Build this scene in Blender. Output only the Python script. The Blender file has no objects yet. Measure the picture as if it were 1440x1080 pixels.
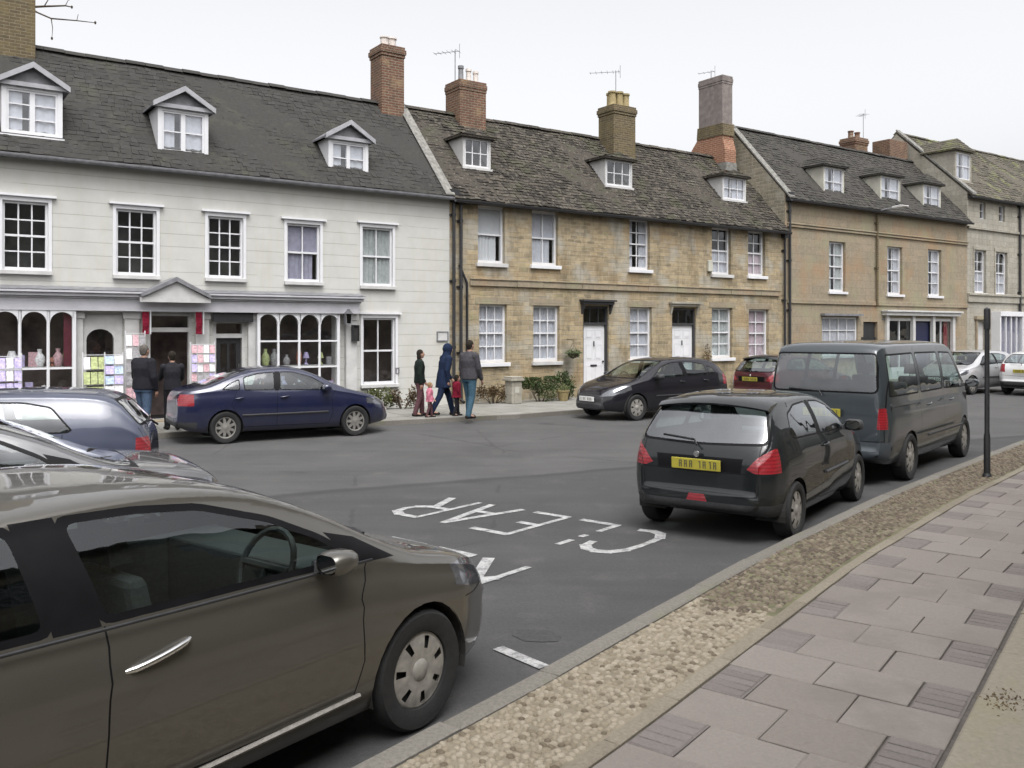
import bpy, bmesh, math, random
from mathutils import Vector, Matrix
random.seed(7)
SC = bpy.context.scene
COL = SC.collection
R = math.radians
sin, cos, pi = math.sin, math.cos, math.pi

# ------------------------------------------------------------------ basics
H_CAM, HOR, FPX = 2.1, 465.0, 1250.0
SA, CA = sin(R(55)), cos(R(55))           # direction of the house row
FX0, FY0 = -1.92, 24.0                     # a point of the house fronts

def FS(px, yo=0.0):
    bx, by = FX0 - CA * yo, FY0 + SA * yo
    u = (px - 720) / FPX
    return (u * by - bx) / (SA - CA * u)

def FZ(px, py, yo=0.0):
    by = FY0 + SA * yo
    return H_CAM + (HOR - py) / FPX * (by + CA * FS(px, yo))

def row(s, y, z=0.0):                      # house-row frame -> world
    return Vector((FX0 + SA * s - CA * y, FY0 + CA * s + SA * y, z))

class MB:
    def __init__(s, ox=0.0, oy=0.0, oz=0.0):
        s.v = []; s.f = []; s.m = []; s.o = (ox, oy, oz)
    def p(s, pts, mi=0):
        b = len(s.v); o = s.o
        s.v += [(q[0] - o[0], q[1] - o[1], q[2] - o[2]) for q in pts]
        s.f.append(tuple(range(b, b + len(pts)))); s.m.append(mi)
    def raw(s, pts, faces, mi=0):
        b = len(s.v); o = s.o
        s.v += [(q[0] - o[0], q[1] - o[1], q[2] - o[2]) for q in pts]
        for f in faces:
            s.f.append(tuple(b + i for i in f)); s.m.append(mi)
    def box(s, x0, x1, y0, y1, z0, z1, mi=0):
        if x0 > x1: x0, x1 = x1, x0
        if y0 > y1: y0, y1 = y1, y0
        s.raw([(x0, y0, z0), (x1, y0, z0), (x1, y1, z0), (x0, y1, z0), (x0, y0, z1), (x1, y0, z1), (x1, y1, z1), (x0, y1, z1)],
              [(0, 3, 2, 1), (4, 5, 6, 7), (0, 1, 5, 4), (1, 2, 6, 5), (2, 3, 7, 6), (3, 0, 4, 7)], mi)
    def prism(s, poly, axis, a, b, mi=0):
        """poly: 2-D outline, extruded along axis ('x','y','z') from a to b"""
        def P(q, t):
            if axis == 'x': return (t, q[0], q[1])
            if axis == 'y': return (q[0], t, q[1])
            return (q[0], q[1], t)
        n = len(poly)
        s.raw([P(q, a) for q in poly] + [P(q, b) for q in poly],
              [tuple(range(n))[::-1], tuple(range(n, 2 * n))] + [(i, (i + 1) % n, n + (i + 1) % n, n + i) for i in range(n)], mi)
    def tube(s, path, rad, n=8, mi=0, caps=True):
        path = [Vector(q) for q in path]
        if not hasattr(rad, '__len__'): rad = [rad] * len(path)
        up0 = None; pts = []; fs = []
        for i, q in enumerate(path):
            d = (path[min(i + 1, len(path) - 1)] - path[max(i - 1, 0)]).normalized()
            if up0 is None:
                up0 = Vector((0, 0, 1)) if abs(d.z) < .9 else Vector((1, 0, 0))
            a = d.cross(up0).normalized(); c = a.cross(d).normalized(); up0 = c
            for k in range(n):
                t = 2 * pi * k / n
                pts.append(q + (a * cos(t) + c * sin(t)) * rad[i])
        for i in range(len(path) - 1):
            for k in range(n):
                k2 = (k + 1) % n
                fs.append((i * n + k, i * n + k2, (i + 1) * n + k2, (i + 1) * n + k))
        if caps:
            fs.append(tuple(range(n))[::-1]); fs.append(tuple(range((len(path) - 1) * n, len(path) * n)))
        s.raw(pts, fs, mi)
    def lathe(s, prof, n=24, mi=0, axis='z', c=(0, 0, 0), closed=False):
        """prof: list of (radius, height)"""
        pts = []; fs = []
        for r, h in prof:
            for k in range(n):
                t = 2 * pi * k / n
                a, b = r * cos(t), r * sin(t)
                q = (a, b, h) if axis == 'z' else ((a, h, b) if axis == 'y' else (h, a, b))
                pts.append((q[0] + c[0], q[1] + c[1], q[2] + c[2]))
        m = len(prof)
        for i in range(m - 1 + (1 if closed else 0)):
            j = (i + 1) % m
            for k in range(n):
                k2 = (k + 1) % n
                fs.append((i * n + k, i * n + k2, j * n + k2, j * n + k))
        if not closed:
            if prof[0][0] > 1e-4: fs.append(tuple(range(n))[::-1])
            if prof[-1][0] > 1e-4: fs.append(tuple(range((m - 1) * n, m * n)))
        s.raw(pts, fs, mi)
    def build(s, name, mats, parent=None, loc=None, rotz=None, smooth=None, bevel=0, weld=True):
        me = bpy.data.meshes.new(name)
        me.from_pydata(s.v, [], s.f)
        if not isinstance(mats, (list, tuple)): mats = [mats]
        for m in mats: me.materials.append(m)
        me.polygons.foreach_set('material_index', s.m)
        bm = bmesh.new(); bm.from_mesh(me)
        if weld: bmesh.ops.remove_doubles(bm, verts=bm.verts, dist=1e-5)
        bmesh.ops.recalc_face_normals(bm, faces=bm.faces)
        bm.to_mesh(me); bm.free()
        if smooth is not None:
            me.shade_smooth(); me.set_sharp_from_angle(angle=R(smooth))
        o = bpy.data.objects.new(name, me); COL.objects.link(o)
        if parent: o.parent = parent
        if loc: o.location = loc
        if rotz is not None: o.rotation_euler = (0, 0, rotz)
        if bevel:
            b = o.modifiers.new('Bevel', 'BEVEL'); b.width = bevel; b.segments = 2; b.limit_method = 'ANGLE'
        return o

def tag(o, label, cat, group=None, kind=None):
    if label: o['label'] = label
    if cat: o['category'] = cat
    if group: o['group'] = group
    if kind: o['kind'] = kind
    return o

def thing(name, label, cat, loc=(0, 0, 0), rotz=0.0, group=None):
    o = bpy.data.objects.new(name, None); COL.objects.link(o)
    o.empty_display_size = .3
    o.location = loc; o.rotation_euler = (0, 0, rotz)
    return tag(o, label, cat, group)

def copy_tree(o, parent=None):
    c = o.copy(); COL.objects.link(c)
    if parent: c.parent = parent
    for ch in list(o.children): copy_tree(ch, c)
    return c

# ------------------------------------------------------------------ materials
class NT:
    def __init__(s, name):
        s.m = bpy.data.materials.new(name); s.m.use_nodes = True
        s.t = s.m.node_tree; s.b = s.t.nodes['Principled BSDF']; s.out = s.t.nodes['Material Output']
    def n(s, typ, **kw):
        q = s.t.nodes.new(typ)
        for k, v in kw.items():
            if k.startswith('i_'):
                key = k[2:]; q.inputs[int(key) if key.isdigit() else key.replace('_', ' ')].default_value = v
            else: setattr(q, k, v)
        return q
    def l(s, a, b): s.t.links.new(a, b)
    def obj(s): return s.n('ShaderNodeTexCoord').outputs['Object']
    def noise(s, vec, scale, detail=4, rough=.55, dist=0):
        q = s.n('ShaderNodeTexNoise', i_Scale=scale, i_Detail=detail, i_Roughness=rough, i_Distortion=dist)
        s.l(vec, q.inputs['Vector']); return q.outputs['Fac']
    def ramp(s, fac, a, b, c0=(0, 0, 0, 1), c1=(1, 1, 1, 1)):
        q = s.n('ShaderNodeValToRGB'); e = q.color_ramp.elements
        e[0].position = a; e[1].position = b; e[0].color = c0; e[1].color = c1
        s.l(fac, q.inputs[0]); return q.outputs[0]
    def mix(s, fac, a, b, mode='MIX'):
        q = s.n('ShaderNodeMix', data_type='RGBA', blend_type=mode)
        for i, x in ((0, fac), (6, a), (7, b)):
            if isinstance(x, (int, float)): q.inputs[i].default_value = x
            elif isinstance(x, tuple): q.inputs[i].default_value = x if len(x) == 4 else (*x, 1)
            else: s.l(x, q.inputs[i])
        return q.outputs[2]
    def math(s, op, a, b=None, clamp=False):
        q = s.n('ShaderNodeMath', operation=op, use_clamp=clamp)
        for i, x in ((0, a), (1, b)):
            if x is None: continue
            if isinstance(x, (int, float)): q.inputs[i].default_value = x
            else: s.l(x, q.inputs[i])
        return q.outputs[0]
    def mapv(s, vec, scale=(1, 1, 1), loc=(0, 0, 0)):
        q = s.n('ShaderNodeMapping'); q.inputs['Scale'].default_value = scale; q.inputs['Location'].default_value = loc
        s.l(vec, q.inputs['Vector']); return q.outputs[0]
    def bump(s, h, strength=.3, dist=.02, prev=None):
        q = s.n('ShaderNodeBump'); q.inputs['Strength'].default_value = strength; q.inputs['Distance'].default_value = dist
        s.l(h, q.inputs['Height'])
        if prev is not None: s.l(prev, q.inputs['Normal'])
        return q.outputs[0]
    def set(s, **kw):
        for k, v in kw.items():
            i = s.b.inputs[k.replace('_', ' ')]
            if isinstance(v, (int, float)): i.default_value = v
            elif isinstance(v, tuple): i.default_value = v if len(v) == 4 else (*v, 1)
            else: s.l(v, i)
        return s.m

def plain(name, col, rough=.6, metal=0.0, coat=0.0, var=.25, scale=8.0, bump=0.0, spec=.5):
    t = NT(name); v = t.obj()
    f = t.noise(v, scale, 5)
    c = t.mix(t.ramp(f, .3, .7), tuple(x * (1 - var) for x in col), tuple(min(1, x * (1 + var)) for x in col))
    t.set(Base_Color=c, Roughness=rough, Metallic=metal, Coat_Weight=coat, Specular_IOR_Level=spec)
    if coat: t.set(Coat_Roughness=.04)
    if bump: t.set(Normal=t.bump(t.noise(v, scale * 5, 4), bump, .01))
    return t.m

def paint(name, col, metal=.35, rough=.34, spec=.5, dirt=(.06, .054, .045), dirt_amt=.32):
    """car paint: clear coat, film of road dirt low down"""
    t = NT(name); v = t.obj()
    sp = t.n('ShaderNodeSeparateXYZ'); t.l(v, sp.inputs[0])
    fl = t.noise(v, 900, 1)
    c = t.mix(t.ramp(fl, .35, .75), tuple(x * .88 for x in col), tuple(min(1, x * 1.14) for x in col))
    d = t.math('SUBTRACT', t.math('ADD', .62, t.math('MULTIPLY', t.noise(v, 5, 5), .5)), sp.outputs[2])
    d = t.math('MULTIPLY', t.ramp(d, .25, .85), dirt_amt)
    d2 = t.math('MULTIPLY', t.ramp(t.noise(v, 2.2, 6), .45, .8), dirt_amt * .2)
    dd = t.math('ADD', d, d2, True)
    c = t.mix(dd, c, dirt)
    ro = t.math('ADD', rough, t.math('MULTIPLY', dd, .4))
    t.set(Base_Color=c, Metallic=metal, Roughness=ro, Coat_Weight=1.0, Specular_IOR_Level=spec)
    t.set(Coat_Roughness=t.math('ADD', .03, t.math('MULTIPLY', dd, .45)))
    return t.m

def glass(name, tint, refl=1.0, rough=.0, ior=1.5):
    """thin window glass: tinted see-through plus mirror reflection by angle"""
    t = NT(name); t.t.nodes.remove(t.b)
    tr = t.n('ShaderNodeBsdfTransparent'); tr.inputs[0].default_value = (*tint, 1)
    gl = t.n('ShaderNodeBsdfGlossy'); gl.inputs['Roughness'].default_value = rough; gl.inputs[0].default_value = (.95, .97, 1, 1)
    # Schlick reflectance, the same from either face of the sheet
    g_ = t.n('ShaderNodeNewGeometry'); dp = t.n('ShaderNodeVectorMath', operation='DOT_PRODUCT'); t.l(g_.outputs['Incoming'], dp.inputs[0])
    v = t.obj()
    nb = t.bump(t.noise(v, 1.7, 2), .035, .3)
    t.l(nb, gl.inputs['Normal']); t.l(g_.outputs['Normal'], dp.inputs[1])
    f = t.math('POWER', t.math('SUBTRACT', 1.0, t.math('ABSOLUTE', dp.outputs['Value']), True), 5.0)
    f = t.math('MULTIPLY', t.math('ADD', .045, t.math('MULTIPLY', f, .955)), refl, True)
    mx = t.n('ShaderNodeMixShader'); t.l(f, mx.inputs[0]); t.l(tr.outputs[0], mx.inputs[1]); t.l(gl.outputs[0], mx.inputs[2])
    t.l(mx.outputs[0], t.out.inputs[0])
    return t.m

def xz_vec(t, v, kx=1.0, kz=1.0, wob=0.0, wscale=1.5):
    sp = t.n('ShaderNodeSeparateXYZ'); t.l(v, sp.inputs[0])
    cb = t.n('ShaderNodeCombineXYZ')
    x = t.math('ADD', sp.outputs[0], sp.outputs[1])
    if wob:
        x = t.math('ADD', x, t.math('MULTIPLY', t.math('SUBTRACT', t.noise(v, wscale, 3), .5), wob * 2))
        z = t.math('ADD', sp.outputs[2], t.math('MULTIPLY', t.math('SUBTRACT', t.noise(t.mapv(v, loc=(7, 3, 5)), wscale, 3), .5), wob))
    else: z = sp.outputs[2]
    t.l(t.math('MULTIPLY', x, kx), cb.inputs[0]); t.l(t.math('MULTIPLY', z, kz), cb.inputs[1])
    return cb.outputs[0]

def masonry(name, c1, c2, mortar, bw, bh, ms=.012, stain=(.1, .09, .05), stain_amt=.35, wob=.03, bump=.6, patch=None, soft=.25, rough=.9, two=False):
    t = NT(name); v = t.obj()
    vec = xz_vec(t, v, 1, 1, wob)
    br = t.n('ShaderNodeTexBrick', offset=.5, squash=1)
    t.l(vec, br.inputs['Vector'])
    br.inputs['Color1'].default_value = (*c1, 1); br.inputs['Color2'].default_value = (*c2, 1); br.inputs['Mortar'].default_value = (*mortar, 1)
    br.inputs['Scale'].default_value = 1; br.inputs['Mortar Size'].default_value = ms; br.inputs['Mortar Smooth'].default_value = soft
    br.inputs['Brick Width'].default_value = bw; br.inputs['Row Height'].default_value = bh; br.inputs['Bias'].default_value = -.1
    c = br.outputs['Color']
    if two:
        b2 = t.n('ShaderNodeTexBrick', offset=.43, squash=1); t.l(t.mapv(vec, (1.45, 1.28, 1), (.37, .11, 0)), b2.inputs['Vector'])
        for k_, v_ in (('Color1', (*c2, 1)), ('Color2', (*c1, 1)), ('Mortar', (*mortar, 1)), ('Scale', 1), ('Mortar Size', ms), ('Mortar Smooth', soft), ('Brick Width', bw), ('Row Height', bh), ('Bias', .1)): b2.inputs[k_].default_value = v_
        msk = t.ramp(t.noise(t.mapv(v, (.5, .5, 1.4), (2, 5, 1)), 1.1, 3), .47, .50)
        c = t.mix(msk, c, b2.outputs['Color'])
    n1 = t.noise(v, 9, 6, .7)
    c = t.mix(.55, c, t.mix(t.ramp(n1, .25, .75), (.52, .50, .46), (1.36, 1.31, 1.22)), 'MULTIPLY')
    if patch:
        for k, (pc, sc, lo, amt) in enumerate(patch):
            f = t.math('MULTIPLY', t.ramp(t.noise(t.mapv(v, loc=(3.3 * k, 9.1 * k, 1.7 * k)), sc, 3, .6), lo, lo + .14), amt)
            c = t.mix(f, c, pc)
    st = t.math('MULTIPLY', t.ramp(t.noise(t.mapv(v, (1.6, 1.6, .35)), 1.3, 6, .7), .48, .75), stain_amt)
    c = t.mix(st, c, stain)
    hh = t.math('ADD', t.math('MULTIPLY', br.outputs['Fac'], -1.0), t.math('MULTIPLY', n1, .8))
    t.set(Base_Color=c, Roughness=rough, Specular_IOR_Level=.2, Normal=t.bump(hh, bump, .015))
    return t.m

def island_stone(name, c0, c1, rough=.85, spots=None, nscale=14, bump=.35, var2=.2, spec=.3):
    """each separate stone / slate of the mesh takes its own shade"""
    t = NT(name); v = t.obj()
    g = t.n('ShaderNodeNewGeometry')
    c = t.mix(t.ramp(g.outputs['Random Per Island'], 0, 1), c0, c1)
    n1 = t.noise(v, nscale, 6, .7)
    c = t.mix(1.0, c, t.mix(t.ramp(n1, .25, .75), (1 - var2,) * 3, (1 + var2,) * 3), 'MULTIPLY')
    if spots:
        for k, (pc, sc, lo, amt) in enumerate(spots):
            f = t.math('MULTIPLY', t.ramp(t.noise(t.mapv(v, loc=(3.3 * k, 9.1 * k, 1.7 * k)), sc, 4, .65), lo, lo + .1), amt)
            c = t.mix(f, c, pc)
    t.set(Base_Color=c, Roughness=rough, Specular_IOR_Level=spec, Normal=t.bump(n1, bump, .012))
    return t.m

M = {}
M['board'] = None
def limewash():
    t = NT('limewashed_boards'); v = t.obj()
    sp = t.n('ShaderNodeSeparateXYZ'); t.l(v, sp.inputs[0])
    n0 = t.noise(v, 2.2, 5, .6)
    z = t.math('ADD', sp.outputs[2], t.math('MULTIPLY', n0, .02))
    fr = t.math('FRACT', t.math('DIVIDE', z, .285))
    line = t.math('LESS_THAN', fr, .062)
    brk = t.ramp(t.noise(t.mapv(v, (.7, .7, 6)), 1.6, 3), .34, .46)
    line = t.math('MULTIPLY', line, brk)
    c = t.mix(t.ramp(n0, .3, .7), (.445, .44, .412), (.50, .495, .468))
    st = t.math('MULTIPLY', t.ramp(t.noise(t.mapv(v, (3.2, 3.2, .35)), 1.2, 6, .7), .48, .76), .42)
    c = t.mix(st, c, (.42, .41, .31))
    # green algae band beneath the eaves
    al = t.math('MULTIPLY', t.ramp(sp.outputs[2], 5.35 / 7, 5.9 / 7), 1)
    zz = t.math('DIVIDE', sp.outputs[2], 7.0)
    al = t.math('MULTIPLY', t.ramp(zz, .755, .845), t.ramp(t.noise(t.mapv(v, (1, 1, .6)), .9, 4), .35, .7))
    c = t.mix(t.math('MULTIPLY', al, .55), c, (.40, .405, .27))
    c = t.mix(t.math('MULTIPLY', line, .48), c, (.24, .235, .20))
    h = t.math('SUBTRACT', t.math('MULTIPLY', t.noise(v, 30, 4), .25), line)
    t.set(Base_Color=c, Roughness=.75, Specular_IOR_Level=.3, Normal=t.bump(h, .35, .012))
    return t.m
M['board'] = limewash()
M['stone'] = masonry('honey_rubble_stone', (.385, .315, .205), (.22, .185, .128), (.34, .30, .23), .38, .14, .012, (.085, .072, .048), .72, .08, .9, two=True,
                     patch=[((.31, .215, .115), .7, .53, .5), ((.35, .335, .29), 1.0, .50, .75), ((.22, .21, .15), 1.6, .60, .5), ((.27, .28, .13), 1.3, .64, .4)])
M['ashlar'] = masonry('buff_ashlar', (.285, .24, .18), (.24, .21, .16), (.19, .165, .125), .62, .29, .006, (.16, .14, .09), .35, .01, .35,
                      patch=[((.30, .19, .11), .6, .52, .6), ((.26, .245, .16), .8, .52, .65), ((.15, .13, .10), 1.4, .62, .5)])
M['greystone'] = masonry('grey_limestone', (.34, .325, .285), (.28, .265, .23), (.23, .215, .18), .5, .24, .008, (.14, .13, .10), .5, .015, .5,
                         patch=[((.30, .29, .26), .8, .5, .5)])
M['gablestone'] = masonry('weathered_gable_rubble', (.27, .245, .19), (.19, .175, .14), (.33, .31, .26), .33, .13, .014, (.10, .10, .07), .5, .04, 1.0, patch=[((.34, .32, .27), 1.2, .55, .6)])
M['brick'] = masonry('chimney_brick', (.165, .083, .055), (.115, .064, .046), (.22, .19, .15), .22, .075, .011, (.06, .05, .04), .5, .004, .7,
                     patch=[((.28, .20, .12), 2.2, .55, .6)])
M['brickmix'] = masonry('weathered_buff_brick', (.135, .105, .062), (.09, .07, .048), (.18, .16, .11), .22, .075, .011, (.06, .055, .03), .55, .004, .7,
                        patch=[((.15, .12, .06), 2.2, .5, .6)])
M['orange'] = masonry('orange_brick', (.26, .12, .08), (.20, .095, .065), (.35, .25, .18), .22, .075, .011, (.2, .12, .07), .3, .004, .6)
M['render_grey'] = plain('grey_cement_render', (.17, .145, .135), .9, var=.25, scale=5, bump=.3)
M['slate'] = island_stone('soft_grey_slates', (.036, .0345, .032), (.049, .047, .044), .92, spots=[((.06, .06, .045), 1.4, .56, .5), ((.10, .097, .088), 9, .66, .4)], var2=.22, spec=.15)
M['stoneslate'] = island_stone('stone_slates', (.020, .017, .014), (.072, .063, .051), .92, spots=[((.16, .148, .118), 9, .57, .65), ((.05, .052, .03), 1.3, .55, .6), ((.17, .15, .07), 2.6, .66, .5)], nscale=18, var2=.4, bump=.7)
M['darkslate'] = island_stone('dark_stone_slates', (.030, .028, .025), (.055, .051, .045), .9, spots=[((.075, .078, .045), 2.2, .60, .5), ((.12, .115, .095), 7, .68, .4)], nscale=16, var2=.3, bump=.5)
M['palestone_slate'] = island_stone('pale_stone_slates', (.06, .054, .042), (.098, .087, .068), .92, spots=[((.16, .17, .07), 1.1, .55, .6)], nscale=16, var2=.3, bump=.5)
M['lead'] = plain('weathered_lead', (.16, .16, .17), .55, var=.3, scale=6, bump=.1)
M['mortar'] = plain('mortar_fillet', (.17, .165, .15), .9, var=.4, scale=9, bump=.5)
M['white'] = plain('white_gloss_paint', (.62, .62, .635), .35, var=.05, scale=3)
M['offwhite'] = plain('old_white_paint', (.47, .465, .455), .5, var=.12, scale=4)
M['greyboard'] = plain('grey_painted_board', (.30, .30, .315), .6, var=.15, scale=5)
M['cream'] = plain('cream_plaster', (.42, .41, .35), .8, var=.15, scale=3)
M['lilac'] = plain('lilac_grey_paint', (.46, .455, .48), .45, var=.1, scale=3)
M['black'] = plain('black_iron_paint', (.018, .018, .020), .45, var=.3, scale=12)
M['rubber'] = plain('tyre_rubber', (.011, .011, .011), .85, var=.3, scale=30, bump=.2)
M['plastic'] = plain('grained_black_plastic', (.03, .03, .032), .6, var=.25, scale=40, bump=.1)
M['trim'] = plain('black_window_rubber', (.006, .006, .007), .45, var=.2, spec=.12)
M['chrome'] = plain('bright_metal', (.75, .75, .74), .15, 1.0, var=.06)
M['alloy'] = plain('brake_dusted_alloy', (.42, .40, .37), .38, .8, var=.25, scale=20)
M['dullalloy'] = plain('dull_wheel_trim', (.30, .285, .26), .5, .4, var=.25, scale=18)
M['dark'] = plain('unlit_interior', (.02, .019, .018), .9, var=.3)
M['fabric'] = plain('seat_cloth', (.045, .045, .047), .95, var=.25, scale=60)
def lens():
    t = NT('red_lamp_lens'); v = t.obj(); w_ = t.n('ShaderNodeTexWave', bands_direction='Z', i_Scale=9, i_Distortion=.4); t.l(v, w_.inputs['Vector'])
    w2 = t.n('ShaderNodeTexWave', bands_direction='Z', i_Scale=110); t.l(v, w2.inputs['Vector'])
    c = t.mix(t.ramp(w_.outputs['Fac'], .2, .8), (.18, .006, .012), (.26, .010, .018)); t.set(Base_Color=c, Roughness=.2, Coat_Weight=1.0, Normal=t.bump(w2.outputs['Fac'], .25, .004)); t.set(Coat_Roughness=.02)
    return t.m
M['redlens'] = lens()
M['clearlens'] = plain('clear_lamp_lens', (.16, .165, .18), .08, .6, 1.0, var=.25, scale=30)
M['amber'] = plain('amber_lens', (.7, .28, .05), .15, 0, 1.0, var=.2)
M['yellowplate'] = plain('yellow_plate', (.36, .31, .04), .4, var=.08)
M['platemark'] = plain('plate_mark', (.10, .09, .04), .5)
M['whiteplate'] = plain('white_plate', (.72, .72, .70), .4, var=.05)
M['pane'] = glass('window_pane', (.93, .95, .95), 2.4)
M['cardglass'] = glass('car_window_glass', (.66, .76, .73), 1.7)
M['vanglass'] = glass('van_rear_glass', (.62, .73, .73), 3.2)
M['rearglass'] = glass('sky_reflecting_rear_glass', (.70, .80, .80), 5.0)
M['darkglass'] = glass('dark_tinted_glass', (.16, .18, .18), 1.3)
M['curtain'] = plain('net_curtain', (.50, .50, .55), .95, var=.08, scale=12)
M['blind'] = plain('white_blind', (.58, .58, .60), .9, var=.04)
M['lilaccurtain'] = plain('lilac_curtain', (.30, .29, .37), .95, var=.12, scale=10)
M['greycurtain'] = plain('grey_green_curtain', (.38, .40, .40), .95, var=.15, scale=10)
M['pinkcurtain'] = plain('pink_curtain', (.46, .37, .41), .95, var=.1, scale=10)
M['pot'] = plain('buff_clay', (.24, .19, .09), .8, var=.25, scale=9)
M['paleclay'] = plain('pale_clay', (.55, .50, .46), .8, var=.2, scale=9)
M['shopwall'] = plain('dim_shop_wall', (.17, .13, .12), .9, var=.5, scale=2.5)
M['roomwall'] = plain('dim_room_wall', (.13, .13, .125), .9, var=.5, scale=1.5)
M['drape'] = plain('wine_drape', (.10, .012, .025), .9)
M['navydoor'] = plain('navy_gloss', (.014, .017, .05), .3, var=.1)
# ------------------------------------------------------------------ houses
HRZ = R(35)
def wallgrid(mb, a0, a1, z0, z1, holes, y=0.0, depth=.2, mi=0, mir=0):
    """front wall in the plane y with rectangular openings and their reveals"""
    xs = sorted(set([a0, a1] + [c for h in holes for c in h[:2] if a0 < c < a1]))
    zs = sorted(set([z0, z1] + [c for h in holes for c in h[2:4] if z0 < c < z1]))
    for i in range(len(xs) - 1):
        for j in range(len(zs) - 1):
            cx, cz = (xs[i] + xs[i + 1]) / 2, (zs[j] + zs[j + 1]) / 2
            if any(h[0] < cx < h[1] and h[2] < cz < h[3] for h in holes): continue
            mb.p([(xs[i], y, zs[j]), (xs[i + 1], y, zs[j]), (xs[i + 1], y, zs[j + 1]), (xs[i], y, zs[j + 1])], mi)
    for h in holes:
        p, q, r, t = h[:4]
        p = max(p, a0); q = min(q, a1); r = max(r, z0)
        d = h[4] if len(h) > 4 else depth
        for e in (((p, r), (p, t)), ((q, t), (q, r)), ((p, t), (q, t)), ((q, r), (p, r))):
            (xa, za), (xb, zb) = e
            mb.p([(xa, y, za), (xb, y, zb), (xb, y + d, zb), (xa, y + d, za)], mir)

def slates(mb, s0, s1, ye, ze, yr, zr, rh, w, th, mi=0, skip=None, sag=.03, rnd=None):
    rnd = rnd or random.Random(3)
    L = math.hypot(yr - ye, zr - ze); n = max(1, int(L / rh)); ty, tz = (yr - ye) / L, (zr - ze) / L
    ny, nz = -tz, ty
    def P(s, v, up):
        sg = -sag * (.5 + .5 * sin(s * 1.1 + 1)) * sin(pi * min(1, max(0, v / L))) + .012 * sin(s * 2.3 + v * 3)
        up += sg
        return (s, ye + ty * v + ny * up, ze + tz * v + nz * up)
    for k in range(n):
        f = 1 - .45 * k / n
        v0 = L * (k / n) ; v1 = L * ((k + 1) / n) + .03
        if k == n - 1: v1 = L
        s = s0 - rnd.random() * w
        while s < s1:
            ww = w * rnd.uniform(.65, 1.35)
            a, b = max(s + .004, s0), min(s + ww - .004, s1)
            s += ww
            if b - a < .03: continue
            if skip and skip((a + b) / 2, ye + ty * (v0 + v1) / 2): continue
            j = rnd.uniform(-.03, .02) * (rh / .17); t0 = th * rnd.uniform(.6, 1.7); dt = rnd.uniform(-.01, .01)
            q = [P(a, v0 + j, t0 + dt), P(b, v0 + j + rnd.uniform(-.006, .006), t0 - dt), P(b, v1, .004), P(a, v1, .004),
                 P(a, v0 + j, -.01), P(b, v0 + j, -.01)]
            mb.raw(q, [(0, 1, 2, 3), (4, 5, 1, 0), (4, 0, 3), (1, 5, 2)], mi)

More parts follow.
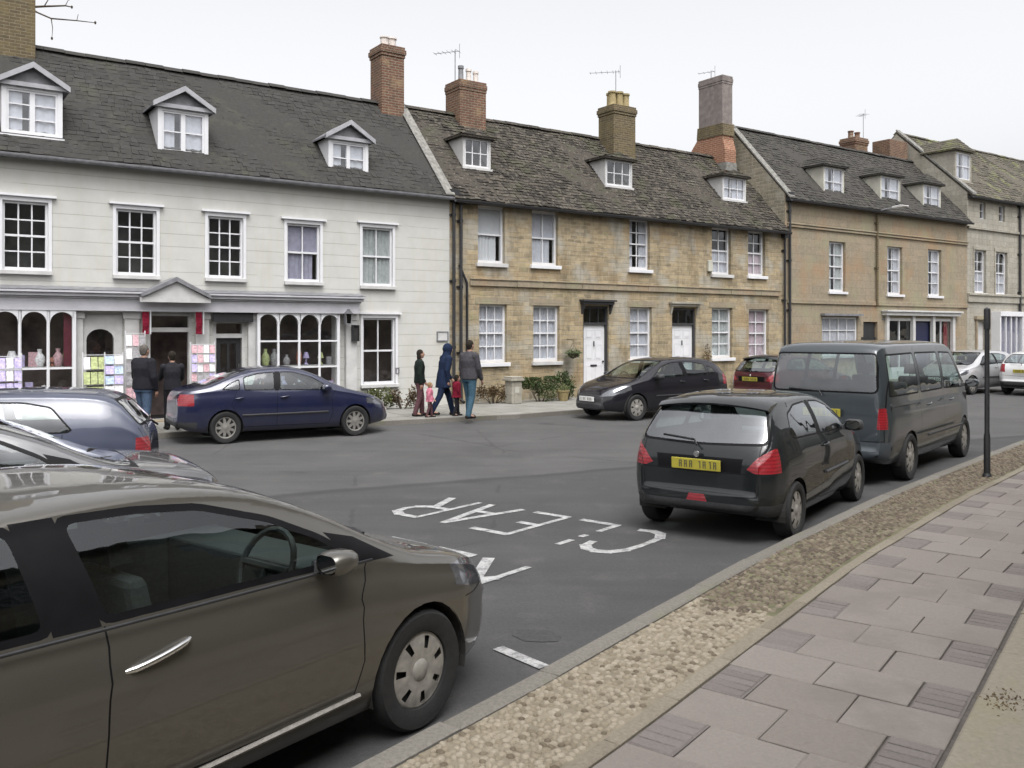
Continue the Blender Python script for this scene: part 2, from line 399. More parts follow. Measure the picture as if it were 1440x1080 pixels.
def sash(root, s, z0, z1, w, cols, rows, name='window', y=.09, bar=.032, fr=.065, curtain=None, cur_kind='full', mat='white', meet=True, sill='offwhite', sill_out=.10, sill_h=.09, glassm='pane', arch=False, lights=1):
    """sash window: painted frame with glazing bars; its pane, curtain and sill are sub-parts"""
    o = root['s0']; x0, x1 = s - w / 2, s + w / 2
    f = MB(o)
    f.box(x0, x0 + fr, y, y + .09, z0, z1); f.box(x1 - fr, x1, y, y + .09, z0, z1)
    f.box(x0 + fr, x1 - fr, y, y + .09, z1 - fr, z1); f.box(x0 + fr, x1 - fr, y - .01, y + .09, z0, z0 + fr * 1.25)
    gx0, gx1, gz0, gz1 = x0 + fr, x1 - fr, z0 + fr * 1.25, z1 - fr
    zm = (gz0 + gz1) / 2
    if meet: f.box(gx0, gx1, y + .012, y + .075, zm - .022, zm + .022)
    for c in range(1, cols):
        xc = gx0 + (gx1 - gx0) * c / cols
        bw = bar / 2 if not (lights == 2 and c == cols // 2) else .045
        f.box(xc - bw, xc + bw, y + .02, y + .06, gz0, gz1)
    for r_ in range(1, rows):
        if meet and r_ * 2 == rows: continue
        zc = gz0 + (gz1 - gz0) * r_ / rows
        f.box(gx0, gx1, y + .022, y + .058, zc - bar / 2, zc + bar / 2)
    if arch:
        n = 10
        for sgn in (0, 1):
            pts = []
            xc = (x0 + x1) / 2; rad = (x1 - x0) / 2
            a = [(xc + rad * cos(pi * k / n) * 1.0, z1 - rad * .8 + rad * .8 * sin(pi * k / n)) for k in range(n + 1)]
        for k in range(n):
            f.p([(a[k][0], y - .004, a[k][1]), (a[k + 1][0], y - .004, a[k + 1][1]), (a[k + 1][0], y - .004, z1 + .01), (a[k][0], y - .004, z1 + .01)])
    win = f.build(name, M[mat], root)
    g = MB(o); g.p([(gx0, y + .045, gz0), (gx1, y + .045, gz0), (gx1, y + .045, gz1), (gx0, y + .045, gz1)])
    g.build('pane', M[glassm], win)
    if curtain:
        c = MB(o); rnd = random.Random(int(abs(s * 100)))
        def sheet(xa, xb, za, zb, wave=.03):
            n = max(4, int((xb - xa) / .035)); pr = None
            for k in range(n + 1):
                x = xa + (xb - xa) * k / n; yy = y + .085 + wave * .6 * sin(k * 1.9 + rnd.random()) 
                if pr: c.p([(pr[0], pr[1], za), (x, yy, za), (x, yy, zb), (pr[0], pr[1], zb)])
                pr = (x, yy)
        if cur_kind == 'full': sheet(gx0 - .03, gx1 + .03, gz0 - .03, gz1 + .03)
        elif cur_kind == 'sides':
            ww = (gx1 - gx0) * .33
            sheet(gx0 - .03, gx0 + ww, gz0 - .03, gz1 + .03); sheet(gx1 - ww, gx1 + .03, gz0 - .03, gz1 + .03)
        elif cur_kind == 'top': sheet(gx0 - .03, gx1 + .03, zm - .12, gz1 + .03, .004)
        elif cur_kind == 'low': sheet(gx0 - .03, gx1 + .03, gz0 - .03, zm + .05)
        elif cur_kind == 'mix':
            sheet(gx0 - .03, gx1 + .03, zm, gz1 + .03, .004); 
            ww = (gx1 - gx0) * .86
            sheet(gx0 - .03, gx0 + ww, gz0 - .03, zm + .02)
        c.build('curtain', M[curtain], win, weld=True, smooth=60)
    if sill:
        k = MB(o); k.box(x0 - .07, x1 + .07, -sill_out, y + .02, z0 - sill_h, z0 - .003)
        k.build('sill', M[sill], win, bevel=.008)
    return win

def px_win(px0, px1, py0, py1):
    pm = (px0 + px1) / 2
    a, b = FS(px0), FS(px1)
    return ((a + b) / 2, FZ(pm, py1), FZ(pm, py0), b - a)

def chimney(root, s, y, w, d, z0, z1, mat, pots=(), cap=True, potmat='pot', flare=0.05, panel=None):
    o = root['s0']; b = MB(o)
    b.box(s - w / 2, s + w / 2, y - d / 2, y + d / 2, z0, z1)
    if cap:
        for k, (h0, h1, e) in enumerate(((z1 - .26, z1 - .17, flare * .5), (z1 - .17, z1 - .03, flare), (z1 - .03, z1 + .06, flare * .4))):
            b.box(s - w / 2 - e, s + w / 2 + e, y - d / 2 - e, y + d / 2 + e, h0 + .001 * k, h1)
    c = b.build('chimney', M[mat], root, bevel=.012)
    for (ds, dy, h, r) in pots:
        q = MB(o); zt = z1 + .05
        q.lathe([(r * 1.12, zt), (r * 1.1, zt + h * .12), (r * .92, zt + h * .2), (r * .88, zt + h * .85), (r * 1.08, zt + h * .88), (r * 1.05, zt + h), (r * .8, zt + h), (r * .75, zt + h * .5)], 12, c=(s + ds, y + dy, 0))
        q.build('chimney_pot', M[potmat], c, smooth=40)
    return c

def dormer(root, roof, px0, px1, py0, py1, style, roofmat, cols=4, rows=3, lights=2, cheek='white', yo=None, rise=.5, wallfr=.09, curtain=None):
    """roof = (ye, ze, slope). The dormer front is found on the roof plane."""
    ye, ze, sl = roof; o = root['s0']
    pm = (px0 + px1) / 2
    if yo is None:
        yo = .1
        for _ in range(60):
            zz = FZ(pm, py1, yo); want = ye + (zz - ze) / sl
            yo += (want - yo) * .25
            yo = max(.05, min(2.0, yo))
    a, b = FS(px0, yo), FS(px1, yo); z0, z1 = FZ(pm, py1, yo), FZ(pm, py0, yo)
    ry = lambda z: ye + (z - ze) / sl
    w = b - a; sc = (a + b) / 2
    m = MB(o)
    # front frame round the casement
    fr = wallfr
    m.box(a, a + fr, yo, yo + .1, z0, z1); m.box(b - fr, b, yo, yo + .1, z0, z1)
    m.box(a + fr, b - fr, yo, yo + .1, z1 - fr, z1); m.box(a + fr, b - fr, yo, yo + .1, z0, z0 + fr)
    m.box(a - .03, b + .03, yo - .06, yo, z0 - .03, z0 + .03)
    for x, e in ((a, 1), (b, -1)):
        m.prism([(yo + .1, z0), (yo + .1, z1), (ry(z1) + .05, z1)], 'x', x, x + e * .06, 0)
    if style == 'gable':
        h = rise
        m.p([(a, yo + .04, z1), (b, yo + .04, z1), (sc, yo + .04, z1 + h)])
    d = m.build('dormer', M[cheek], root)
    # casement
    f = MB(o); gx0, gx1, gz0, gz1 = a + fr, b - fr, z0 + fr, z1 - fr
    t = .045
    f.box(gx0, gx0 + t, yo + .02, yo + .08, gz0, gz1); f.box(gx1 - t, gx1, yo + .02, yo + .08, gz0, gz1)
    f.box(gx0 + t, gx1 - t, yo + .02, yo + .08, gz1 - t, gz1); f.box(gx0 + t, gx1 - t, yo + .02, yo + .08, gz0, gz0 + t)
    for c in range(1, cols):
        xc = gx0 + (gx1 - gx0) * c / cols; bw = .05 if (lights == 2 and 2 * c == cols) else .013
        f.box(xc - bw, xc + bw, yo + .025, yo + .075, gz0 + t, gz1 - t)
    for k in range(1, rows):
        zc = gz0 + (gz1 - gz0) * k / rows
        f.box(gx0 + t, gx1 - t, yo + .03, yo + .07, zc - .013, zc + .013)
    f.build('window_frame', M['white'], d)
    g = MB(o); g.p([(gx0 + t, yo + .05, gz0 + t), (gx1 - t, yo + .05, gz0 + t), (gx1 - t, yo + .05, gz1 - t), (gx0 + t, yo + .05, gz1 - t)])
    g.build('pane', M['pane'], d)
    if curtain:
        c = MB(o); n = 16; pr = None
        for k in range(n + 1):
            x = gx0 + (gx1 - gx0) * k / n; yy = yo + .088 + .012 * sin(k * 1.7)
            if pr and not (n * .35 < k < n * .5): c.p([(pr[0], pr[1], gz0), (x, yy, gz0), (x, yy, gz1), (pr[0], pr[1], gz1)])
            pr = (x, yy)
        c.build('curtain', M[curtain], d, smooth=60)
    # room behind, closed off from the sky
    # little roof
    r = MB(o); ov = .13; h = rise; e0, e1 = a - ov, b + ov; yf = yo - .14
    zt = z1 + .012
    yb = ry(zt) + .05; yrb = ry(zt + h) + .05
    th = .045
    if style == 'gable':
        for x, in ((e0,), (e1,)):
            k = -1 if x < sc else 1
            P = [(x, yf, zt - .03), (x, yb, zt - .03), (sc, yrb, zt + h), (sc, yf, zt + h)]
            Q = [(p[0], p[1], p[2] + th) for p in P]
            r.raw(P + Q, [(0, 1, 2, 3), (4, 7, 6, 5), (0, 3, 7, 4), (0, 4, 5, 1), (1, 5, 6, 2)])
        # bargeboards and cornice
        bb = MB(o)
        for x in (e0, e1):
            P = [(x, zt - .06), (x, zt + .055), (sc, zt + h + .06), (sc, zt + h - .06)]
            bb.prism(P, 'y', yf - .02, yf + .05)
        bb.box(e0 + .02, e1 - .02, yo - .09, yo - .002, z1 - .03, z1 + .06)
        bb.build('bargeboard', M['greyboard'], d)
        r.box(a + .1, b - .1, yo - .003, yo + .035, z1 + .065, z1 + .075)
        pd = MB(o); pd.p([(a + .02, yo + .0, z1 + .065), (b - .02, yo + .0, z1 + .065), (sc, yo + .0, z1 + h - .03)])
        pd.build('gable_panel', M['lead'], d)
    else:
        hb = .35 * h / .5
        A, B, C, D = (e0, yf, zt), (e1, yf, zt), (e1, yb, zt), (e0, yb, zt)
        E, F = (sc, yf + hb, zt + h), (sc, yrb, zt + h)
        r.raw([A, B, C, D, E, F], [(0, 1, 4), (1, 2, 5, 4), (3, 0, 4, 5), (0, 3, 2, 1)])
        P = [A, B, C, D]
        r.raw([(p[0], p[1], p[2] - .05) for p in P] + [(p[0], p[1], p[2] - .002) for p in P], [(0, 1, 5, 4), (1, 2, 6, 5), (3, 0, 4, 7), (0, 3, 2, 1)])
        # slates on the three slopes
        rnd = random.Random(int(abs(sc) * 50))
        nrow = max(2, int(h / .11))
        for k in range(nrow):
            t0, t1 = k / nrow, (k + 1) / nrow
            def lerp(p, q, t): return Vector(p).lerp(Vector(q), t)
            for (p0, p1, q0, q1) in ((D, A, F, E), (A, B, E, E), (B, C, E, F)):
                l0, l1 = lerp(p0, q0, t0), lerp(p1, q1, t0); u0, u1 = lerp(p0, q0, t1), lerp(p1, q1, t1)
                nn = (l1 - l0).cross(u0 - l0)
                if nn.length < 1e-6: nn = (l1 - l0).cross(u1 - l0)
                nn.normalize()
                if nn.z < 0: nn = -nn
                m_ = max(1, int((l1 - l0).length / .22))
                for i in range(m_):
                    f0, f1 = i / m_, (i + 1) / m_
                    th_ = rnd.uniform(.016, .03)
                    q = [l0.lerp(l1, f0) + nn * th_, l0.lerp(l1, f1 - .02) + nn * th_, u0.lerp(u1, f1 - .02) + nn * .006, u0.lerp(u1, f0) + nn * .006, l0.lerp(l1, f0), l0.lerp(l1, f1 - .02)]
                    r.raw(q, [(0, 1, 2, 3), (4, 5, 1, 0)])
    r.build('dormer_roof', M[roofmat], d, weld=False)
    return (a - .02, b + .02, yo + .1, ry(z1))

def house(name, label, cat, s0, s1, eave, ridge, r_, wallmat, roofmat, holes, gable0=True, gable1=True, slate=(.24, .26, .02), gutter='black', ov=.22, dormers=(), rooff=True, wall_z0=0.0, reveal=None):
    root = thing(name, label, cat, row(s0, 0, 0), HRZ)
    root['s0'] = s0
    w = MB(s0)
    wallgrid(w, s0, s1, wall_z0, eave, holes, 0, .22, 0, 1 if reveal else 0)
    D = 2 * r_
    for s in (s0, s1):
        w.p([(s, 0, wall_z0), (s, D, wall_z0), (s, D, eave), (s, r_, ridge), (s, 0, eave)])
    w.p([(s0, D, wall_z0), (s1, D, wall_z0), (s1, D, eave), (s0, D, eave)])
    wo = w.build('wall', [M[wallmat], M[reveal or wallmat]], root)
    sl = (ridge - eave) / r_
    ye, ze = -ov, eave - ov * sl + .06
    b = MB(s0)
    for (a, c) in ((ye, r_), (D + ov, r_)):
        za, zc = ze, ridge + .06
        b.raw([(s0, a, za), (s1, a, za), (s1, c, zc), (s0, c, zc), (s0, a, za - .05), (s1, a, za - .05), (s1, c, zc - .05), (s0, c, zc - .05)],
              [(0, 1, 2, 3), (4, 7, 6, 5), (0, 4, 5, 1), (0, 3, 7, 4), (1, 5, 6, 2)])
    slates(b, s0, s1, ye, ze + .005, r_, ridge + .07, slate[0], slate[1], slate[2], rnd=random.Random(int(s0 * 10) + 99))
    # ridge stones
    s = s0; rnd = random.Random(5)
    while s < s1:
        e = min(s + .45, s1); dz = rnd.uniform(-.01, .012); hs = ridge + .10 + dz
        b.raw([(s + .005, r_ - .17, hs - .11), (e - .005, r_ - .17, hs - .11), (e - .005, r_ - .04, hs), (s + .005, r_ - .04, hs), (e - .005, r_ + .04, hs), (s + .005, r_ + .04, hs), (e - .005, r_ + .17, hs - .11), (s + .005, r_ + .17, hs - .11)],
              [(0, 1, 2, 3), (3, 2, 4, 5), (5, 4, 6, 7), (0, 3, 5, 7), (1, 6, 4, 2)])
        s = e
    b.build('roof', M[roofmat], root, weld=False)
    if gutter:
        g = MB(s0); n = 8
        prof = [(ye - .06 + .06 * cos(pi + pi * k / n), ze - .05 + .07 * sin(pi + pi * k / n)) for k in range(n + 1)]
        prof = prof + [(p[0] * 1.0, p[1] + .012) for p in reversed(prof)]
        g.prism(prof, 'x', s0 + .02, s1 - .02)
        g.box(s0 + .02, s1 - .02, ye + .02, -.004, eave - .16, ze - .09)
        g.build('gutter', M[gutter], root)
    root['roofp'] = (ye, ze, sl)
    return root, (ye, ze, sl)

def hole(px0, px1, py0, py1):
    c, z0, z1, w = px_win(px0, px1, py0, py1)
    return (c - w / 2, c + w / 2, z0, z1)

def pipe(root, s, z0, z1, y=-.09, r=.045, mat='black', name='drainpipe', head=True, shoe=True):
    o = root['s0']; m = MB(o)
    pts = [(s, y, z1), (s, y, z0 + .15)] + ([(s, y - .02, z0 + .08), (s, y - .14, z0 + .03)] if shoe else [(s, y, z0)])
    m.tube(pts, r, 10)
    z = z1 - .5
    while z > z0 + .3:
        m.tube([(s, y, z - .04), (s, y, z + .04)], r * 1.3, 10)
        m.box(s - .10, s + .10, y + r, y + .085, z - .025, z + .025)
        z -= 1.8
    if head: m.prism([(s - .1, z1 - .05), (s + .1, z1 - .05), (s + .14, z1 + .18), (s - .14, z1 + .18)], 'y', y - .09, y + .085)
    return m.build(name, M[mat], root, smooth=40)
# ================================================================== white shop house
W_EAVE, W_RIDGE, W_R = 5.9, 8.66, 2.62
ws0, ws1 = -16.0, FS(632)
W_first = [(3, 68, 283, 380), (163, 220, 295, 387), (292, 342, 305, 391), (403, 450, 315, 396), (509, 552, 320, 402)]
W_gw = (510, 556, 447, 540)
holesW = [hole(*q) for q in W_first] + [hole(*W_gw)]
wx = FS(3) - (FS(163) - FS(68)) - 1.0
holesW.append((wx - .6, wx + .5, holesW[0][2], holesW[0][3]))
ZF = 2.52                                             # underside of shop fascia
sA0, sA1 = -15.2, FS(118)                             # arcaded shop bay
dA0, dA1 = FS(207), FS(270)
dB0, dB1 = FS(300), FS(345)
sB0, sB1 = FS(362, -.25), FS(478, -.25)
aW0, aW1 = FS(118), FS(163)
holesW += [(sA0, sA1 - .02, .62, ZF), (aW0, aW1, .62, 2.42), (dA0, dA1, .12, ZF - .02), (dB0, dB1, .12, 2.34), (sB0 + .02, sB1 - .02, .62, ZF)]
white, wroof = house('white_shop_building', 'long white painted shop and house with slate roof, arched shop windows and pedimented dormers', 'shop building',
                     ws0, ws1, W_EAVE, W_RIDGE, W_R, 'board', 'slate', holesW, slate=(.155, .21, .010), gutter='lead', reveal='offwhite')
cur = {3: ('lilaccurtain', 'mix'), 4: ('greycurtain', 'full')}
def casing(root, s, z0, z1, w):
    m = MB(root['s0']); e = .065
    m.box(s - w / 2 - e, s - w / 2 + .002, -.025, .0, z0 - .02, z1); m.box(s + w / 2 - .002, s + w / 2 + e, -.025, .0, z0 - .02, z1)
    m.box(s - w / 2 - e, s + w / 2 + e, -.025, .0, z1, z1 + .09)
    m.box(s - w / 2 - e - .08, s + w / 2 + e + .08, -.09, .0, z1 + .092, z1 + .14)
    m.build('architrave', M['white'], root)
for k, q in enumerate(W_first + [W_gw]):
    c, z0, z1, w = px_win(*q)
    a, b = cur.get(k, (None, None))
    sash(white, c, z0, z1, w, 3 if k < 3 else 2, 4 if k < 3 else 2, y=.05, curtain=a, cur_kind=b or 'full', bar=.027, fr=.05)
    casing(white, c, z0, z1, w)
c, z0, z1, w = wx - .05, holesW[0][2], holesW[0][3], 1.1
sash(white, c, z0, z1, w, 3, 4, y=.05, bar=.034); casing(white, c, z0, z1, w)
M['slatepanel'] = M['slate']
for q in ((2, 88, 122, 194, 2), (222, 293, 153, 220, 2), (462, 518, 197, 249, 2)):
    dormer(white, wroof, q[0], q[1], q[2], q[3], 'gable', 'lead', cols=2 if q[0] else 2, rows=2 if q[0] > 9 else 3, lights=2, rise=.42, yo=.22, curtain='curtain')
# verge strip against the neighbour's roof
v = MB(ws0); ye, ze, sl = wroof
P = [(ws1 - .24, ye - .01, ze + .03), (ws1 + .04, ye - .01, ze + .03), (ws1 + .04, W_R, W_RIDGE + .13), (ws1 - .24, W_R, W_RIDGE + .13)]
v.raw(P + [(p[0], p[1], p[2] + .03) for p in P], [(0, 3, 2, 1), (4, 5, 6, 7), (0, 1, 5, 4), (1, 2, 6, 5), (2, 3, 7, 6), (3, 0, 4, 7)])
v.build('verge', M['mortar'], white)
chimney(white, FS(548, 2.62) - .08, W_R, .72, .75, 8.3, 10.28, 'brick', [(-.14, -.1, .30, .13), (.16, .05, .36, .15)], potmat='paleclay')
chimney(white, -10.2, W_R, 1.5, .8, 8.3, 11.2, 'brickmix', [(-.3, 0, .4, .13), (.3, 0, .4, .13)])
# shop fascia and cornice
m = MB(ws0); c0, c1 = ws0 + .05, FS(507, -.35)
m.box(c0, c1, -.30, -.003, ZF, ZF + .26)
m.box(c0, c1 + .03, -.34, -.003, ZF + .262, ZF + .30)
m.box(c0, c1 + .06, -.42, -.003, ZF + .302, ZF + .37)
m.box(c0, c1 + .09, -.48, -.003, ZF + .372, ZF + .42)
m.build('shop_cornice', M['lilac'], white, bevel=.006)
m = MB(ws0)
m.p([(c0, -.49, ZF + .43), (c1 + .1, -.49, ZF + .43), (c1 + .1, -.003, ZF + .52), (c0, -.003, ZF + .52)])
m.p([(c1 + .1, -.49, ZF + .43), (c1 + .1, -.003, ZF + .43), (c1 + .1, -.003, ZF + .52)])
m.build('lead_flashing', M['lead'], white)
# pediment over the shop door
pa, pb = FS(200, -.5), FS(292, -.5); pc = (pa + pb) / 2; pz = ZF + .20
m = MB(ws0)
m.box(pa - .05, pb + .05, -.56, -.485, pz, pz + .10)
m.prism([(pa, pz + .102), (pb, pz + .102), (pc, pz + .46)], 'y', -.54, -.485)
m.build('door_pediment', M['offwhite'], white)
m = MB(ws0)
for sg in (-1, 1):
    xa = pc + sg * (pb - pa) / 2 * 1.06
    P = [(xa, pz + .10), (xa, pz + .18), (pc, pz + .56), (pc, pz + .46)]
    m.prism(P, 'y', -.62, -.02)
m.build('pediment_roof', M['lead'], white)

def shopbay(s0, s1, zs, z1, n, nrow, yo, arched=True, name='shop_window', rows=None, wm='white', stall='offwhite'):
    o = ws0; f = MB(o); mw = .05
    f.box(s0, s0 + .07, yo, yo + .09, zs, z1); f.box(s1 - .07, s1, yo, yo + .09, zs, z1)
    f.box(s0 + .07, s1 - .07, yo, yo + .09, zs, zs + .07)
    step = (s1 - s0) / n
    for k in range(1, n):
        x = s0 + step * k
        f.tube([(x, yo + .04, zs + .07), (x, yo + .04, z1)], .032, 8)
    for z in rows or []:
        f.box(s0 + .07, s1 - .07, yo + .015, yo + .06, z - .02, z + .02)
    if arched:
        N = 12
        for k in range(n):
            a, b = s0 + step * k + .03, s0 + step * (k + 1) - .03; c = (a + b) / 2; rd = (b - a) / 2; hz = min(rd, .34); zb = z1 - hz - .03
            pr = None
            for i in range(N + 1):
                t = pi * i / N; q = (c + rd * cos(t), zb + hz * sin(t))
                if pr:
                    f.raw([(pr[0], yo, pr[1]), (q[0], yo, q[1]), (q[0], yo, z1 + .01), (pr[0], yo, z1 + .01), (pr[0], yo + .07, pr[1]), (q[0], yo + .07, q[1])], [(0, 1, 2, 3), (0, 4, 5, 1)])
                pr = q
    w = f.build(name, M[wm], white)
    g = MB(o); g.p([(s0 + .05, yo + .05, zs), (s1 - .05, yo + .05, zs), (s1 - .05, yo + .05, z1), (s0 + .05, yo + .05, z1)]); g.build('pane', M['pane'], w)
    st = MB(o); st.box(s0, s1, yo - .01, -.003, .1, zs - .06); st.box(s0 - .03, s1 + .03, yo - .05, -.003, zs - .058, zs - .002)
    for k in range(n):
        a, b = s0 + step * k + .09, s0 + step * (k + 1) - .09
        st.box(a, b, yo - .028, yo - .0105, .25, zs - .16)
    st.build('stall_riser', M[stall], w)
    for e in (s0, s1):
        r = MB(o); r.p([(e, yo, zs), (e, -.003, zs), (e, -.003, z1), (e, yo, z1)]); r.build('side_pane', M['pane'], w)
    return w
wA = shopbay(sA0, FS(107, -.28), .62, ZF - .002, 12, 2, -.28, True, rows=[1.32])
m = MB(ws0); m.box(FS(89, -.1), FS(104, -.1), -.16, -.13, 1.35, ZF - .02); m.build('red_drape', M['drape'], wA)
shopbay(sB0, sB1, .55, ZF - .002, 4, 3, -.25, True, rows=[1.22, 1.85])
# single arched window beside the shop door
m = MB(ws0); cx, rd = (aW0 + aW1) / 2, (aW1 - aW0) / 2
pr = None
for i in range(15):
    t = pi * i / 14; q = (cx + rd * .86 * cos(t), 1.9 + rd * .75 * sin(t))
    if pr: m.raw([(pr[0], -.02, pr[1]), (q[0], -.02, q[1]), (q[0], -.02, 2.44), (pr[0], -.02, 2.44), (pr[0], .08, pr[1]), (q[0], .08, q[1])], [(0, 1, 2, 3), (0, 4, 5, 1)])
    pr = q
for sg in (-1, 1): m.box(cx + sg * rd * .86, cx + sg * (rd + .12), -.02, .08, .62, 1.9)
for sg in (-1, 1): m.box(cx + sg * rd * .855, cx + sg * (rd + .12), -.021, -.0205, 1.9, 2.44)
m.box(cx - rd * .86, cx + rd * .86, 0, .07, 1.28, 1.32)
wv = m.build('arched_window', M['offwhite'], white)
g = MB(ws0); g.p([(cx - rd, .05, .62), (cx + rd, .05, .62), (cx + rd, .05, 2.45), (cx - rd, .05, 2.45)]); g.build('pane', M['pane'], wv)
# pilasters and door cases
for s, w_ in ((FS(112, -.2), .16), (FS(184), .30), (FS(283), .30), (FS(353), .20), (FS(492), .30)):
    m = MB(ws0); m.box(s - w_ / 2, s + w_ / 2, -.12, -.003, .1, ZF - .004)
    m.box(s - w_ / 2 - .03, s + w_ / 2 + .03, -.15, -.003, .1, .34)
    m.box(s - w_ / 2 - .03, s + w_ / 2 + .03, -.15, -.003, ZF - .16, ZF - .005)
    m.build('pilaster', M['offwhite'], white, bevel=.008)
def shopdoor(d0, d1, ztop, trans, open_, matn):
    f = MB(ws0)
    f.box(d0, d0 + .07, .02, .14, .12, ztop); f.box(d1 - .07, d1, .02, .14, .12, ztop)
    f.box(d0 + .07, d1 - .07, .02, .14, ztop - .06, ztop); f.box(d0 + .07, d1 - .07, .02, .14, trans - .05, trans + .05)
    fr = f.build('door_frame', M['offwhite'], white)
    g = MB(ws0); g.p([(d0 + .07, .08, trans + .05), (d1 - .07, .08, trans + .05), (d1 - .07, .08, ztop - .06), (d0 + .07, .08, ztop - .06)]); g.build('transom_pane', M['pane'], fr)
    d = MB(); W_ = d1 - d0 - .16; H_ = trans - .18
    d.box(0, .11, 0, .045, 0, H_); d.box(W_ - .11, W_, 0, .045, 0, H_); d.box(.11, W_ - .11, 0, .045, 0, .5); d.box(.11, W_ - .11, 0, .045, H_ - .12, H_); d.box(W_ / 2 - .03, W_ / 2 + .03, .005, .04, .5, H_ - .12)
    do = d.build('door', M[matn], white, loc=(d0 + .08 - ws0, .10, .12), rotz=R(78) if open_ else 0)
    p = MB(); p.p([(.11, .02, .5), (W_ - .11, .02, .5), (W_ - .11, .02, H_ - .12), (.11, .02, H_ - .12)]); p.build('door_pane', M['pane'], do)
    h = MB(); h.tube([(W_ - .06, -.05, .95), (W_ - .06, -.05, 1.2)], .012, 6); h.box(W_ - .07, W_ - .05, -.05, 0, .97, .99); h.box(W_ - .07, W_ - .05, -.05, 0, 1.16, 1.18); h.build('door_handle', M['chrome'], do)
shopdoor(dA0, dA1, ZF - .03, 2.12, True, 'black')
shopdoor(dB0, dB1, 2.33, 1.98, False, 'black')
m = MB(ws0); m.box(FS(296), FS(352), -.22, -.155, 2.30, ZF - .006); m.build('door_hood', M['black'], white)
m = MB(ws0); m.box(dA0 - .1, dB1 + .1, -.45, -.0045, .1, .125); m.build('door_step', M['ashlar'], white)
m = MB(ws0); m.box(ws0, ws1 - .02, .3, W_R * 2 - .1, 2.74, 2.8); q_ = MB(ws0); q_.box(ws0, ws1 - .02, .9, .95, 2.81, 5.8); q_.build('room_dim_partition', M['roomwall'], white); q_ = MB(ws0); q_.box(ws0, ws1 - .02, 1.3, 1.35, .1, 2.74); q_.build('shop_dim_partition', M['shopwall'], white); m.box(ws0, ws1 - .02, .05, W_R * 2 - .1, .06, .11); m.build('dark_inner_lining', M['dark'], white)  # partitions added close behind the windows so the rooms read dim

# ================================================================== honey stone cottages
S_EAVE, S_RIDGE, S_R = 5.86, 8.68, 2.62
ss0, ss1 = ws1 + .004, FS(1104)
S_up = [(672, 710, 290, 370), (748, 785, 297, 373), (885, 914, 308, 379), (1001, 1028, 320, 386), (1052, 1076, 325, 388)]
S_lo = [(674, 713, 428, 510), (750, 787, 430, 508), (886, 917, 432, 505), (1001, 1030, 433, 503), (1053, 1081, 435, 503)]
dz = (.12, 2.58)
D1 = (FS(820), FS(856)); D2 = (FS(945), FS(979))
holesS = [hole(*q) for q in S_up + S_lo] + [(D1[0], D1[1], .12, 2.85), (D2[0], D2[1], .12, 2.85)]
stone, sroof = house('stone_cottage_row', 'row of honey coloured rubble stone cottages with two white doors and mottled stone slate roof', 'house row',
                     ss0, ss1, S_EAVE, S_RIDGE, S_R, 'stone', 'stoneslate', holesS, slate=(.135, .17, .022))
cs = [('blind', 'mix'), ('curtain', 'mix'), ('curtain', 'sides'), ('curtain', 'low'), ('pinkcurtain', 'low'),
      ('curtain', 'full'), ('curtain', 'full'), ('curtain', 'full'), ('greycurtain', 'full'), ('pinkcurtain', 'full')]
gr = [(1, 2), (2, 2), (2, 4), (2, 4), (2, 4), (3, 4), (3, 4), (2, 4), (2, 4), (2, 4)]
for k, q in enumerate(S_up + S_lo):
    c, z0, z1, w = px_win(*q)
    sash(stone, c, z0, z1, w, gr[k][0], gr[k][1], y=.12, curtain=cs[k][0], cur_kind=cs[k][1], bar=.03, sill='white' if k % 3 else 'offwhite', sill_out=.09, sill_h=.11)
for q in ((651, 690, 193, 238), (851, 889, 224, 264), (1016, 1049, 248, 283)):
    dormer(stone, sroof, *q, 'hip', 'stoneslate', cols=3 if q[0] > 700 else 3, rows=2, lights=0, rise=.22, cheek='offwhite', wallfr=.06, curtain='curtain' if q[0] > 900 else None)
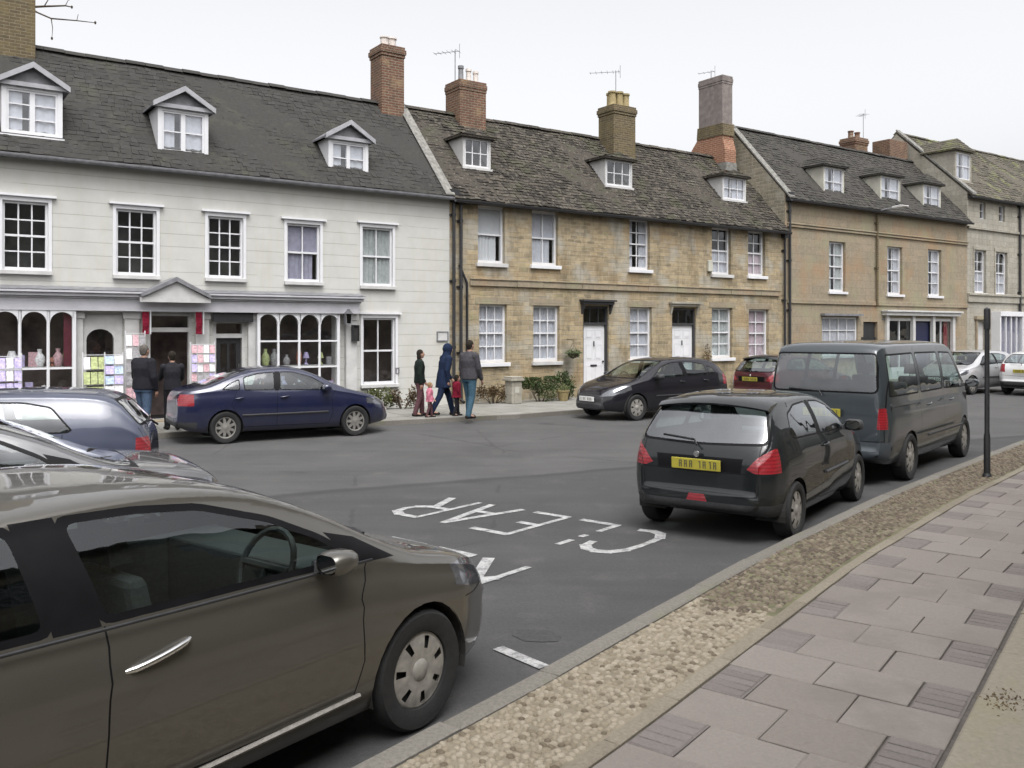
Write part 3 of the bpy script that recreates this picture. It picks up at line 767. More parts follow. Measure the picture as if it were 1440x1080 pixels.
# lead valley pieces / lintels / band course
m = MB(ss0); zb = FZ(880, 406)
sA, sB = FS(660), ss1 - .35
s = sA; rnd = random.Random(2)
while s < sB:
    e = min(s + rnd.uniform(.9, 1.6), sB)
    m.box(s + .004, e - .004, -.07 + rnd.uniform(-.006, .006), -.003, zb - .07, zb + .10); m.box(s + .004, e - .004, -.095, -.003, zb + .102, zb + .14)
    s = e
m.build('string_course', M['ashlar'], stone, bevel=.01)
for q in S_up + S_lo:
    c, z0, z1, w = px_win(*q)
    m = MB(ss0); m.box(c - w / 2 - .14, c + w / 2 + .14, -.012, -.002, z1 + .004, z1 + .20)
    m.build('lintel', M['ashlar'], stone, bevel=.006)
for k, (d0, d1) in enumerate((D1, D2)):
    f = MB(ss0)
    zt = 2.28
    f.box(d0, d0 + .07, .06, .2, .13, 2.85); f.box(d1 - .07, d1, .06, .2, .13, 2.85); f.box(d0 + .07, d1 - .07, .06, .2, 2.78, 2.85); f.box(d0 + .07, d1 - .07, .06, .2, zt, zt + .07)
    n = 3
    for i in range(1, n): f.box(d0 + (d1 - d0) * i / n - .012, d0 + (d1 - d0) * i / n + .012, .09, .14, zt + .07, 2.78)
    fr = f.build('door_frame', M['plastic'], stone)
    g = MB(ss0); g.p([(d0 + .07, .12, zt + .07), (d1 - .07, .12, zt + .07), (d1 - .07, .12, 2.78), (d0 + .07, .12, 2.78)]); g.build('transom_pane', M['pane'], fr)
    d = MB(ss0); a, b = d0 + .072, d1 - .072
    d.box(a, b, .13, .175, .14, zt - .003)
    W_ = b - a
    for (u0, u1, v0, v1) in ((.12, .46, .12, .42), (.54, .88, .12, .42), (.12, .46, .5, .72), (.54, .88, .5, .72), (.12, .46, .8, .93), (.54, .88, .8, .93)):
        x0, x1, z0, z1 = a + W_ * u0, a + W_ * u1, .14 + (zt - .14) * v0, .14 + (zt - .14) * v1
        d.box(x0, x1, .122, .1295, z0, z0 + .02); d.box(x0, x1, .122, .1295, z1 - .02, z1); d.box(x0, x0 + .02, .122, .1295, z0 + .02, z1 - .02); d.box(x1 - .02, x1, .122, .1295, z0 + .02, z1 - .02)
        d.box(x0 + .05, x1 - .05, .118, .1295, z0 + .05, z1 - .05)
    do = d.build('door', M['white'], stone)
    h = MB(ss0); h.box((a + b) / 2 - .13, (a + b) / 2 + .13, .11, .117, 1.0, 1.06); h.build('letter_plate', M['black'], do)
    h = MB(ss0); h.tube([((a + b) / 2, .10, 1.62), ((a + b) / 2, .10, 1.78)], .018, 8); h.lathe([(.001, .085), (.03, .09), (.03, .115)], 10, axis='y', c=(b - .07, 0, 1.15)); h.build('door_knocker', M['black'], do)
    hd = MB(ss0); hd.box(d0 - .1, d1 + .1, -.16 if k == 0 else -.10, -.003, 2.9, 2.98); hd.box(d0 - .15, d1 + .15, -.22 if k == 0 else -.16, -.003, 2.982, 3.04)
    for x in (d0 - .08, d1 + .01): hd.prism([(-.003, 2.6), (-.003, 2.9), (-.14 if k == 0 else -.09, 2.9)], 'x', x, x + .07)
    hd.build('door_hood', M['plastic'] if k == 0 else M['greystone'], stone)
    sp = MB(ss0); sp.box(d0 - .15, d1 + .15, -.42, -.003, .09, .125 + .01); sp.build('door_step', M['ashlar'], stone, bevel=.01)
chimney(stone, FS(655, 2.62), W_R, .95, .85, 8.2, FZ(650, 120, 2.62), 'brick', (), potmat='paleclay', flare=.03)
ch = [c for c in stone.children if c.name.startswith('chimney')][-1]
cs_ = FS(655, 2.62); zc = FZ(650, 120, 2.62) + .04
for dx, hh, mm in ((-.18, .55, 'lead'), (.10, .50, 'paleclay'), (.36, .46, 'paleclay')):
    q = MB(ss0); q.lathe([(.10, zc), (.085, zc + .05), (.075, zc + hh * .8), (.095, zc + hh * .84), (.09, zc + hh), (.06, zc + hh), (.06, zc + .1)], 12, c=(cs_ + dx, S_R, 0)); q.build('chimney_pot', M[mm], ch, smooth=40)
c4 = FS(869, 2.1)
chimney(stone, c4, 2.15, .98, .8, 7.6, FZ(869, 154, 2.1), 'brickmix', [(-.32, -.12, .50, .14), (-.02, -.14, .52, .14), (.28, -.12, .50, .14), (-.16, .16, .52, .14), (.18, .16, .5, .14)], flare=.05)
for px, z0, z1 in ((636, .12, 5.75), (646, .12, 5.6)):
    pipe(stone, FS(px), z0, z1)
pipe(stone, FS(1101), .12, 5.5, r=.04)
m = MB(ss0); s = FS(655); m.tube([(s, -.07, 1.1), (s, -.07, 3.4), (s - .25, -.07, 3.9)], .035, 8); m.build('waste_pipe', M['black'], stone, smooth=40)
m = MB(ss0); m.box(FS(994), FS(1000), -.09, -.003, FZ(997, 382), FZ(997, 366)); m.build('alarm_box', M['cream'], stone, bevel=.02)
m = MB(ss0); m.box(ss0, ss1, .4, 5.1, 2.9, 3.0); m.box(ss0, ss1, .8, .85, .1, 2.9); m.box(ss0, ss1, .8, .85, 3.0, 5.8); m.build('dark_inner_lining', M['dark'], stone)  # floor slab, plus dark upright linings added to blacken the rooms

# ================================================================== taller buff house
B_EAVE, B_RIDGE, B_R = 7.08, 9.98, 2.65
bs0, bs1 = ss1 + .004, FS(1360)
B_up = [(1166, 1189, 340, 410), (1248, 1269, 347, 414), (1305, 1324, 351, 416)]
holesB = [hole(*q) for q in B_up]
bw = hole(1156, 1206, 446, 500); bsh = (FS(1247), FS(1338), .12, 2.62)
bd = (FS(1214), FS(1234), .12, 2.45)
holesB += [bw, bsh, bd]
buff, broof = house('buff_stone_house', 'tall buff stone house with three lead sided dormers, shop front and navy door', 'house', bs0, bs1, B_EAVE, B_RIDGE, B_R, 'ashlar', 'darkslate', holesB, slate=(.16, .2, .018))
for k, q in enumerate(B_up):
    c, z0, z1, w = px_win(*q)
    sash(buff, c, z0, z1, w, 2, 4, y=.12, curtain='curtain' if k else 'greycurtain', cur_kind='sides', bar=.03, sill='white', sill_out=.08, sill_h=.1)
for q in ((1158, 1187, 234, 278), (1238, 1266, 247, 289), (1298, 1323, 259, 298)):
    dormer(buff, broof, *q, 'hip', 'darkslate', cols=2, rows=2, lights=0, rise=.46, cheek='cream', wallfr=.07, curtain='curtain', yo=.3)
c, z0, z1, w = (bw[0] + bw[1]) / 2, bw[2], bw[3], bw[1] - bw[0]
sash(buff, c, z0, z1, w, 4, 3, y=.06, curtain='curtain', cur_kind='full', mat='white', meet=False)
m = MB(bs0)
for z, h, e in ((FZ(1230, 329), .07, .07), (FZ(1230, 329) + .08, .05, .10), (FZ(1230, 424), .16, .06)):
    m.box(bs0 + .1, bs1 - .003, -e, -.003, z - h, z + .01)
m.build('string_course', M['ashlar'], buff, bevel=.01)
m = MB(bs0); a, b = FS(1240), FS(1345)
m.box(a, b, -.22, -.003, 2.72, 2.86); m.box(a - .05, b + .05, -.30, -.003, 2.862, 2.93)
for px in (1246, 1283, 1311, 1339):
    s = FS(px); m.box(s - .09, s + .09, -.10, .05, .1, 2.718)
m.box(a, b, .0, .08, 2.5, 2.62)
m.build('shop_front', M['offwhite'], buff, bevel=.008)
m = MB(bs0); m.box(FS(1285), FS(1309), .10, .15, .13, 2.45); m.build('door', M['navydoor'], buff)
s0_, s1_ = FS(1247), FS(1284); s2_, s3_ = FS(1310), FS(1338)
for p, q in ((s0_, s1_), (s2_, s3_)):
    m = MB(bs0); m.box(p, q, .02, .1, .12, .6); m.box((p + q) / 2 - .025, (p + q) / 2 + .025, .03, .09, .6, 2.5)
    f = m.build('shop_window', M['white'], buff)
for p, q in ((s0_, s1_), (s2_, s3_)):
    g = MB(bs0); g.p([(p, .06, .6), (q, .06, .6), (q, .06, 2.5), (p, .06, 2.5)]); g.build('pane', M['pane'], f)
g = MB(bs0); g.box(FS(1331), FS(1336), .12, .16, .6, 2.5); g.build('red_blind', M['redlens'], f)
m = MB(bs0); m.box(bd[0] + .05, bd[1] - .05, .1, .14, .13, 2.4); m.build('side_door', M['black'], buff)
cx = FS(1008, 2.65)
chz = FZ(1008, 114, 2.65)
cs0, cs1 = FS(1016, 2.05), FS(1030, 2.05)
chimney(buff, (cs0 + cs1) / 2, 2.65, cs1 - cs0, 1.2, 9.6, chz, 'render_grey', (), cap=True, flare=.025)
m = MB(bs0); m.prism([(1.9, 8.0), (3.9, 8.0), (3.9, 8.75), (3.3, 9.45), (3.3, 9.85), (2.02, 9.85), (2.02, 9.3), (1.9, 8.9)], 'x', cs0 - .02, cs1 + .02); m.build('chimney_base', M['orange'], buff)
m = MB(bs0); m.prism([(1.98, 9.45), (3.32, 9.45), (3.28, 9.9), (2.02, 9.9)], 'x', cs0 - .04, cs1 + .04); m.build('chimney_shoulder', M['brickmix'], buff)
m = MB(bs0); m.box(cs0 - .03, cs1 + .03, 1.86, 3.94, 8.1, 8.42); m.build('flashing', M['mortar'], buff)
for sg, nm in ((bs0 + .0, 'coping'),):
    m = MB(bs0); ye, ze, sl = broof
    P = [(sg - .03, ye, ze + .02), (sg + .28, ye, ze + .02), (sg + .28, B_R, B_RIDGE + .1), (sg - .03, B_R, B_RIDGE + .1)]
    m.raw(P + [(p[0], p[1], p[2] + .07) for p in P], [(0, 3, 2, 1), (4, 5, 6, 7), (0, 1, 5, 4), (1, 2, 6, 5), (2, 3, 7, 6), (3, 0, 4, 7)]); m.build(nm, M['mortar'], buff)
m = MB(bs0); m.p([(bs0 - .006, .02, 5.8), (bs0 - .006, 2 * B_R, 5.8), (bs0 - .006, 2 * B_R, B_EAVE), (bs0 - .006, B_R, B_RIDGE), (bs0 - .006, .02, B_EAVE + .02)]); m.build('gable_facing', M['gablestone'], buff)
pipe(buff, FS(1108), .12, 6.95, r=.05)
pipe(buff, FS(1231), 3.1, 6.9, r=.045, mat='brickmix', head=False, shoe=False)
m = MB(bs0); m.box(bs0, bs1, .5, 5.2, 2.95, 3.05); m.box(bs0, bs1, .9, .95, .1, 2.95); m.box(bs0, bs1, .8, .85, 3.05, 7.0); m.build('dark_inner_lining', M['dark'], buff)  # floor with dark sheets added so the window openings look unlit
# bay hood over the small shop window
m = MB(bs0); m.box(bw[0] - .1, bw[1] + .1, -.2, -.003, bw[3] + .05, bw[3] + .13); m.build('window_hood', M['lead'], buff)

# ================================================================== grey gabled house at the end
G_EAVE, G_RIDGE, G_R = 8.25, 11.45, 3.4
gs0, gs1 = bs1 + .004, 46.0
G_slit = [(1378, 1386, 285, 308), (1405, 1413, 289, 312)]
G_mid = [(1370, 1386, 352, 412), (1400, 1416, 355, 414)]
gb = (FS(1395), FS(1425), .3, 2.75); gdo = (FS(1373), FS(1386), .12, 2.5)
holesG = [hole(*q) for q in G_slit + G_mid] + [gb, gdo]
st = FS(1413) - FS(1386)
extra = []
for k in range(1, 3):
    for q in (G_mid[1],):
        h = hole(*q); extra.append((h[0] + 2.9 * k, h[1] + 2.9 * k, h[2], h[3]))
holesG += extra
grey, groof = house('grey_stone_house', 'grey limestone house with high gable and arched windows at the far end', 'house', gs0, gs1, G_EAVE, G_RIDGE, G_R, 'greystone', 'palestone_slate', holesG, slate=(.2, .24, .02))
for k, q in enumerate(G_slit):
    c, z0, z1, w = px_win(*q); sash(grey, c, z0, z1, w, 1, 2, y=.1, meet=False, sill=None, fr=.035)
for k, q in enumerate(G_mid):
    c, z0, z1, w = px_win(*q); sash(grey, c, z0, z1, w, 2, 4, y=.1, curtain='curtain', cur_kind='low', sill='offwhite', arch=True)
for h in extra: sash(grey, (h[0] + h[1]) / 2, h[2], h[3], h[1] - h[0], 2, 4, y=.1, arch=True)
m = MB(gs0)
for z, t, e in ((FZ(1390, 322), .09, .09), (FZ(1390, 417), .28, .08), (FZ(1390, 417) + .1, .08, .13)): m.box(gs0 + .003, gs1, -e, -.003, z - t, z + .02)
for q in G_mid:
    c, z0, z1, w = px_win(*q)
    for sg in (-1, 1): m.box(c + sg * (w / 2 + .002), c + sg * (w / 2 + .12), -.03, -.003, z0, z1)
    m.box(c - w / 2 - .12, c + w / 2 + .12, -.035, -.003, z1 + .003, z1 + .16)
m.build('string_course', M['greystone'], grey, bevel=.012)
m = MB(gs0); a, b = gb[0], gb[1]
m.box(a - .1, b + .1, -.45, -.003, 2.76, 2.98); m.box(a - .1, a, -.42, -.003, .12, 2.758); m.box(b, b + .1, -.42, -.003, .12, 2.758); m.box(a, b, -.42, -.003, .12, .42)
for k in range(1, 4): m.box(a + (b - a) * k / 4 - .03, a + (b - a) * k / 4 + .03, -.4, -.33, .42, 2.758)
f = m.build('bay_window', M['white'], grey, bevel=.006)
g = MB(gs0); g.p([(a, -.36, .42), (b, -.36, .42), (b, -.36, 2.758), (a, -.36, 2.758)]); g.build('pane', M['pane'], f)
g = MB(gs0); n = 30; pr = None
for k in range(n + 1):
    x = a + (b - a) * k / n; yy = -.22 + .03 * sin(k * 1.6)
    if pr: g.p([(pr[0], pr[1], .42), (x, yy, .42), (x, yy, 2.75), (pr[0], pr[1], 2.75)])
    pr = (x, yy)
g.build('curtain', M['lilaccurtain'], f, smooth=60)
m = MB(gs0); m.box(gdo[0], gdo[1], .12, .17, .13, 2.5); m.build('door', M['offwhite'], grey)
m = MB(gs0)
for sg in (gdo[0] - .12, gdo[1] + .002): m.box(sg, sg + .12, -.08, -.003, .12, 2.6)
m.box(gdo[0] - .2, gdo[1] + .2, -.14, -.003, 2.6, 2.75); m.build('door_case', M['ashlar'], grey)
ye, ze, sl = groof
m = MB(gs0)
P = [(gs0 - .03, ye - .05, ze + .02), (gs0 + .32, ye - .05, ze + .02), (gs0 + .32, G_R, G_RIDGE + .12), (gs0 - .03, G_R, G_RIDGE + .12)]
m.raw(P + [(p[0], p[1], p[2] + .1) for p in P], [(0, 3, 2, 1), (4, 5, 6, 7), (0, 1, 5, 4), (1, 2, 6, 5), (2, 3, 7, 6), (3, 0, 4, 7)])
m.build('coping', M['mortar'], grey)
dormer(grey, groof, 1343, 1366, 212, 256, 'hip', 'palestone_slate', cols=2, rows=2, lights=0, rise=.6, cheek='greystone', wallfr=.12, curtain='curtain')
chimney(grey, FS(1220, 3.2), 3.9, .95, .8, 9.0, FZ(1220, 196, 3.4), 'brick', [(-.25, 0, .35, .13), (.25, 0, .35, .13)], potmat='brick')
m = MB(gs0); m.box(FS(1243, 3.0), FS(1268, 3.0), 2.7, 3.6, 8.2, FZ(1250, 198, 3.0)); m.build('chimney_stump', M['brick'], grey, bevel=.02)
pipe(grey, FS(1432), .12, 8.0, r=.055)
m = MB(gs0); m.box(gs0, gs1, .5, 6.6, 3.1, 3.2); m.box(gs0, gs1, .9, .95, .1, 3.1); m.box(gs0, gs1, .8, .85, 3.2, 8.1); m.build('dark_inner_lining', M['dark'], grey)  # slab and added near-black sheets that stand in for unlit rooms
# ------------------------------------------------------------------ ground, road, pavements
def asphalt():
    t = NT('worn_asphalt'); v = t.obj()
    sp = t.n('ShaderNodeSeparateXYZ'); t.l(v, sp.inputs[0])
    val = t.math('ADD', t.math('MULTIPLY', sp.outputs[0], -.44), t.math('MULTIPLY', sp.outputs[1], .9))
    val = t.math('ADD', val, t.math('MULTIPLY', t.noise(v, .6, 3), .35))
    far = t.math('GREATER_THAN', val, 11.75)
    n1 = t.noise(v, .55, 6, .65); n2 = t.noise(v, 120, 3, .7); n3 = t.noise(t.mapv(v, (1, 1, 1), (5, 9, 0)), 2.2, 5, .6)
    # the older stretch across the street has a paler chipping
    c = t.mix(far, (.050, .050, .0515), (.066, .066, .0665))
    c = t.mix(1, c, t.mix(t.ramp(n1, .3, .72), (.80, .80, .80), (1.2, 1.195, 1.19)), 'MULTIPLY')
    # tyre-worn streaks that follow the lane, and scabbed repairs
    rot = t.n('ShaderNodeMapping'); rot.inputs['Rotation'].default_value = (0, 0, R(-35)); rot.inputs['Scale'].default_value = (.16, 1.5, 1); t.l(v, rot.inputs['Vector'])
    ln = t.noise(rot.outputs[0], 1.6, 5, .65)
    c = t.mix(1, c, t.mix(t.ramp(ln, .34, .66), (.91, .91, .91), (1.09, 1.09, 1.09)), 'MULTIPLY')
    n4 = t.noise(t.mapv(v, (1, 1, 1), (31, 4, 0)), 1.15, 7, .72)
    c = t.mix(t.math('MULTIPLY', t.ramp(n4, .61, .68), .24), c, (.030, .030, .031))
    c = t.mix(t.math('MULTIPLY', t.ramp(n3, .55, .75), .22), c, (.13, .125, .115))
    seam = t.math('SUBTRACT', 1, t.math('MULTIPLY', t.math('ABSOLUTE', t.math('SUBTRACT', val, 11.62)), 6), True)
    c = t.mix(t.math('MULTIPLY', seam, .6), c, (.03, .03, .031))
    # tar repairs and oil spots
    vo = t.n('ShaderNodeTexVoronoi', feature='F1', i_Scale=.45); t.l(t.mapv(v, (1, 1, 1), (2.2, .6, 0)), vo.inputs['Vector'])
    sp_ = t.math('MULTIPLY', t.ramp(t.math('ADD', vo.outputs['Distance'], t.math('MULTIPLY', t.noise(v, 3, 4), .25)), .17, .27, (1, 1, 1, 1), (0, 0, 0, 1)), .5)
    c = t.mix(sp_, c, (.032, .032, .033))
    cr = t.n('ShaderNodeTexVoronoi', feature='DISTANCE_TO_EDGE', i_Scale=.32); t.l(t.mapv(v, (1, .6, 1)), cr.inputs['Vector'])
    crack = t.math('MULTIPLY', t.math('LESS_THAN', t.math('ADD', cr.outputs['Distance'], t.math('MULTIPLY', t.noise(v, 6, 4), .03)), .021), t.ramp(t.noise(v, .4, 2), .5, .56))
    c = t.mix(t.math('MULTIPLY', crack, .35), c, (.022, .022, .022))
    n5 = t.noise(v, 34, 4, .75)
    c = t.mix(.5, c, t.mix(t.ramp(n2, .3, .7), (.5, .5, .5), (1.55, 1.52, 1.48)), 'MULTIPLY')
    c = t.mix(.6, c, t.mix(t.ramp(n5, .3, .7), (.68, .68, .68), (1.34, 1.33, 1.31)), 'MULTIPLY')
    t.set(Base_Color=c, Roughness=t.math('ADD', .72, t.math('MULTIPLY', n1, .2)), Specular_IOR_Level=.35, Normal=t.bump(n2, .35, .006))
    return t.m
M['asphalt'] = asphalt()
def roadpaint():
    t = NT('worn_road_paint'); v = t.obj()
    n = t.math('ADD', t.math('MULTIPLY', t.noise(v, 9, 6, .75), .7), t.math('MULTIPLY', t.noise(v, 70, 3), .3))
    f = t.ramp(n, .38, .56)
    c = t.mix(f, (.10, .10, .10), (.37, .37, .365)); t.set(Base_Color=c, Roughness=.7)
    return t.m
M['roadpaint'] = roadpaint()
M['tar'] = plain('tar_repair', (.036, .036, .036), .7, var=.3, scale=30)
M['kerb'] = island_stone('kerb_stone', (.125, .116, .10), (.165, .154, .135), .85, spots=[((.13, .14, .07), 1.8, .58, .5)], nscale=40, var2=.3)
M['slab'] = island_stone('pinkish_paving', (.160, .140, .126), (.190, .169, .153), .85, spots=[((.13, .115, .104), 1.1, .52, .5), ((.11, .097, .088), 6, .66, .5), ((.26, .245, .22), 34, .72, .5), ((.25, .225, .19), 2.7, .64, .3)], nscale=55, var2=.14, bump=.2)
M['ribbed'] = island_stone('ribbed_dark_paving', (.125, .110, .102), (.150, .133, .125), .85, nscale=50, var2=.2, bump=.2)
M['joint'] = plain('sandy_joint', (.075, .066, .058), .95, var=.3, scale=20)
M['edging'] = island_stone('brown_edging', (.15, .13, .10), (.195, .172, .135), .88, nscale=40, var2=.3)
def pebble(name, stops, mort):
    t = NT(name); v = t.obj(); g = t.n('ShaderNodeNewGeometry')
    q = t.n('ShaderNodeValToRGB'); t.l(g.outputs['Random Per Island'], q.inputs[0])
    e = q.color_ramp.elements
    for i, (p, c) in enumerate(stops):
        x = e[i] if i < 2 else e.new(p)
        x.position = p; x.color = (*c, 1)
    n = t.noise(v, 30, 5, .7)
    c = t.mix(1, q.outputs[0], t.mix(t.ramp(n, .3, .7), (.8, .8, .8), (1.15, 1.15, 1.15)), 'MULTIPLY')
    t.set(Base_Color=c, Roughness=.8, Specular_IOR_Level=.3, Normal=t.bump(n, .3, .01))
    return t.m
M['pebble'] = pebble('cream_cobbles', [(0, (.10, .08, .056)), (.13, (.15, .124, .088)), (.22, (.195, .166, .12)), (.6, (.232, .20, .15)), (1, (.265, .232, .18))], None)
M['pebble2'] = pebble('brown_cobbles', [(0, (.075, .058, .044)), (.35, (.105, .082, .062)), (.6, (.13, .105, .075)), (.85, (.155, .132, .098)), (1, (.19, .158, .118))], None)
M['bed'] = plain('cream_cobble_bedding', (.175, .15, .11), .95, var=.22, scale=7, bump=.5)
M['bed2'] = plain('mossy_cobble_bedding', (.105, .10, .055), .95, var=.4, scale=4, bump=.5)
M['apron'] = island_stone('worn_yard_stone', (.19, .17, .13), (.235, .215, .175), .85, spots=[((.20, .18, .11), 1.6, .52, .5)], nscale=30, var2=.2)
M['farpave'] = island_stone('pale_far_paving', (.19, .185, .165), (.24, .235, .215), .88, spots=[((.18, .18, .14), 1.0, .55, .4)], nscale=25, var2=.15)
M['earth'] = plain('earth', (.10, .085, .06), .95)

def sheet(name, mat, z, pts):
    m = MB(); m.p([(x, y, z) for x, y in pts]); o = m.build(name, mat); o['kind'] = 'structure'; return o
sheet('ground', M['earth'], -.06, [(-900, -900), (900, -900), (900, 900), (-900, 900)])
sheet('road', M['asphalt'], 0, [(-90, -60), (120, -60), (120, 120), (-90, 120)])

class Path:
    def __init__(s, pts):
        s.p = [Vector(q) for q in pts]; s.l = [0]
        for a, b in zip(s.p, s.p[1:]): s.l.append(s.l[-1] + (b - a).length)
    def at(s, t, d=0.0, z=0.0):
        i = 0
        while i < len(s.p) - 2 and t > s.l[i + 1]: i += 1
        a, b = s.p[i], s.p[i + 1]; u = (b - a).normalized()
        # ease the direction over the joints
        n = Vector((u.y, -u.x))
        f = (t - s.l[i]) / (s.l[i + 1] - s.l[i])
        if f > .5 and i < len(s.p) - 2:
            u2 = (s.p[i + 2] - b).normalized(); n = n.lerp(Vector((u2.y, -u2.x)), (f - .5)).normalized()
        elif f < .5 and i > 0:
            u2 = (a - s.p[i - 1]).normalized(); n = n.lerp(Vector((u2.y, -u2.x)), (.5 - f)).normalized()
        q = a + u * (t - s.l[i]) + n * d
        return (q.x, q.y, z)
NK = Path([(-8.2, -5.85), (-.72, 4.1), (.19, 5.3), (2.32, 8.2), (4.75, 11.15), (9.7, 16.7), (17.3, 23.3), (42, 40.5)])
T0, T1 = 5.0, NK.l[-1]
TN = 12.45                                   # arc length at about the camera's feet of the strip
def strip(mb, t0, t1, d0, d1, z, step=.5, side0=None, side1=None, mi=0):
    n = max(1, int((t1 - t0) / step)); pr = None
    for k in range(n + 1):
        t = t0 + (t1 - t0) * k / n
        a, b = NK.at(t, d0, z), NK.at(t, d1, z)
        if pr:
            mb.p([pr[0], a, b, pr[1]], mi)
            if side0 is not None: mb.p([pr[0], a, (a[0], a[1], side0), (pr[0][0], pr[0][1], side0)], mi)
            if side1 is not None: mb.p([pr[1], b, (b[0], b[1], side1), (pr[1][0], pr[1][1], side1)], mi)
        pr = (a, b)
def block(mb, t0, t1, d0, d1, z, h=.03, bv=.008, mi=0, rnd=random, tilt=.003):
    q = [(t0, d0), (t1, d0), (t1, d1), (t0, d1)]; bv = bv * rnd.uniform(.7, 1.4); i = [(t0 + bv, d0 + bv), (t1 - bv, d0 + bv), (t1 - bv, d1 - bv), (t0 + bv, d1 - bv)]
    dzs = [rnd.uniform(-tilt, tilt) for _ in range(4)]
    P = [NK.at(t, d, z - h) for t, d in q] + [NK.at(t, d, z - bv * .7 + dzs[k]) for k, (t, d) in enumerate(q)] + [NK.at(t, d, z + dzs[k]) for k, (t, d) in enumerate(i)]
    mb.raw(P, [(0, 1, 5, 4), (1, 2, 6, 5), (2, 3, 7, 6), (3, 0, 4, 7), (4, 5, 9, 8), (5, 6, 10, 9), (6, 7, 11, 10), (7, 4, 8, 11), (8, 9, 10, 11)], mi)
PZ = .10
rnd = random.Random(11)
k = MB(); t = T0
while t < T1:
    e = min(t + rnd.uniform(.85, 1.2), T1)
    block(k, t + .004, e - .004, 0 + rnd.uniform(-.006, .004), .135, PZ, .16, .018, rnd=rnd); t = e
o = k.build('kerb', M['kerb'], weld=False); o['kind'] = 'structure'
b = MB(); strip(b, T0, TN + 3.25, .15, .77, PZ - .012); o = b.build('cobble_bedding', M['bed']); o['kind'] = 'structure'
b = MB(); strip(b, TN + 3.25, T1, .15, .77, PZ - .012); o = b.build('cobble_bedding_mossy', M['bed2']); o['kind'] = 'structure'
def edge_t(d): return TN + 3.22 + .13 * sin(d * 11) + .07 * sin(d * 29 + 1)
def cobbles(name, mat, t0, t1, sz, lo, hi, hgt, dens=1.0, clip=0):
    m = MB(); t = t0; r_ = rnd
    while t < t1:
        d = .165 + rnd.uniform(0, sz * .3)
        while d < .765:
            if rnd.random() < dens and not (clip > 0 and t > edge_t(d) + rnd.gauss(0, .09)) and not (clip < 0 and t < edge_t(d) + rnd.gauss(0, .09)):
                a, bb = sz * rnd.uniform(lo, hi) * .5, sz * rnd.uniform(lo, hi) * .5; th = rnd.uniform(0, 3.14); h = hgt * rnd.uniform(.6, 1.3)
                ct, cd = t + rnd.uniform(-.2, .2) * sz, d + rnd.uniform(-.12, .12) * sz
                N = 7; P = []
                for (f, z) in ((1.0, -.014), (.86, h * .55 - .012), (.5, h - .012)):
                    for i in range(N):
                        an = 2 * pi * i / N; x, y = a * f * cos(an), bb * f * sin(an)
                        P.append(NK.at(ct + x * cos(th) - y * sin(th), min(.772, max(.15, cd + x * sin(th) + y * cos(th))), PZ + z))
                P.append(NK.at(ct, min(.77, cd), PZ + h * 1.08 - .012))
                F = [(j * N + i, j * N + (i + 1) % N, (j + 1) * N + (i + 1) % N, (j + 1) * N + i) for j in range(2) for i in range(N)] + [(2 * N + i, 2 * N + (i + 1) % N, 3 * N) for i in range(N)]
                m.raw(P, F)
            d += sz
        t += sz * .93
    o = m.build(name, mat, weld=False, smooth=75); o['kind'] = 'structure'
cobbles('cobbled_verge', M['pebble'], TN - 3.5, TN + 3.7, .043, .7, 1.3, .010, .93, 1)
cobbles('cobbled_verge_brown', M['pebble2'], TN + 2.8, TN + 15, .050, .65, 1.2, .014, .92, -1)
cobbles('cobbled_verge_distant', M['pebble2'], TN + 15, TN + 25, .10, .7, 1.05, .022, .9)
k = MB(); t = T0
while t < T1:
    e = min(t + rnd.uniform(.5, .8), T1); block(k, t + .003, e - .003, .78, .868, PZ + .004, .06, .006, rnd=rnd); t = e
o = k.build('edging', M['edging'], weld=False); o['kind'] = 'structure'
b = MB(); strip(b, T0, T1, .77, 2.22, PZ - .016); o = b.build('paving_bed', M['joint']); o['kind'] = 'structure'
k = MB(); kr = MB(); t = T0 + .1; i = 0
cw = .415
while t < T1:
    a, e = t + .004, t + cw - .004
    if i % 2 == 0: cuts = [(.875, 1.13, 1), (1.13, 1.63, 0), (1.63, 2.14, 0)]
    else: cuts = [(.875, 1.375, 0), (1.375, 1.88, 0), (1.88, 2.14, 1)]
    for (p, q, rb) in cuts:
        j = rnd.uniform(-.012, .012)
        if rb:
            n = 5; block(kr, a, e, p + .006, q - .006, PZ - .004, .02, .005, rnd=rnd)
            for s in range(n):
                tt = a + (e - a) * s / n
                block(kr, tt + .006, tt + (e - a) / n - .006, p + .016, q - .016, PZ + .0005, .010, .004, rnd=rnd, tilt=.001)
        else: block(k, a, e, p + .004 + j * .3, q - .004, PZ + rnd.uniform(-.003, .003), .03, .005, rnd=rnd, tilt=.0035)
    t += cw; i += 1
o = k.build('paving', M['slab'], weld=False); o['kind'] = 'structure'
o = kr.build('ribbed_paving', M['ribbed'], weld=False); o['kind'] = 'structure'
b = MB(); strip(b, T0, T1, 2.20, 7.5, PZ - .022); o = b.build('yard_bed', M['joint']); o['kind'] = 'structure'
k = MB(); d = 2.152
for wd in (.62, .75, .7, .8):
    t = T0 + rnd.uniform(0, .5)
    while t < T1 - 1:
        e = t + rnd.uniform(.7, 1.15); block(k, t + .008, e - .008, d + .008, d + wd - .008, PZ + rnd.uniform(-.004, .006), .03, .01, rnd=rnd); t = e
    d += wd
o = k.build('yard_paving', M['apron'], weld=False); o['kind'] = 'structure'

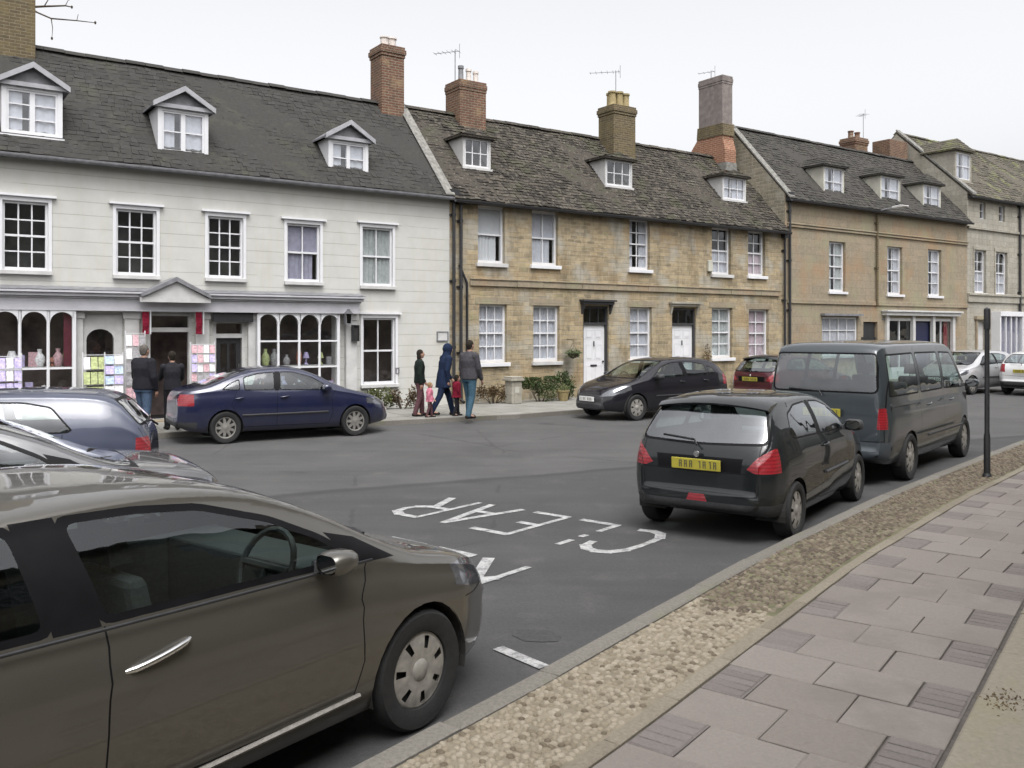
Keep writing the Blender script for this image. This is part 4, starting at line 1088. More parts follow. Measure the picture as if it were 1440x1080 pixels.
# far pavement
FK = Path([(-26, 6.3), (-2.82, 19.65), (.2, 21.25), (2.1, 22.75), (5, 24.95), (15.5, 32.3), (40, 49.5)])
def farstrip(t0, t1):
    m = MB(); n = int((t1 - t0) / .6); pr = None; rr = random.Random(4)
    for k in range(n + 1):
        t = t0 + (t1 - t0) * k / n; a = FK.at(t, 0, .1); c = FK.at(t, -.14, .1)
        if pr:
            m.raw([pr[0], a, c, pr[1], (pr[0][0], pr[0][1], -.02), (a[0], a[1], -.02)], [(0, 1, 2, 3), (4, 5, 1, 0)])
        pr = (a, c)
    return m
o = farstrip(0, FK.l[-1]).build('far_kerb', M['kerb'], weld=False); o['kind'] = 'structure'
m = MB(); rr = random.Random(8); t = 0
while t < FK.l[-1] - .7:
    d = .15; first = True
    while d < 6:
        w_ = rr.uniform(.5, .8)
        z = .098 + rr.uniform(-.002, .002)
        m.p([FK.at(t + .006, -d, z), FK.at(t + .594, -d, z), FK.at(t + .594, -(d + w_ - .012), z), FK.at(t + .006, -(d + w_ - .012), z)])
        d += w_
    t += .6
o = m.build('far_pavement', M['farpave'], weld=False); o['kind'] = 'structure'
m = MB(); n = 60; pr = None
for k in range(n + 1):
    t = FK.l[-1] * k / n; a = FK.at(t, -.14, .09); c = FK.at(t, -8, .09)
    if pr: m.p([pr[0], a, c, pr[1]])
    pr = (a, c)
o = m.build('far_pavement_bed', M['joint']); o['kind'] = 'structure'

# road markings  (k along the street, m across it)
KS, KC = .6334, .7738
def km(k, m_, z=.004): return (k * KS - m_ * KC, k * KC + m_ * KS, z)
mk = MB()
def stroke(pts, wu=.07, wv=.10):
    """polyline of (m, k) centre points, thick strokes"""
    for (a, b) in zip(pts, pts[1:]):
        A, B = Vector(a), Vector(b); d = (B - A); L = d.length; d.normalize(); n = Vector((-d.y, d.x))
        w = (abs(n.x) * wu + abs(n.y) * wv) / 2
        A2, B2 = A - d * w * .55, B + d * w * .55
        q = [A2 + n * w, B2 + n * w, B2 - n * w, A2 - n * w]
        stroke.z += .00008
        mk.p([km(p.y, p.x, stroke.z) for p in q])
stroke.z = .004
def arc(cx, cy, rx, ry, a0, a1, n=8): return [(cx + rx * cos(R(a0 + (a1 - a0) * i / n)), cy + ry * sin(R(a0 + (a1 - a0) * i / n))) for i in range(n + 1)]
LW = .46
def letter(ch, m0, k0, k1):
    """k1 = foot of the letter (far from the reader's top), reading direction +m, top towards k0"""
    X = lambda u: m0 + u * LW
    Y = lambda v: k1 + (k0 - k1) * v
    S = lambda pts: stroke([(X(u), Y(v)) for u, v in pts])
    if ch == 'C': S([(1, .72), (.93, .88), (.75, .97), (.5, 1), (.22, .95), (.04, .8), (0, .6), (0, .4), (.04, .2), (.22, .05), (.5, 0), (.75, .03)])
    elif ch == 'L': S([(0, 1), (0, .80)]); S([(0, .33), (0, .0), (.98, 0)]); S([(0.02, .62), (.02, .55)])
    elif ch == 'E': S([(1, 1), (0, 1), (0, 0), (.95, 0)]); S([(0, .5), (.55, .5)])
    elif ch == 'A': S([(0, 0), (.5, 1), (1, 0)]); S([(.2, .36), (.8, .36)])
    elif ch == 'R': S([(0, 0), (0, 1), (.6, 1), (.92, .9), (1, .75), (.92, .6), (.6, .5), (0, .5)]); S([(.5, .5), (1, 0)])
    elif ch == 'K': S([(0, 0), (0, 1)]); S([(0, .42), (1, 1)]); S([(.22, .55), (1, 0)])
    elif ch == 'P': S([(0, 0), (0, 1), (.6, 1), (.92, .9), (1, .75), (.92, .6), (.6, .5), (0, .5)])
for i, ch in enumerate('CLEAR'): letter(ch, 4.52 + .66 * i, 7.05, 8.12)
for i, ch in enumerate('KEEP'): letter(ch, 4.88 + .66 * i, 5.12, 6.18)
a, b = Vector((-.094, 5.87)), Vector((.20, 5.53)); n_ = Vector((.7, .7)) * .045
stroke.z += .0005
mk.p([(p.x, p.y, stroke.z) for p in (a + n_, b + n_, b - n_, a - n_)])
tp = MB(); tp.p([km(k_, m__, .0035) for k_, m__ in ((4.70, 3.74), (4.76, 3.64), (4.84, 3.56), (4.93, 3.60), (4.98, 3.72), (4.92, 3.83), (4.84, 3.95), (4.74, 3.88))]); o = tp.build('tar_patch', M['tar']); o['kind'] = 'structure'
o = mk.build('road_marking', M['roadpaint'], weld=False); o['kind'] = 'structure'
from mathutils.bvhtree import BVHTree
# ------------------------------------------------------------------ car bodies
def interp(tab, x):
    if x <= tab[0][0]: return tab[0][1]
    for (a, b), (c, d) in zip(tab, tab[1:]):
        if x <= c:
            f = (x - a) / (c - a) if c > a else 0
            return b + (d - b) * f
    return tab[-1][1]
def sm(tab, x, h=.06):
    return (interp(tab, x - h) + 2 * interp(tab, x - h / 2) + 2 * interp(tab, x) + 2 * interp(tab, x + h / 2) + interp(tab, x + h)) / 8
def chaikin(p, n=2):
    for _ in range(n):
        q = [p[0]]
        for a, b in zip(p, p[1:]):
            q.append((a[0] * .75 + b[0] * .25, a[1] * .75 + b[1] * .25)); q.append((a[0] * .25 + b[0] * .75, a[1] * .25 + b[1] * .75))
        q.append(p[-1]); p = q
    return p
def resample(p, step):
    out = [p[0]]; acc = 0
    for a, b in zip(p, p[1:]):
        L = math.hypot(b[0] - a[0], b[1] - a[1])
        if L < 1e-9: continue
        t = step - acc
        while t < L:
            out.append((a[0] + (b[0] - a[0]) * t / L, a[1] + (b[1] - a[1]) * t / L)); t += step
        acc = (acc + L) % step if L + acc >= step else acc + L
        acc = L - (t - step)
    if math.hypot(out[-1][0] - p[-1][0], out[-1][1] - p[-1][1]) > step * .3: out.append(p[-1])
    else: out[-1] = p[-1]
    # never let x run backwards
    r = [out[0]]
    for x, z in out[1:]: r.append((max(x, r[-1][0] + .0025), z))
    return r
def inpoly(p, poly):
    x, y = p; c = False; n = len(poly)
    for i in range(n):
        x1, y1 = poly[i]; x2, y2 = poly[(i + 1) % n]
        if (y1 > y) != (y2 > y) and x < (x2 - x1) * (y - y1) / (y2 - y1) + x1: c = not c
    return c

class Shell:
    def __init__(s, S):
        s.S = S; T = resample(chaikin(S['top'], S.get('round', 2)), S.get('step', .055)); s.T = T
        rear, front = T[0][0], T[-1][0]
        rows = []
        NB, NS, NU, NV = 3, S.get('ns', 10), S.get('nu', 7), S.get('nv', 9)
        for (x, tz) in T:
            rows.append(s.section(x, tz, NB, NS, NU, NV))
        def cap(row, sx):
            out = []
            n = len(row); cy = 0; cz = sum(p[2] for p in row) / n
            for f, bx in ((.93, .6), (.8, .85), (.6, 1), (.35, 1.06), (.12, 1.08)):
                out.append([(row[0][0] + sx * bx * S.get('capb', .035), p[1] * f, cz + (p[2] - cz) * f) for p in row])
            return out
        rows = cap(rows[0], -1)[::-1] + rows + cap(rows[-1], 1)
        bm = bmesh.new(); V = []
        for r_ in rows:
            half = [bm.verts.new(p) for p in r_]
            mir = [half[0]] + [bm.verts.new((p[0], -p[1], p[2])) for p in r_[1:-1]] + [half[-1]]
            V.append((half, mir))
        for a, b in zip(V, V[1:]):
            for side in (0, 1):
                A, B = a[side], b[side]
                for i in range(len(A) - 1):
                    q = [A[i], A[i + 1], B[i + 1], B[i]]
                    if side: q.reverse()
                    try: bm.faces.new(q)
                    except ValueError: pass
        for e in (V[0], V[-1]):
            ring = e[0] + e[1][1:-1][::-1]
            try: bm.faces.new(ring)
            except ValueError: pass
        bmesh.ops.recalc_face_normals(bm, faces=bm.faces)
        s.bm = bm; s.tag = bm.faces.layers.int.new('tag')
    def section(s, x, tz, NB, NS, NU, NV):
        S = s.S
        w = sm(S['plan'], x); zb = sm(S['bottom'], x, .1); B = min(sm(S['belt'], x, .12), tz - .015)
        tum = math.tan(R(S.get('tumble', 22)))
        ws = w * S.get('shoulder', .955)
        p = [(x, 0, zb), (x, w * .5, zb), (x, w * .87, zb + .005)]
        cr = S.get('crease', .0)
        for i in range(NS):
            t = i / (NS - 1); z = zb + .03 + (B - zb - .03) * t
            y = interp([(0, .925), (.12, .965), (.3, .988), (.5, 1.0), (.72, .996), (.87, .98), (.95, .963), (1, S.get('shoulder', .955) - .006)], t) * w
            y += cr * math.exp(-((t - S.get('crease_t', .78)) / .05) ** 2)
            p.append((x, y, z))
        hc = tz - B
        cabin = min(1, max(0, (hc - .10) / .22))
        crown = min(S.get('crown', .085), hc * .55)
        zr = tz - crown
        yr = ws - (zr - B) * (tum * cabin + .5 * (1 - cabin)) - .012
        for i in range(1, NU + 1):
            u = i / NU
            p.append((x, ws + (yr - ws) * u + S.get('bulge', .022) * sin(pi * u) * cabin, B + (zr - B) * u))
        for i in range(1, NV + 1):
            a = pi / 2 * (i / NV) ** 1.25
            p.append((x, yr * max(0, cos(a)) ** .62 if i < NV else 0, zr + crown * sin(a) ** .95))
        return p
    # ---- cutting
    def cut(s, poly, axis, ok, tag, keep=None, z_min=None):
        """slice the faces accepted by ok along a polygon (xz: seen from the side, yz: seen from an end) and tag what lies inside"""
        bm = s.bm; ia, ib = (0, 2) if axis == 'xz' else ((1, 2) if axis == 'yz' else (0, 1))
        x0, x1 = min(p[0] for p in poly), max(p[0] for p in poly); y0, y1 = min(p[1] for p in poly), max(p[1] for p in poly)
        def near(f):
            a = [v.co[ia] for v in f.verts]; b = [v.co[ib] for v in f.verts]
            return max(a) >= x0 - .001 and min(a) <= x1 + .001 and max(b) >= y0 - .001 and min(b) <= y1 + .001
        cand = [f for f in bm.faces if near(f) and ok(f)]
        n = len(poly)
        for i in range(n):
            a, b = poly[i], poly[(i + 1) % n]
            dx, dy = b[0] - a[0], b[1] - a[1]
            if math.hypot(dx, dy) < 1e-6: continue
            no = Vector((0, 0, 0)); no[ia] = dy; no[ib] = -dx; no.normalize()
            co = Vector((0, 0, 0)); co[ia] = a[0]; co[ib] = a[1]
            geom = set(cand)
            for f in cand: geom.update(f.edges); geom.update(f.verts)
            r = bmesh.ops.bisect_plane(bm, geom=list(geom), dist=1e-5, plane_co=co, plane_no=no)
            cand = [g for g in r['geom'] if isinstance(g, bmesh.types.BMFace)]
        hit = []
        for f in cand:
            c = f.calc_center_median()
            if inpoly((c[ia], c[ib]), poly) and (keep is None or f[s.tag] in keep):
                f[s.tag] = tag; hit.append(f)
        return hit
    def hit_del(s, faces): bmesh.ops.delete(s.bm, geom=faces, context='FACES')

TAGS = ['body', 'window', 'windscreen', 'rear_window', 'trim', 'door', 'gap', 'headlight', 'tail_light', 'bumper', 'grille', 'reflector', 'indicator', 'dark_panel', 'rear_door', 'boot', 'quarter_window']
TI = {n: i for i, n in enumerate(TAGS)}
def side(f): return abs(f.normal.y) > .35
def line_poly(a, b, w=.007):
    d = Vector((b[0] - a[0], b[1] - a[1])); L = d.length; d.normalize(); n = Vector((-d.y, d.x)) * w / 2; e = d * w * .4
    A, B = Vector(a) - e, Vector(b) + e
    return [tuple(A + n), tuple(B + n), tuple(B - n), tuple(A - n)]
def curve_poly(pts, n=2): return chaikin(pts + [pts[0]], n)[:-1]
def inset_poly(pts, d):
    A = sum(pts[i][0] * pts[(i + 1) % len(pts)][1] - pts[(i + 1) % len(pts)][0] * pts[i][1] for i in range(len(pts)))
    s = 1 if A > 0 else -1; out = []; N = len(pts)
    for i in range(N):
        p, a, b = Vector(pts[i]), Vector(pts[i - 1]), Vector(pts[(i + 1) % N])
        e0, e1 = (p - a).normalized(), (b - p).normalized(); n0, n1 = Vector((-e0.y, e0.x)) * s, Vector((-e1.y, e1.x)) * s
        m = n0 + n1; q = d * 2 / max(.35, m.length_squared); out.append(tuple(p + m * q))
    return out
def round_poly(pts, r=.05, n=3):
    out = []; N = len(pts)
    for i in range(N):
        p, a, b = Vector(pts[i]), Vector(pts[i - 1]), Vector(pts[(i + 1) % N])
        da, db = a - p, b - p; q = min(r, da.length * .4, db.length * .4); A = p + da.normalized() * q; B = p + db.normalized() * q
        for k in range(n + 1):
            t = k / n; out.append(tuple(A.lerp(p, t).lerp(p.lerp(B, t), t)))
    return out

def rim(mb, kind, r, off, n=30):
    """rim face, axle along y, outer face at +off"""
    if kind == 'spokes':
        k = 9
        mb.lathe([(r, off - .02), (r, off), (r * .9, off - .004), (r * .88, off - .03)], n, axis='y', closed=True)
        for i in range(k):
            a = 2 * pi * i / k; c, s_ = cos(a), sin(a); w0, w1 = .032, .022
            P = []
            for rr, ww, hh in ((r * .16, w0, .004), (r * .9, w1, -.004)):
                for sg in (-1, 1): P.append((rr * c - sg * ww * s_, off + hh, rr * s_ + sg * ww * c))
                for sg in (-1, 1): P.append((rr * c - sg * ww * s_, off + hh - .03, rr * s_ + sg * ww * c))
            mb.raw(P, [(0, 1, 5, 4), (0, 4, 6, 2), (1, 3, 7, 5), (2, 6, 7, 3)])
        mb.lathe([(r * .26, off - .02), (r * .24, off + .006), (.001, off + .012)], n, axis='y')
    else:                                       # closed trim with five or seven slots near the edge
        k = 5 if kind == 'slots5' else 7
        mb.lathe([(r, off - .025), (r * 1.0, off), (r * .95, off + .004), (r * .95, off - .02)], n * 2, axis='y', closed=True)
        N = k * 12
        for i in range(N):
            a0, a1 = 2 * pi * i / N, 2 * pi * (i + 1) / N
            slot = (i % 12) in (0, 1, 2)
            rings = [(.0, .02), (.22, .018), (.30, .008), (.58, .014), (.74, .010), (.90, .004), (.96, .002)]
            for (ra, ha), (rb, hb) in zip(rings, rings[1:]):
                if slot and .6 < rb < .95: continue
                mb.p([(r * ra * cos(a0), off + ha, r * ra * sin(a0)), (r * rb * cos(a0), off + hb, r * rb * sin(a0)), (r * rb * cos(a1), off + hb, r * rb * sin(a1)), (r * ra * cos(a1), off + ha, r * ra * sin(a1))])

def make_wheel(root, x, y, r, wd, sg, kind, rimmat, rr=.66):
    t = MB()
    h = wd / 2
    t.lathe([(r * rr, -h * .8), (r * .75, -h), (r * .93, -h * .98), (r * .985, -h * .75), (r, -h * .4), (r, h * .4), (r * .985, h * .75), (r * .93, h * .98), (r * .75, h), (r * (rr + .015), h * .86), (r * rr, h * .55), (r * rr * .95, -h * .5)], 40, axis='y', closed=True)
    for k in range(3):
        rr_ = r + .0015; hh = (-.5 + .5 * k) * h
        t.lathe([(r * .985, hh - .005), (r * .985, hh + .005)], 40, axis='y')
    w = t.build('wheel', M['rubber'], root, loc=(x, y, r), rotz=0 if sg > 0 else pi, smooth=35)
    q = MB(); rim(q, kind, r * rr, h * .72); q.build('rim', M[rimmat], w, smooth=35)
    q = MB(); q.lathe([(.001, -h * .6), (r * rr * .98, -h * .6)], 20, axis='y'); q.lathe([(r * .36, -.01), (r * .36, .012), (.001, .012)], 20, axis='y'); q.build('brake_disc', M['dark'], w)
    return w

def make_car(name, label, S, loc, phi, paintm, group=None):
    root = thing(name, label, S.get('cat', 'car'), (loc[0], loc[1], 0), R(90 - phi), group)
    sh = Shell(S); bm = sh.bm; tg = sh.tag
    wb = S['wb'] / 2; r = S['wheel_r']; ra = r * S.get('arch', 1.13); xo = S.get('wx', 0)
    wx = (wb + xo, -wb + xo)
    xf, xr = sh.T[-1][0], sh.T[0][0]
    bm0 = bm.copy(); bm0.faces.ensure_lookup_table(); bm0.normal_update()
    bvh = BVHTree.FromBMesh(bm0)
    def smooth_n(co):
        loc, no, fi, di = bvh.find_nearest(co)
        if fi is None: return no or Vector((0, 0, 1))
        acc = Vector((0, 0, 0))
        for v_ in bm0.faces[fi].verts: acc += v_.normal / ((v_.co - loc).length + .0015)
        return acc.normalized() if acc.length > 1e-6 else no
    # end features first
    tail = S.get('tail'); front = S.get('head')
    for poly, xlim in S.get('head', []):
        sh.cut(curve_poly(poly, 1), 'yz', lambda f: f.calc_center_median().x > xlim - .06 and f.normal.z < .93, TI['headlight'], keep=(0,))
    mirror = lambda P: [(-a, b) for a, b in P][::-1]
    for lst, t_, sgn in ((S.get('tail', []), 'tail_light', -1), (S.get('refl', []), 'reflector', -1), (S.get('bump_r', []), 'bumper', -1), (S.get('panel_r', []), 'dark_panel', -1), (S.get('bump_f', []), 'bumper', 1), (S.get('grille', []), 'grille', 1), (S.get('ind', []), 'indicator', -1)):
        for poly, xlim, both in lst:
            for P in ((poly, mirror(poly)) if both else (poly,)):
                if sgn < 0: sh.cut(P, 'yz', lambda f: max(v.co.x for v in f.verts) < xlim, TI[t_], keep=(0, TI['bumper']) )
                else: sh.cut(P, 'yz', lambda f: min(v.co.x for v in f.verts) > xlim, TI[t_], keep=(0, TI['bumper']))
    for poly, xlim in S.get('head', []):
        sh.cut(mirror(curve_poly(poly, 1)), 'yz', lambda f: f.calc_center_median().x > xlim - .06 and f.normal.z < .93, TI['headlight'], keep=(0,))
    # screens
    for key, t_, sgn in (('windscreen', 'windscreen', 1), ('rearscreen', 'rear_window', -1)):
        if key in S:
            poly, xa, xb = S[key]
            okf = lambda f: xa < f.calc_center_median().x < xb and sgn * f.normal.x > .08 and abs(f.normal.y) < .8
            sh.cut(round_poly(poly, S.get('cr', .09)), 'yz', okf, TI['trim'], keep=(0, TI['dark_panel']))
            sh.cut(round_poly(inset_poly(poly, .024), S.get('cr', .09) * .8), 'yz', okf, TI[t_], keep=(TI['trim'],))
    for poly, t_ in S.get('windows', []):
        okw = lambda f: side(f) and abs(f.normal.x) < .8 and f.calc_center_median().z > S['belt_min']
        sh.cut(round_poly(poly, S.get('wr', .05)), 'xz', okw, TI['trim'], keep=(0,))
        sh.cut(round_poly(inset_poly(poly, S.get('winset', .018)), S.get('wr', .05) * .8), 'xz', okw, TI[t_], keep=(TI['trim'],))
    for poly, t_ in S.get('sidepanels', []):
        sh.cut(poly, 'xz', side, TI[t_], keep=(0,))
    # wheel arches
    for x in wx:
        P = [(x + ra * cos(2 * pi * i / 28), r * 1.0 + ra * sin(2 * pi * i / 28)) for i in range(28)]
        hit = sh.cut(P, 'xz', lambda f: abs(f.calc_center_median().y) > .3, 999)
        sh.hit_del([f for f in hit if f.is_valid])
    for poly, t_ in S.get('doors', []):
        sh.cut(poly, 'xz', lambda f: side(f) and abs(f.calc_center_median().y) > .3, TI[t_], keep=(0,))
    for pl in S.get('gaps', []):
        for a, b in zip(pl, pl[1:]):
            sh.cut(line_poly(a, b, S.get('gapw', .008)), 'xz', lambda f: side(f) and abs(f.calc_center_median().y) > .3, TI['gap'], keep=(0, TI['door'], TI['rear_door'], TI['bumper'], TI['dark_panel']))
    for pl, lim in S.get('gaps_yz', []):
        for P in (pl, [(-a, b) for a, b in pl]):
            for a, b in zip(P, P[1:]):
                sh.cut(line_poly(a, b, S.get('gapw', .008)), 'yz', lambda f: (f.calc_center_median().x < lim if lim < 0 else f.calc_center_median().x > lim), TI['gap'], keep=(0, TI['dark_panel'], TI['bumper'], TI['grille']))
    for pl in S.get('gaps_xy', []):
        for P in (pl, [(a, -b) for a, b in pl]):
            for a, b in zip(P, P[1:]):
                sh.cut(line_poly(a, b, S.get('gapw', .008)), 'xy', lambda f: f.normal.z > .35, TI['gap'], keep=(0,))
    bmesh.ops.remove_doubles(bm, verts=bm.verts, dist=.0012)
    bmesh.ops.dissolve_degenerate(bm, dist=.0008, edges=bm.edges)
    # normals of the finished skin, then hand out the pieces
    matof = dict(body=paintm, door=paintm, rear_door=paintm, boot=paintm, window='cardglass', windscreen='cardglass', rear_window=S.get('rearglass', 'rearglass'), trim='trim', gap='trim', headlight='clearlens', tail_light='redlens',
                 bumper=S.get('bumpmat', 'plastic'), grille='plastic', reflector='redlens', indicator='amber', dark_panel=S.get('panelmat', 'trim'), quarter_window='darkglass')
    by = {}
    for f in bm.faces: by.setdefault(f[tg], []).append(f)
    doors = {}
    def piece(faces, nm, mats, mi=None, parent=root, thick=0):
        me = bpy.data.meshes.new(nm); ids = {}; vs = []; fs = []; mm = []; vn = []
        for f in faces:
            q = []
            for v in f.verts:
                if v not in ids: ids[v] = len(vs); vs.append(tuple(v.co)); vn.append(smooth_n(v.co))
                q.append(ids[v])
            fs.append(q); mm.append(mi(f) if mi else 0)
        me.from_pydata(vs, [], fs)
        for m in mats: me.materials.append(M[m])
        me.polygons.foreach_set('material_index', mm)
        me.shade_smooth(); me.normals_split_custom_set_from_vertices(vn)
        o = bpy.data.objects.new(nm, me); COL.objects.link(o); o.parent = parent
        return o
    body_tags = [TI[k] for k in ('body', 'trim', 'gap')]
    bf = [f for t_ in body_tags for f in by.get(t_, [])]
    piece(bf, 'body', [paintm, 'trim'], lambda f: 0 if f[tg] == 0 else 1)
    # split remaining tags into left/right or single connected pieces
    def islands(faces):
        left = set(faces); out = []
        while left:
            st = [left.pop()]; isl = [st[0]]
            while st:
                f = st.pop()
                for e in f.edges:
                    for g in e.link_faces:
                        if g in left: left.remove(g); st.append(g); isl.append(g)
            out.append(isl)
        return out
    for t_, faces in by.items():
        if t_ in body_tags or t_ >= len(TAGS): continue
        nm = TAGS[t_]; pn = {'rear_door': 'door', 'quarter_window': 'window', 'reflector': 'fog_light'}.get(nm, nm)
        isl = islands(faces) if nm in ('window', 'quarter_window', 'door', 'rear_door', 'headlight', 'tail_light', 'reflector', 'indicator', 'windscreen', 'rear_window', 'dark_panel') else [faces]
        isl.sort(key=len, reverse=True)
        tiny = [g for g in isl if len(g) < 4]
        for k, g in enumerate(isl):
            if len(g) < 4 and k > 0: continue
            if k == 0:
                for u in tiny:
                    if u is not g: g = g + u
            piece(g, pn, [matof[nm]])
    # wheel wells
    wmax = max(p[1] for p in S['plan'])
    for x in wx:
        for sg in (1, -1):
            ww = MB(); N = 20; y0, y1 = sg * (wmax - .035), sg * (wmax - .34)
            pr = None
            for i in range(N + 1):
                a = -.25 + (pi + .5) * i / N; q = (x + ra * 1.01 * cos(a), r + ra * 1.01 * sin(a))
                if pr: ww.p([(pr[0], y0, pr[1]), (q[0], y0, q[1]), (q[0], y1, q[1]), (pr[0], y1, pr[1])]); ww.p([(pr[0], y1, pr[1]), (q[0], y1, q[1]), (x, y1, r)])
                pr = q
            ww.build('wheel_well', M['dark'], root)
    yw = wmax - S.get('wheel_in', .105)
    for x in wx:
        for sg in (1, -1): make_wheel(root, x, sg * yw, r, S.get('wheel_w', .19), sg, S.get('rim', 'slots7'), S.get('rimmat', 'alloy'), S.get('rr', .66))
    # cabin
    ca, cb, cz, ch, chw = S['cabin']      # rear x, front x, floor z, belt z, half width
    fl = MB(); fl.box(ca, cb, -chw, chw, cz - .02, cz); fl.box(cb - .35, cb, -chw, chw, cz, ch - .06)
    for sg in (1, -1): fl.box(ca, cb, sg * chw, sg * (chw - .03), cz, ch - .05)
    fl.box(ca, ca + .05, -chw, chw, cz, ch - .03)
    fl.build('dashboard', M['plastic'], root, bevel=.03)
    fx = S.get('seat_x', (.1,)); 
    def seat(x, y, w):
        m = MB()
        m.raw([(x - .02, y - w, cz), (x + .48, y - w, cz), (x + .48, y + w, cz), (x - .02, y + w, cz), (x - .05, y - w, cz + .2), (x + .5, y - w, cz + .24), (x + .5, y + w, cz + .24), (x - .05, y + w, cz + .2)], [(0, 3, 2, 1), (4, 5, 6, 7), (0, 1, 5, 4), (1, 2, 6, 5), (2, 3, 7, 6), (3, 0, 4, 7)])
        t = S.get('seat_h', .58)
        P = [(x - .08, cz + .12), (x + .05, cz + .12), (x - .10, cz + .12 + t), (x - .2, cz + .12 + t)]
        m.prism(P, 'y', y - w, y + w)
        return m.build('seat', M['fabric'], root, bevel=.04)
    for y in (-.37, .37):
        st = seat(fx[0], y, .23)
        t = S.get('seat_h', .58); hz = cz + .12 + t; hx = fx[0] - .16
        m = MB(); m.raw([(hx - .05, y - .13, hz + .04), (hx + .05, y - .13, hz + .04), (hx + .05, y + .13, hz + .04), (hx - .05, y + .13, hz + .04), (hx - .07, y - .11, hz + .2), (hx + .01, y - .11, hz + .2), (hx + .01, y + .11, hz + .2), (hx - .07, y + .11, hz + .2)], [(0, 3, 2, 1), (4, 5, 6, 7), (0, 1, 5, 4), (1, 2, 6, 5), (2, 3, 7, 6), (3, 0, 4, 7)])
        m.tube([(hx, y - .05, hz - .05), (hx, y - .05, hz + .06)], .006, 6); m.tube([(hx, y + .05, hz - .05), (hx, y + .05, hz + .06)], .006, 6)
        m.build('headrest', M['fabric'], st, bevel=.02)
    if len(fx) > 1: seat(fx[1], 0, chw - .06)
    m = MB(); sx = cb - S.get('wheel_dx', .48); sy = -.37; sz = ch + S.get('wheel_dz', -.04); N = 20
    ring = [(sx + .19 * cos(2 * pi * i / N) * .42, sy + .19 * sin(2 * pi * i / N), sz + .19 * cos(2 * pi * i / N) * .9) for i in range(N + 1)]
    m.tube(ring, .016, 6, caps=False); m.tube([(sx, sy - .17, sz), (sx, sy + .17, sz)], .02, 6); m.tube([(sx, sy, sz), (sx + .2, sy, sz - .12)], .03, 6); m.tube([(sx, sy, sz), (sx - .06, sy, sz - .15)], .016, 6)
    m.build('steering_wheel', M['plastic'], root, smooth=50)
    # mirrors
    if 'mirror' in S:
        x, y, z = S['mirror']; mp = S.get('mirrormat', paintm)
        for sg in (1, -1):
            m = MB(); N = 10; rings = []
            sec = [(.09, .55), (.06, .9), (.0, 1.0), (-.05, .95), (-.07, .8)]
            pts = []
            ms = S.get('mirror_s', 1.0)
            for dx, f0 in sec:
                for i in range(N):
                    a = 2 * pi * i / N; ca_, sa_ = cos(a), sin(a); f = f0 * ms
                    pts.append((x + dx, sg * (y + .105 * ms + .105 * f * (abs(ca_) ** .6) * (1 if ca_ > 0 else -1)), z + .01 + .068 * f * (abs(sa_) ** .6) * (1 if sa_ > 0 else -1)))
            fcs = [(j * N + i, j * N + (i + 1) % N, (j + 1) * N + (i + 1) % N, (j + 1) * N + i) for j in range(len(sec) - 1) for i in range(N)] + [tuple(range(N))[::-1]]
            m.raw(pts, fcs)
            mo = m.build('wing_mirror', M[mp], root, smooth=60)
            g = MB(); g.raw([(x - .066, sg * (y + .105 * ms + .082 * ms * cos(2 * pi * i / 12)), z + .01 + .052 * ms * sin(2 * pi * i / 12)) for i in range(12)], [tuple(range(12))]); g.build('mirror_glass', M['mirror'], mo)
            b_ = MB(); b_.prism([(x - .04, z - .05), (x + .05, z - .05), (x + .06, z), (x - .03, z)], 'y', sg * (y - .06), sg * (y + .04)); b_.build('mirror_stalk', M['plastic'], mo)
    for (x, z, ln) in S.get('handles', []):
        yv = S['handle_y']
        for sg in (1, -1):
            m = MB(); n = 8; path = [(x - ln / 2 + ln * i / n, sg * (yv + .028 * sin(pi * i / n) ** .5), z + S.get('handle_tilt', .06) * (i / n - .5) * ln * 2) for i in range(n + 1)]
            m.tube(path, [.010] + [.014] * (n - 1) + [.010], 8); m.build('door_handle', M[S.get('handlemat', paintm)], root, smooth=60)
            c = MB(); c.lathe([(.05, -.004), (.05, .003), (.001, .003)], 16, axis='y', c=(0, 0, 0)); 
    # plates
    for key, sgn, pm in (('plate_r', -1, 'yellowplate'), ('plate_f', 1, 'whiteplate')):
        if key in S:
            x, z, tilt, pw = S[key]
            m = MB(); m.box(-.006, .006, -pw / 2, pw / 2, -.055, .055)
            p = m.build('number_plate', M[pm], root, loc=(x, 0, z), bevel=.004); p.rotation_euler = (0, tilt, 0)
            t = MB(); rr = random.Random(int(x * 77)); y = -pw / 2 + .04
            for k in range(7):
                cw = (pw - .10) / 7.6
                if k == 4: y += cw * .6
                xx = sgn * .0075; kind = rr.randrange(4); b_ = .012
                t.p([(xx, y, -.036), (xx, y + b_, -.036), (xx, y + b_, .036), (xx, y, .036)])
                if kind != 0: t.p([(xx, y + cw * .6 - b_, -.036), (xx, y + cw * .6, -.036), (xx, y + cw * .6, .036), (xx, y + cw * .6 - b_, .036)])
                if kind != 1: t.p([(xx, y + b_, .024), (xx, y + cw * .6 - b_, .024), (xx, y + cw * .6 - b_, .036), (xx, y + b_, .036)])
                if kind > 1: t.p([(xx, y + b_, -.006), (xx, y + cw * .6 - b_, -.006), (xx, y + cw * .6 - b_, .006), (xx, y + b_, .006)])
                y += cw
            t.build('plate_characters', M['platemark'], p)
    for (pts, rd, mt) in S.get('bars', []):
        for sg in (1, -1):
            m = MB(); m.tube([(p[0], sg * p[1], p[2]) for p in pts], rd, 6); m.build(S.get('barname', 'side_moulding'), M[mt], root, smooth=60)
    for (nm, pts, rd, mt) in S.get('singles', []):
        m = MB(); m.tube(pts, rd, 6); m.build(nm, M[mt], root, smooth=60)
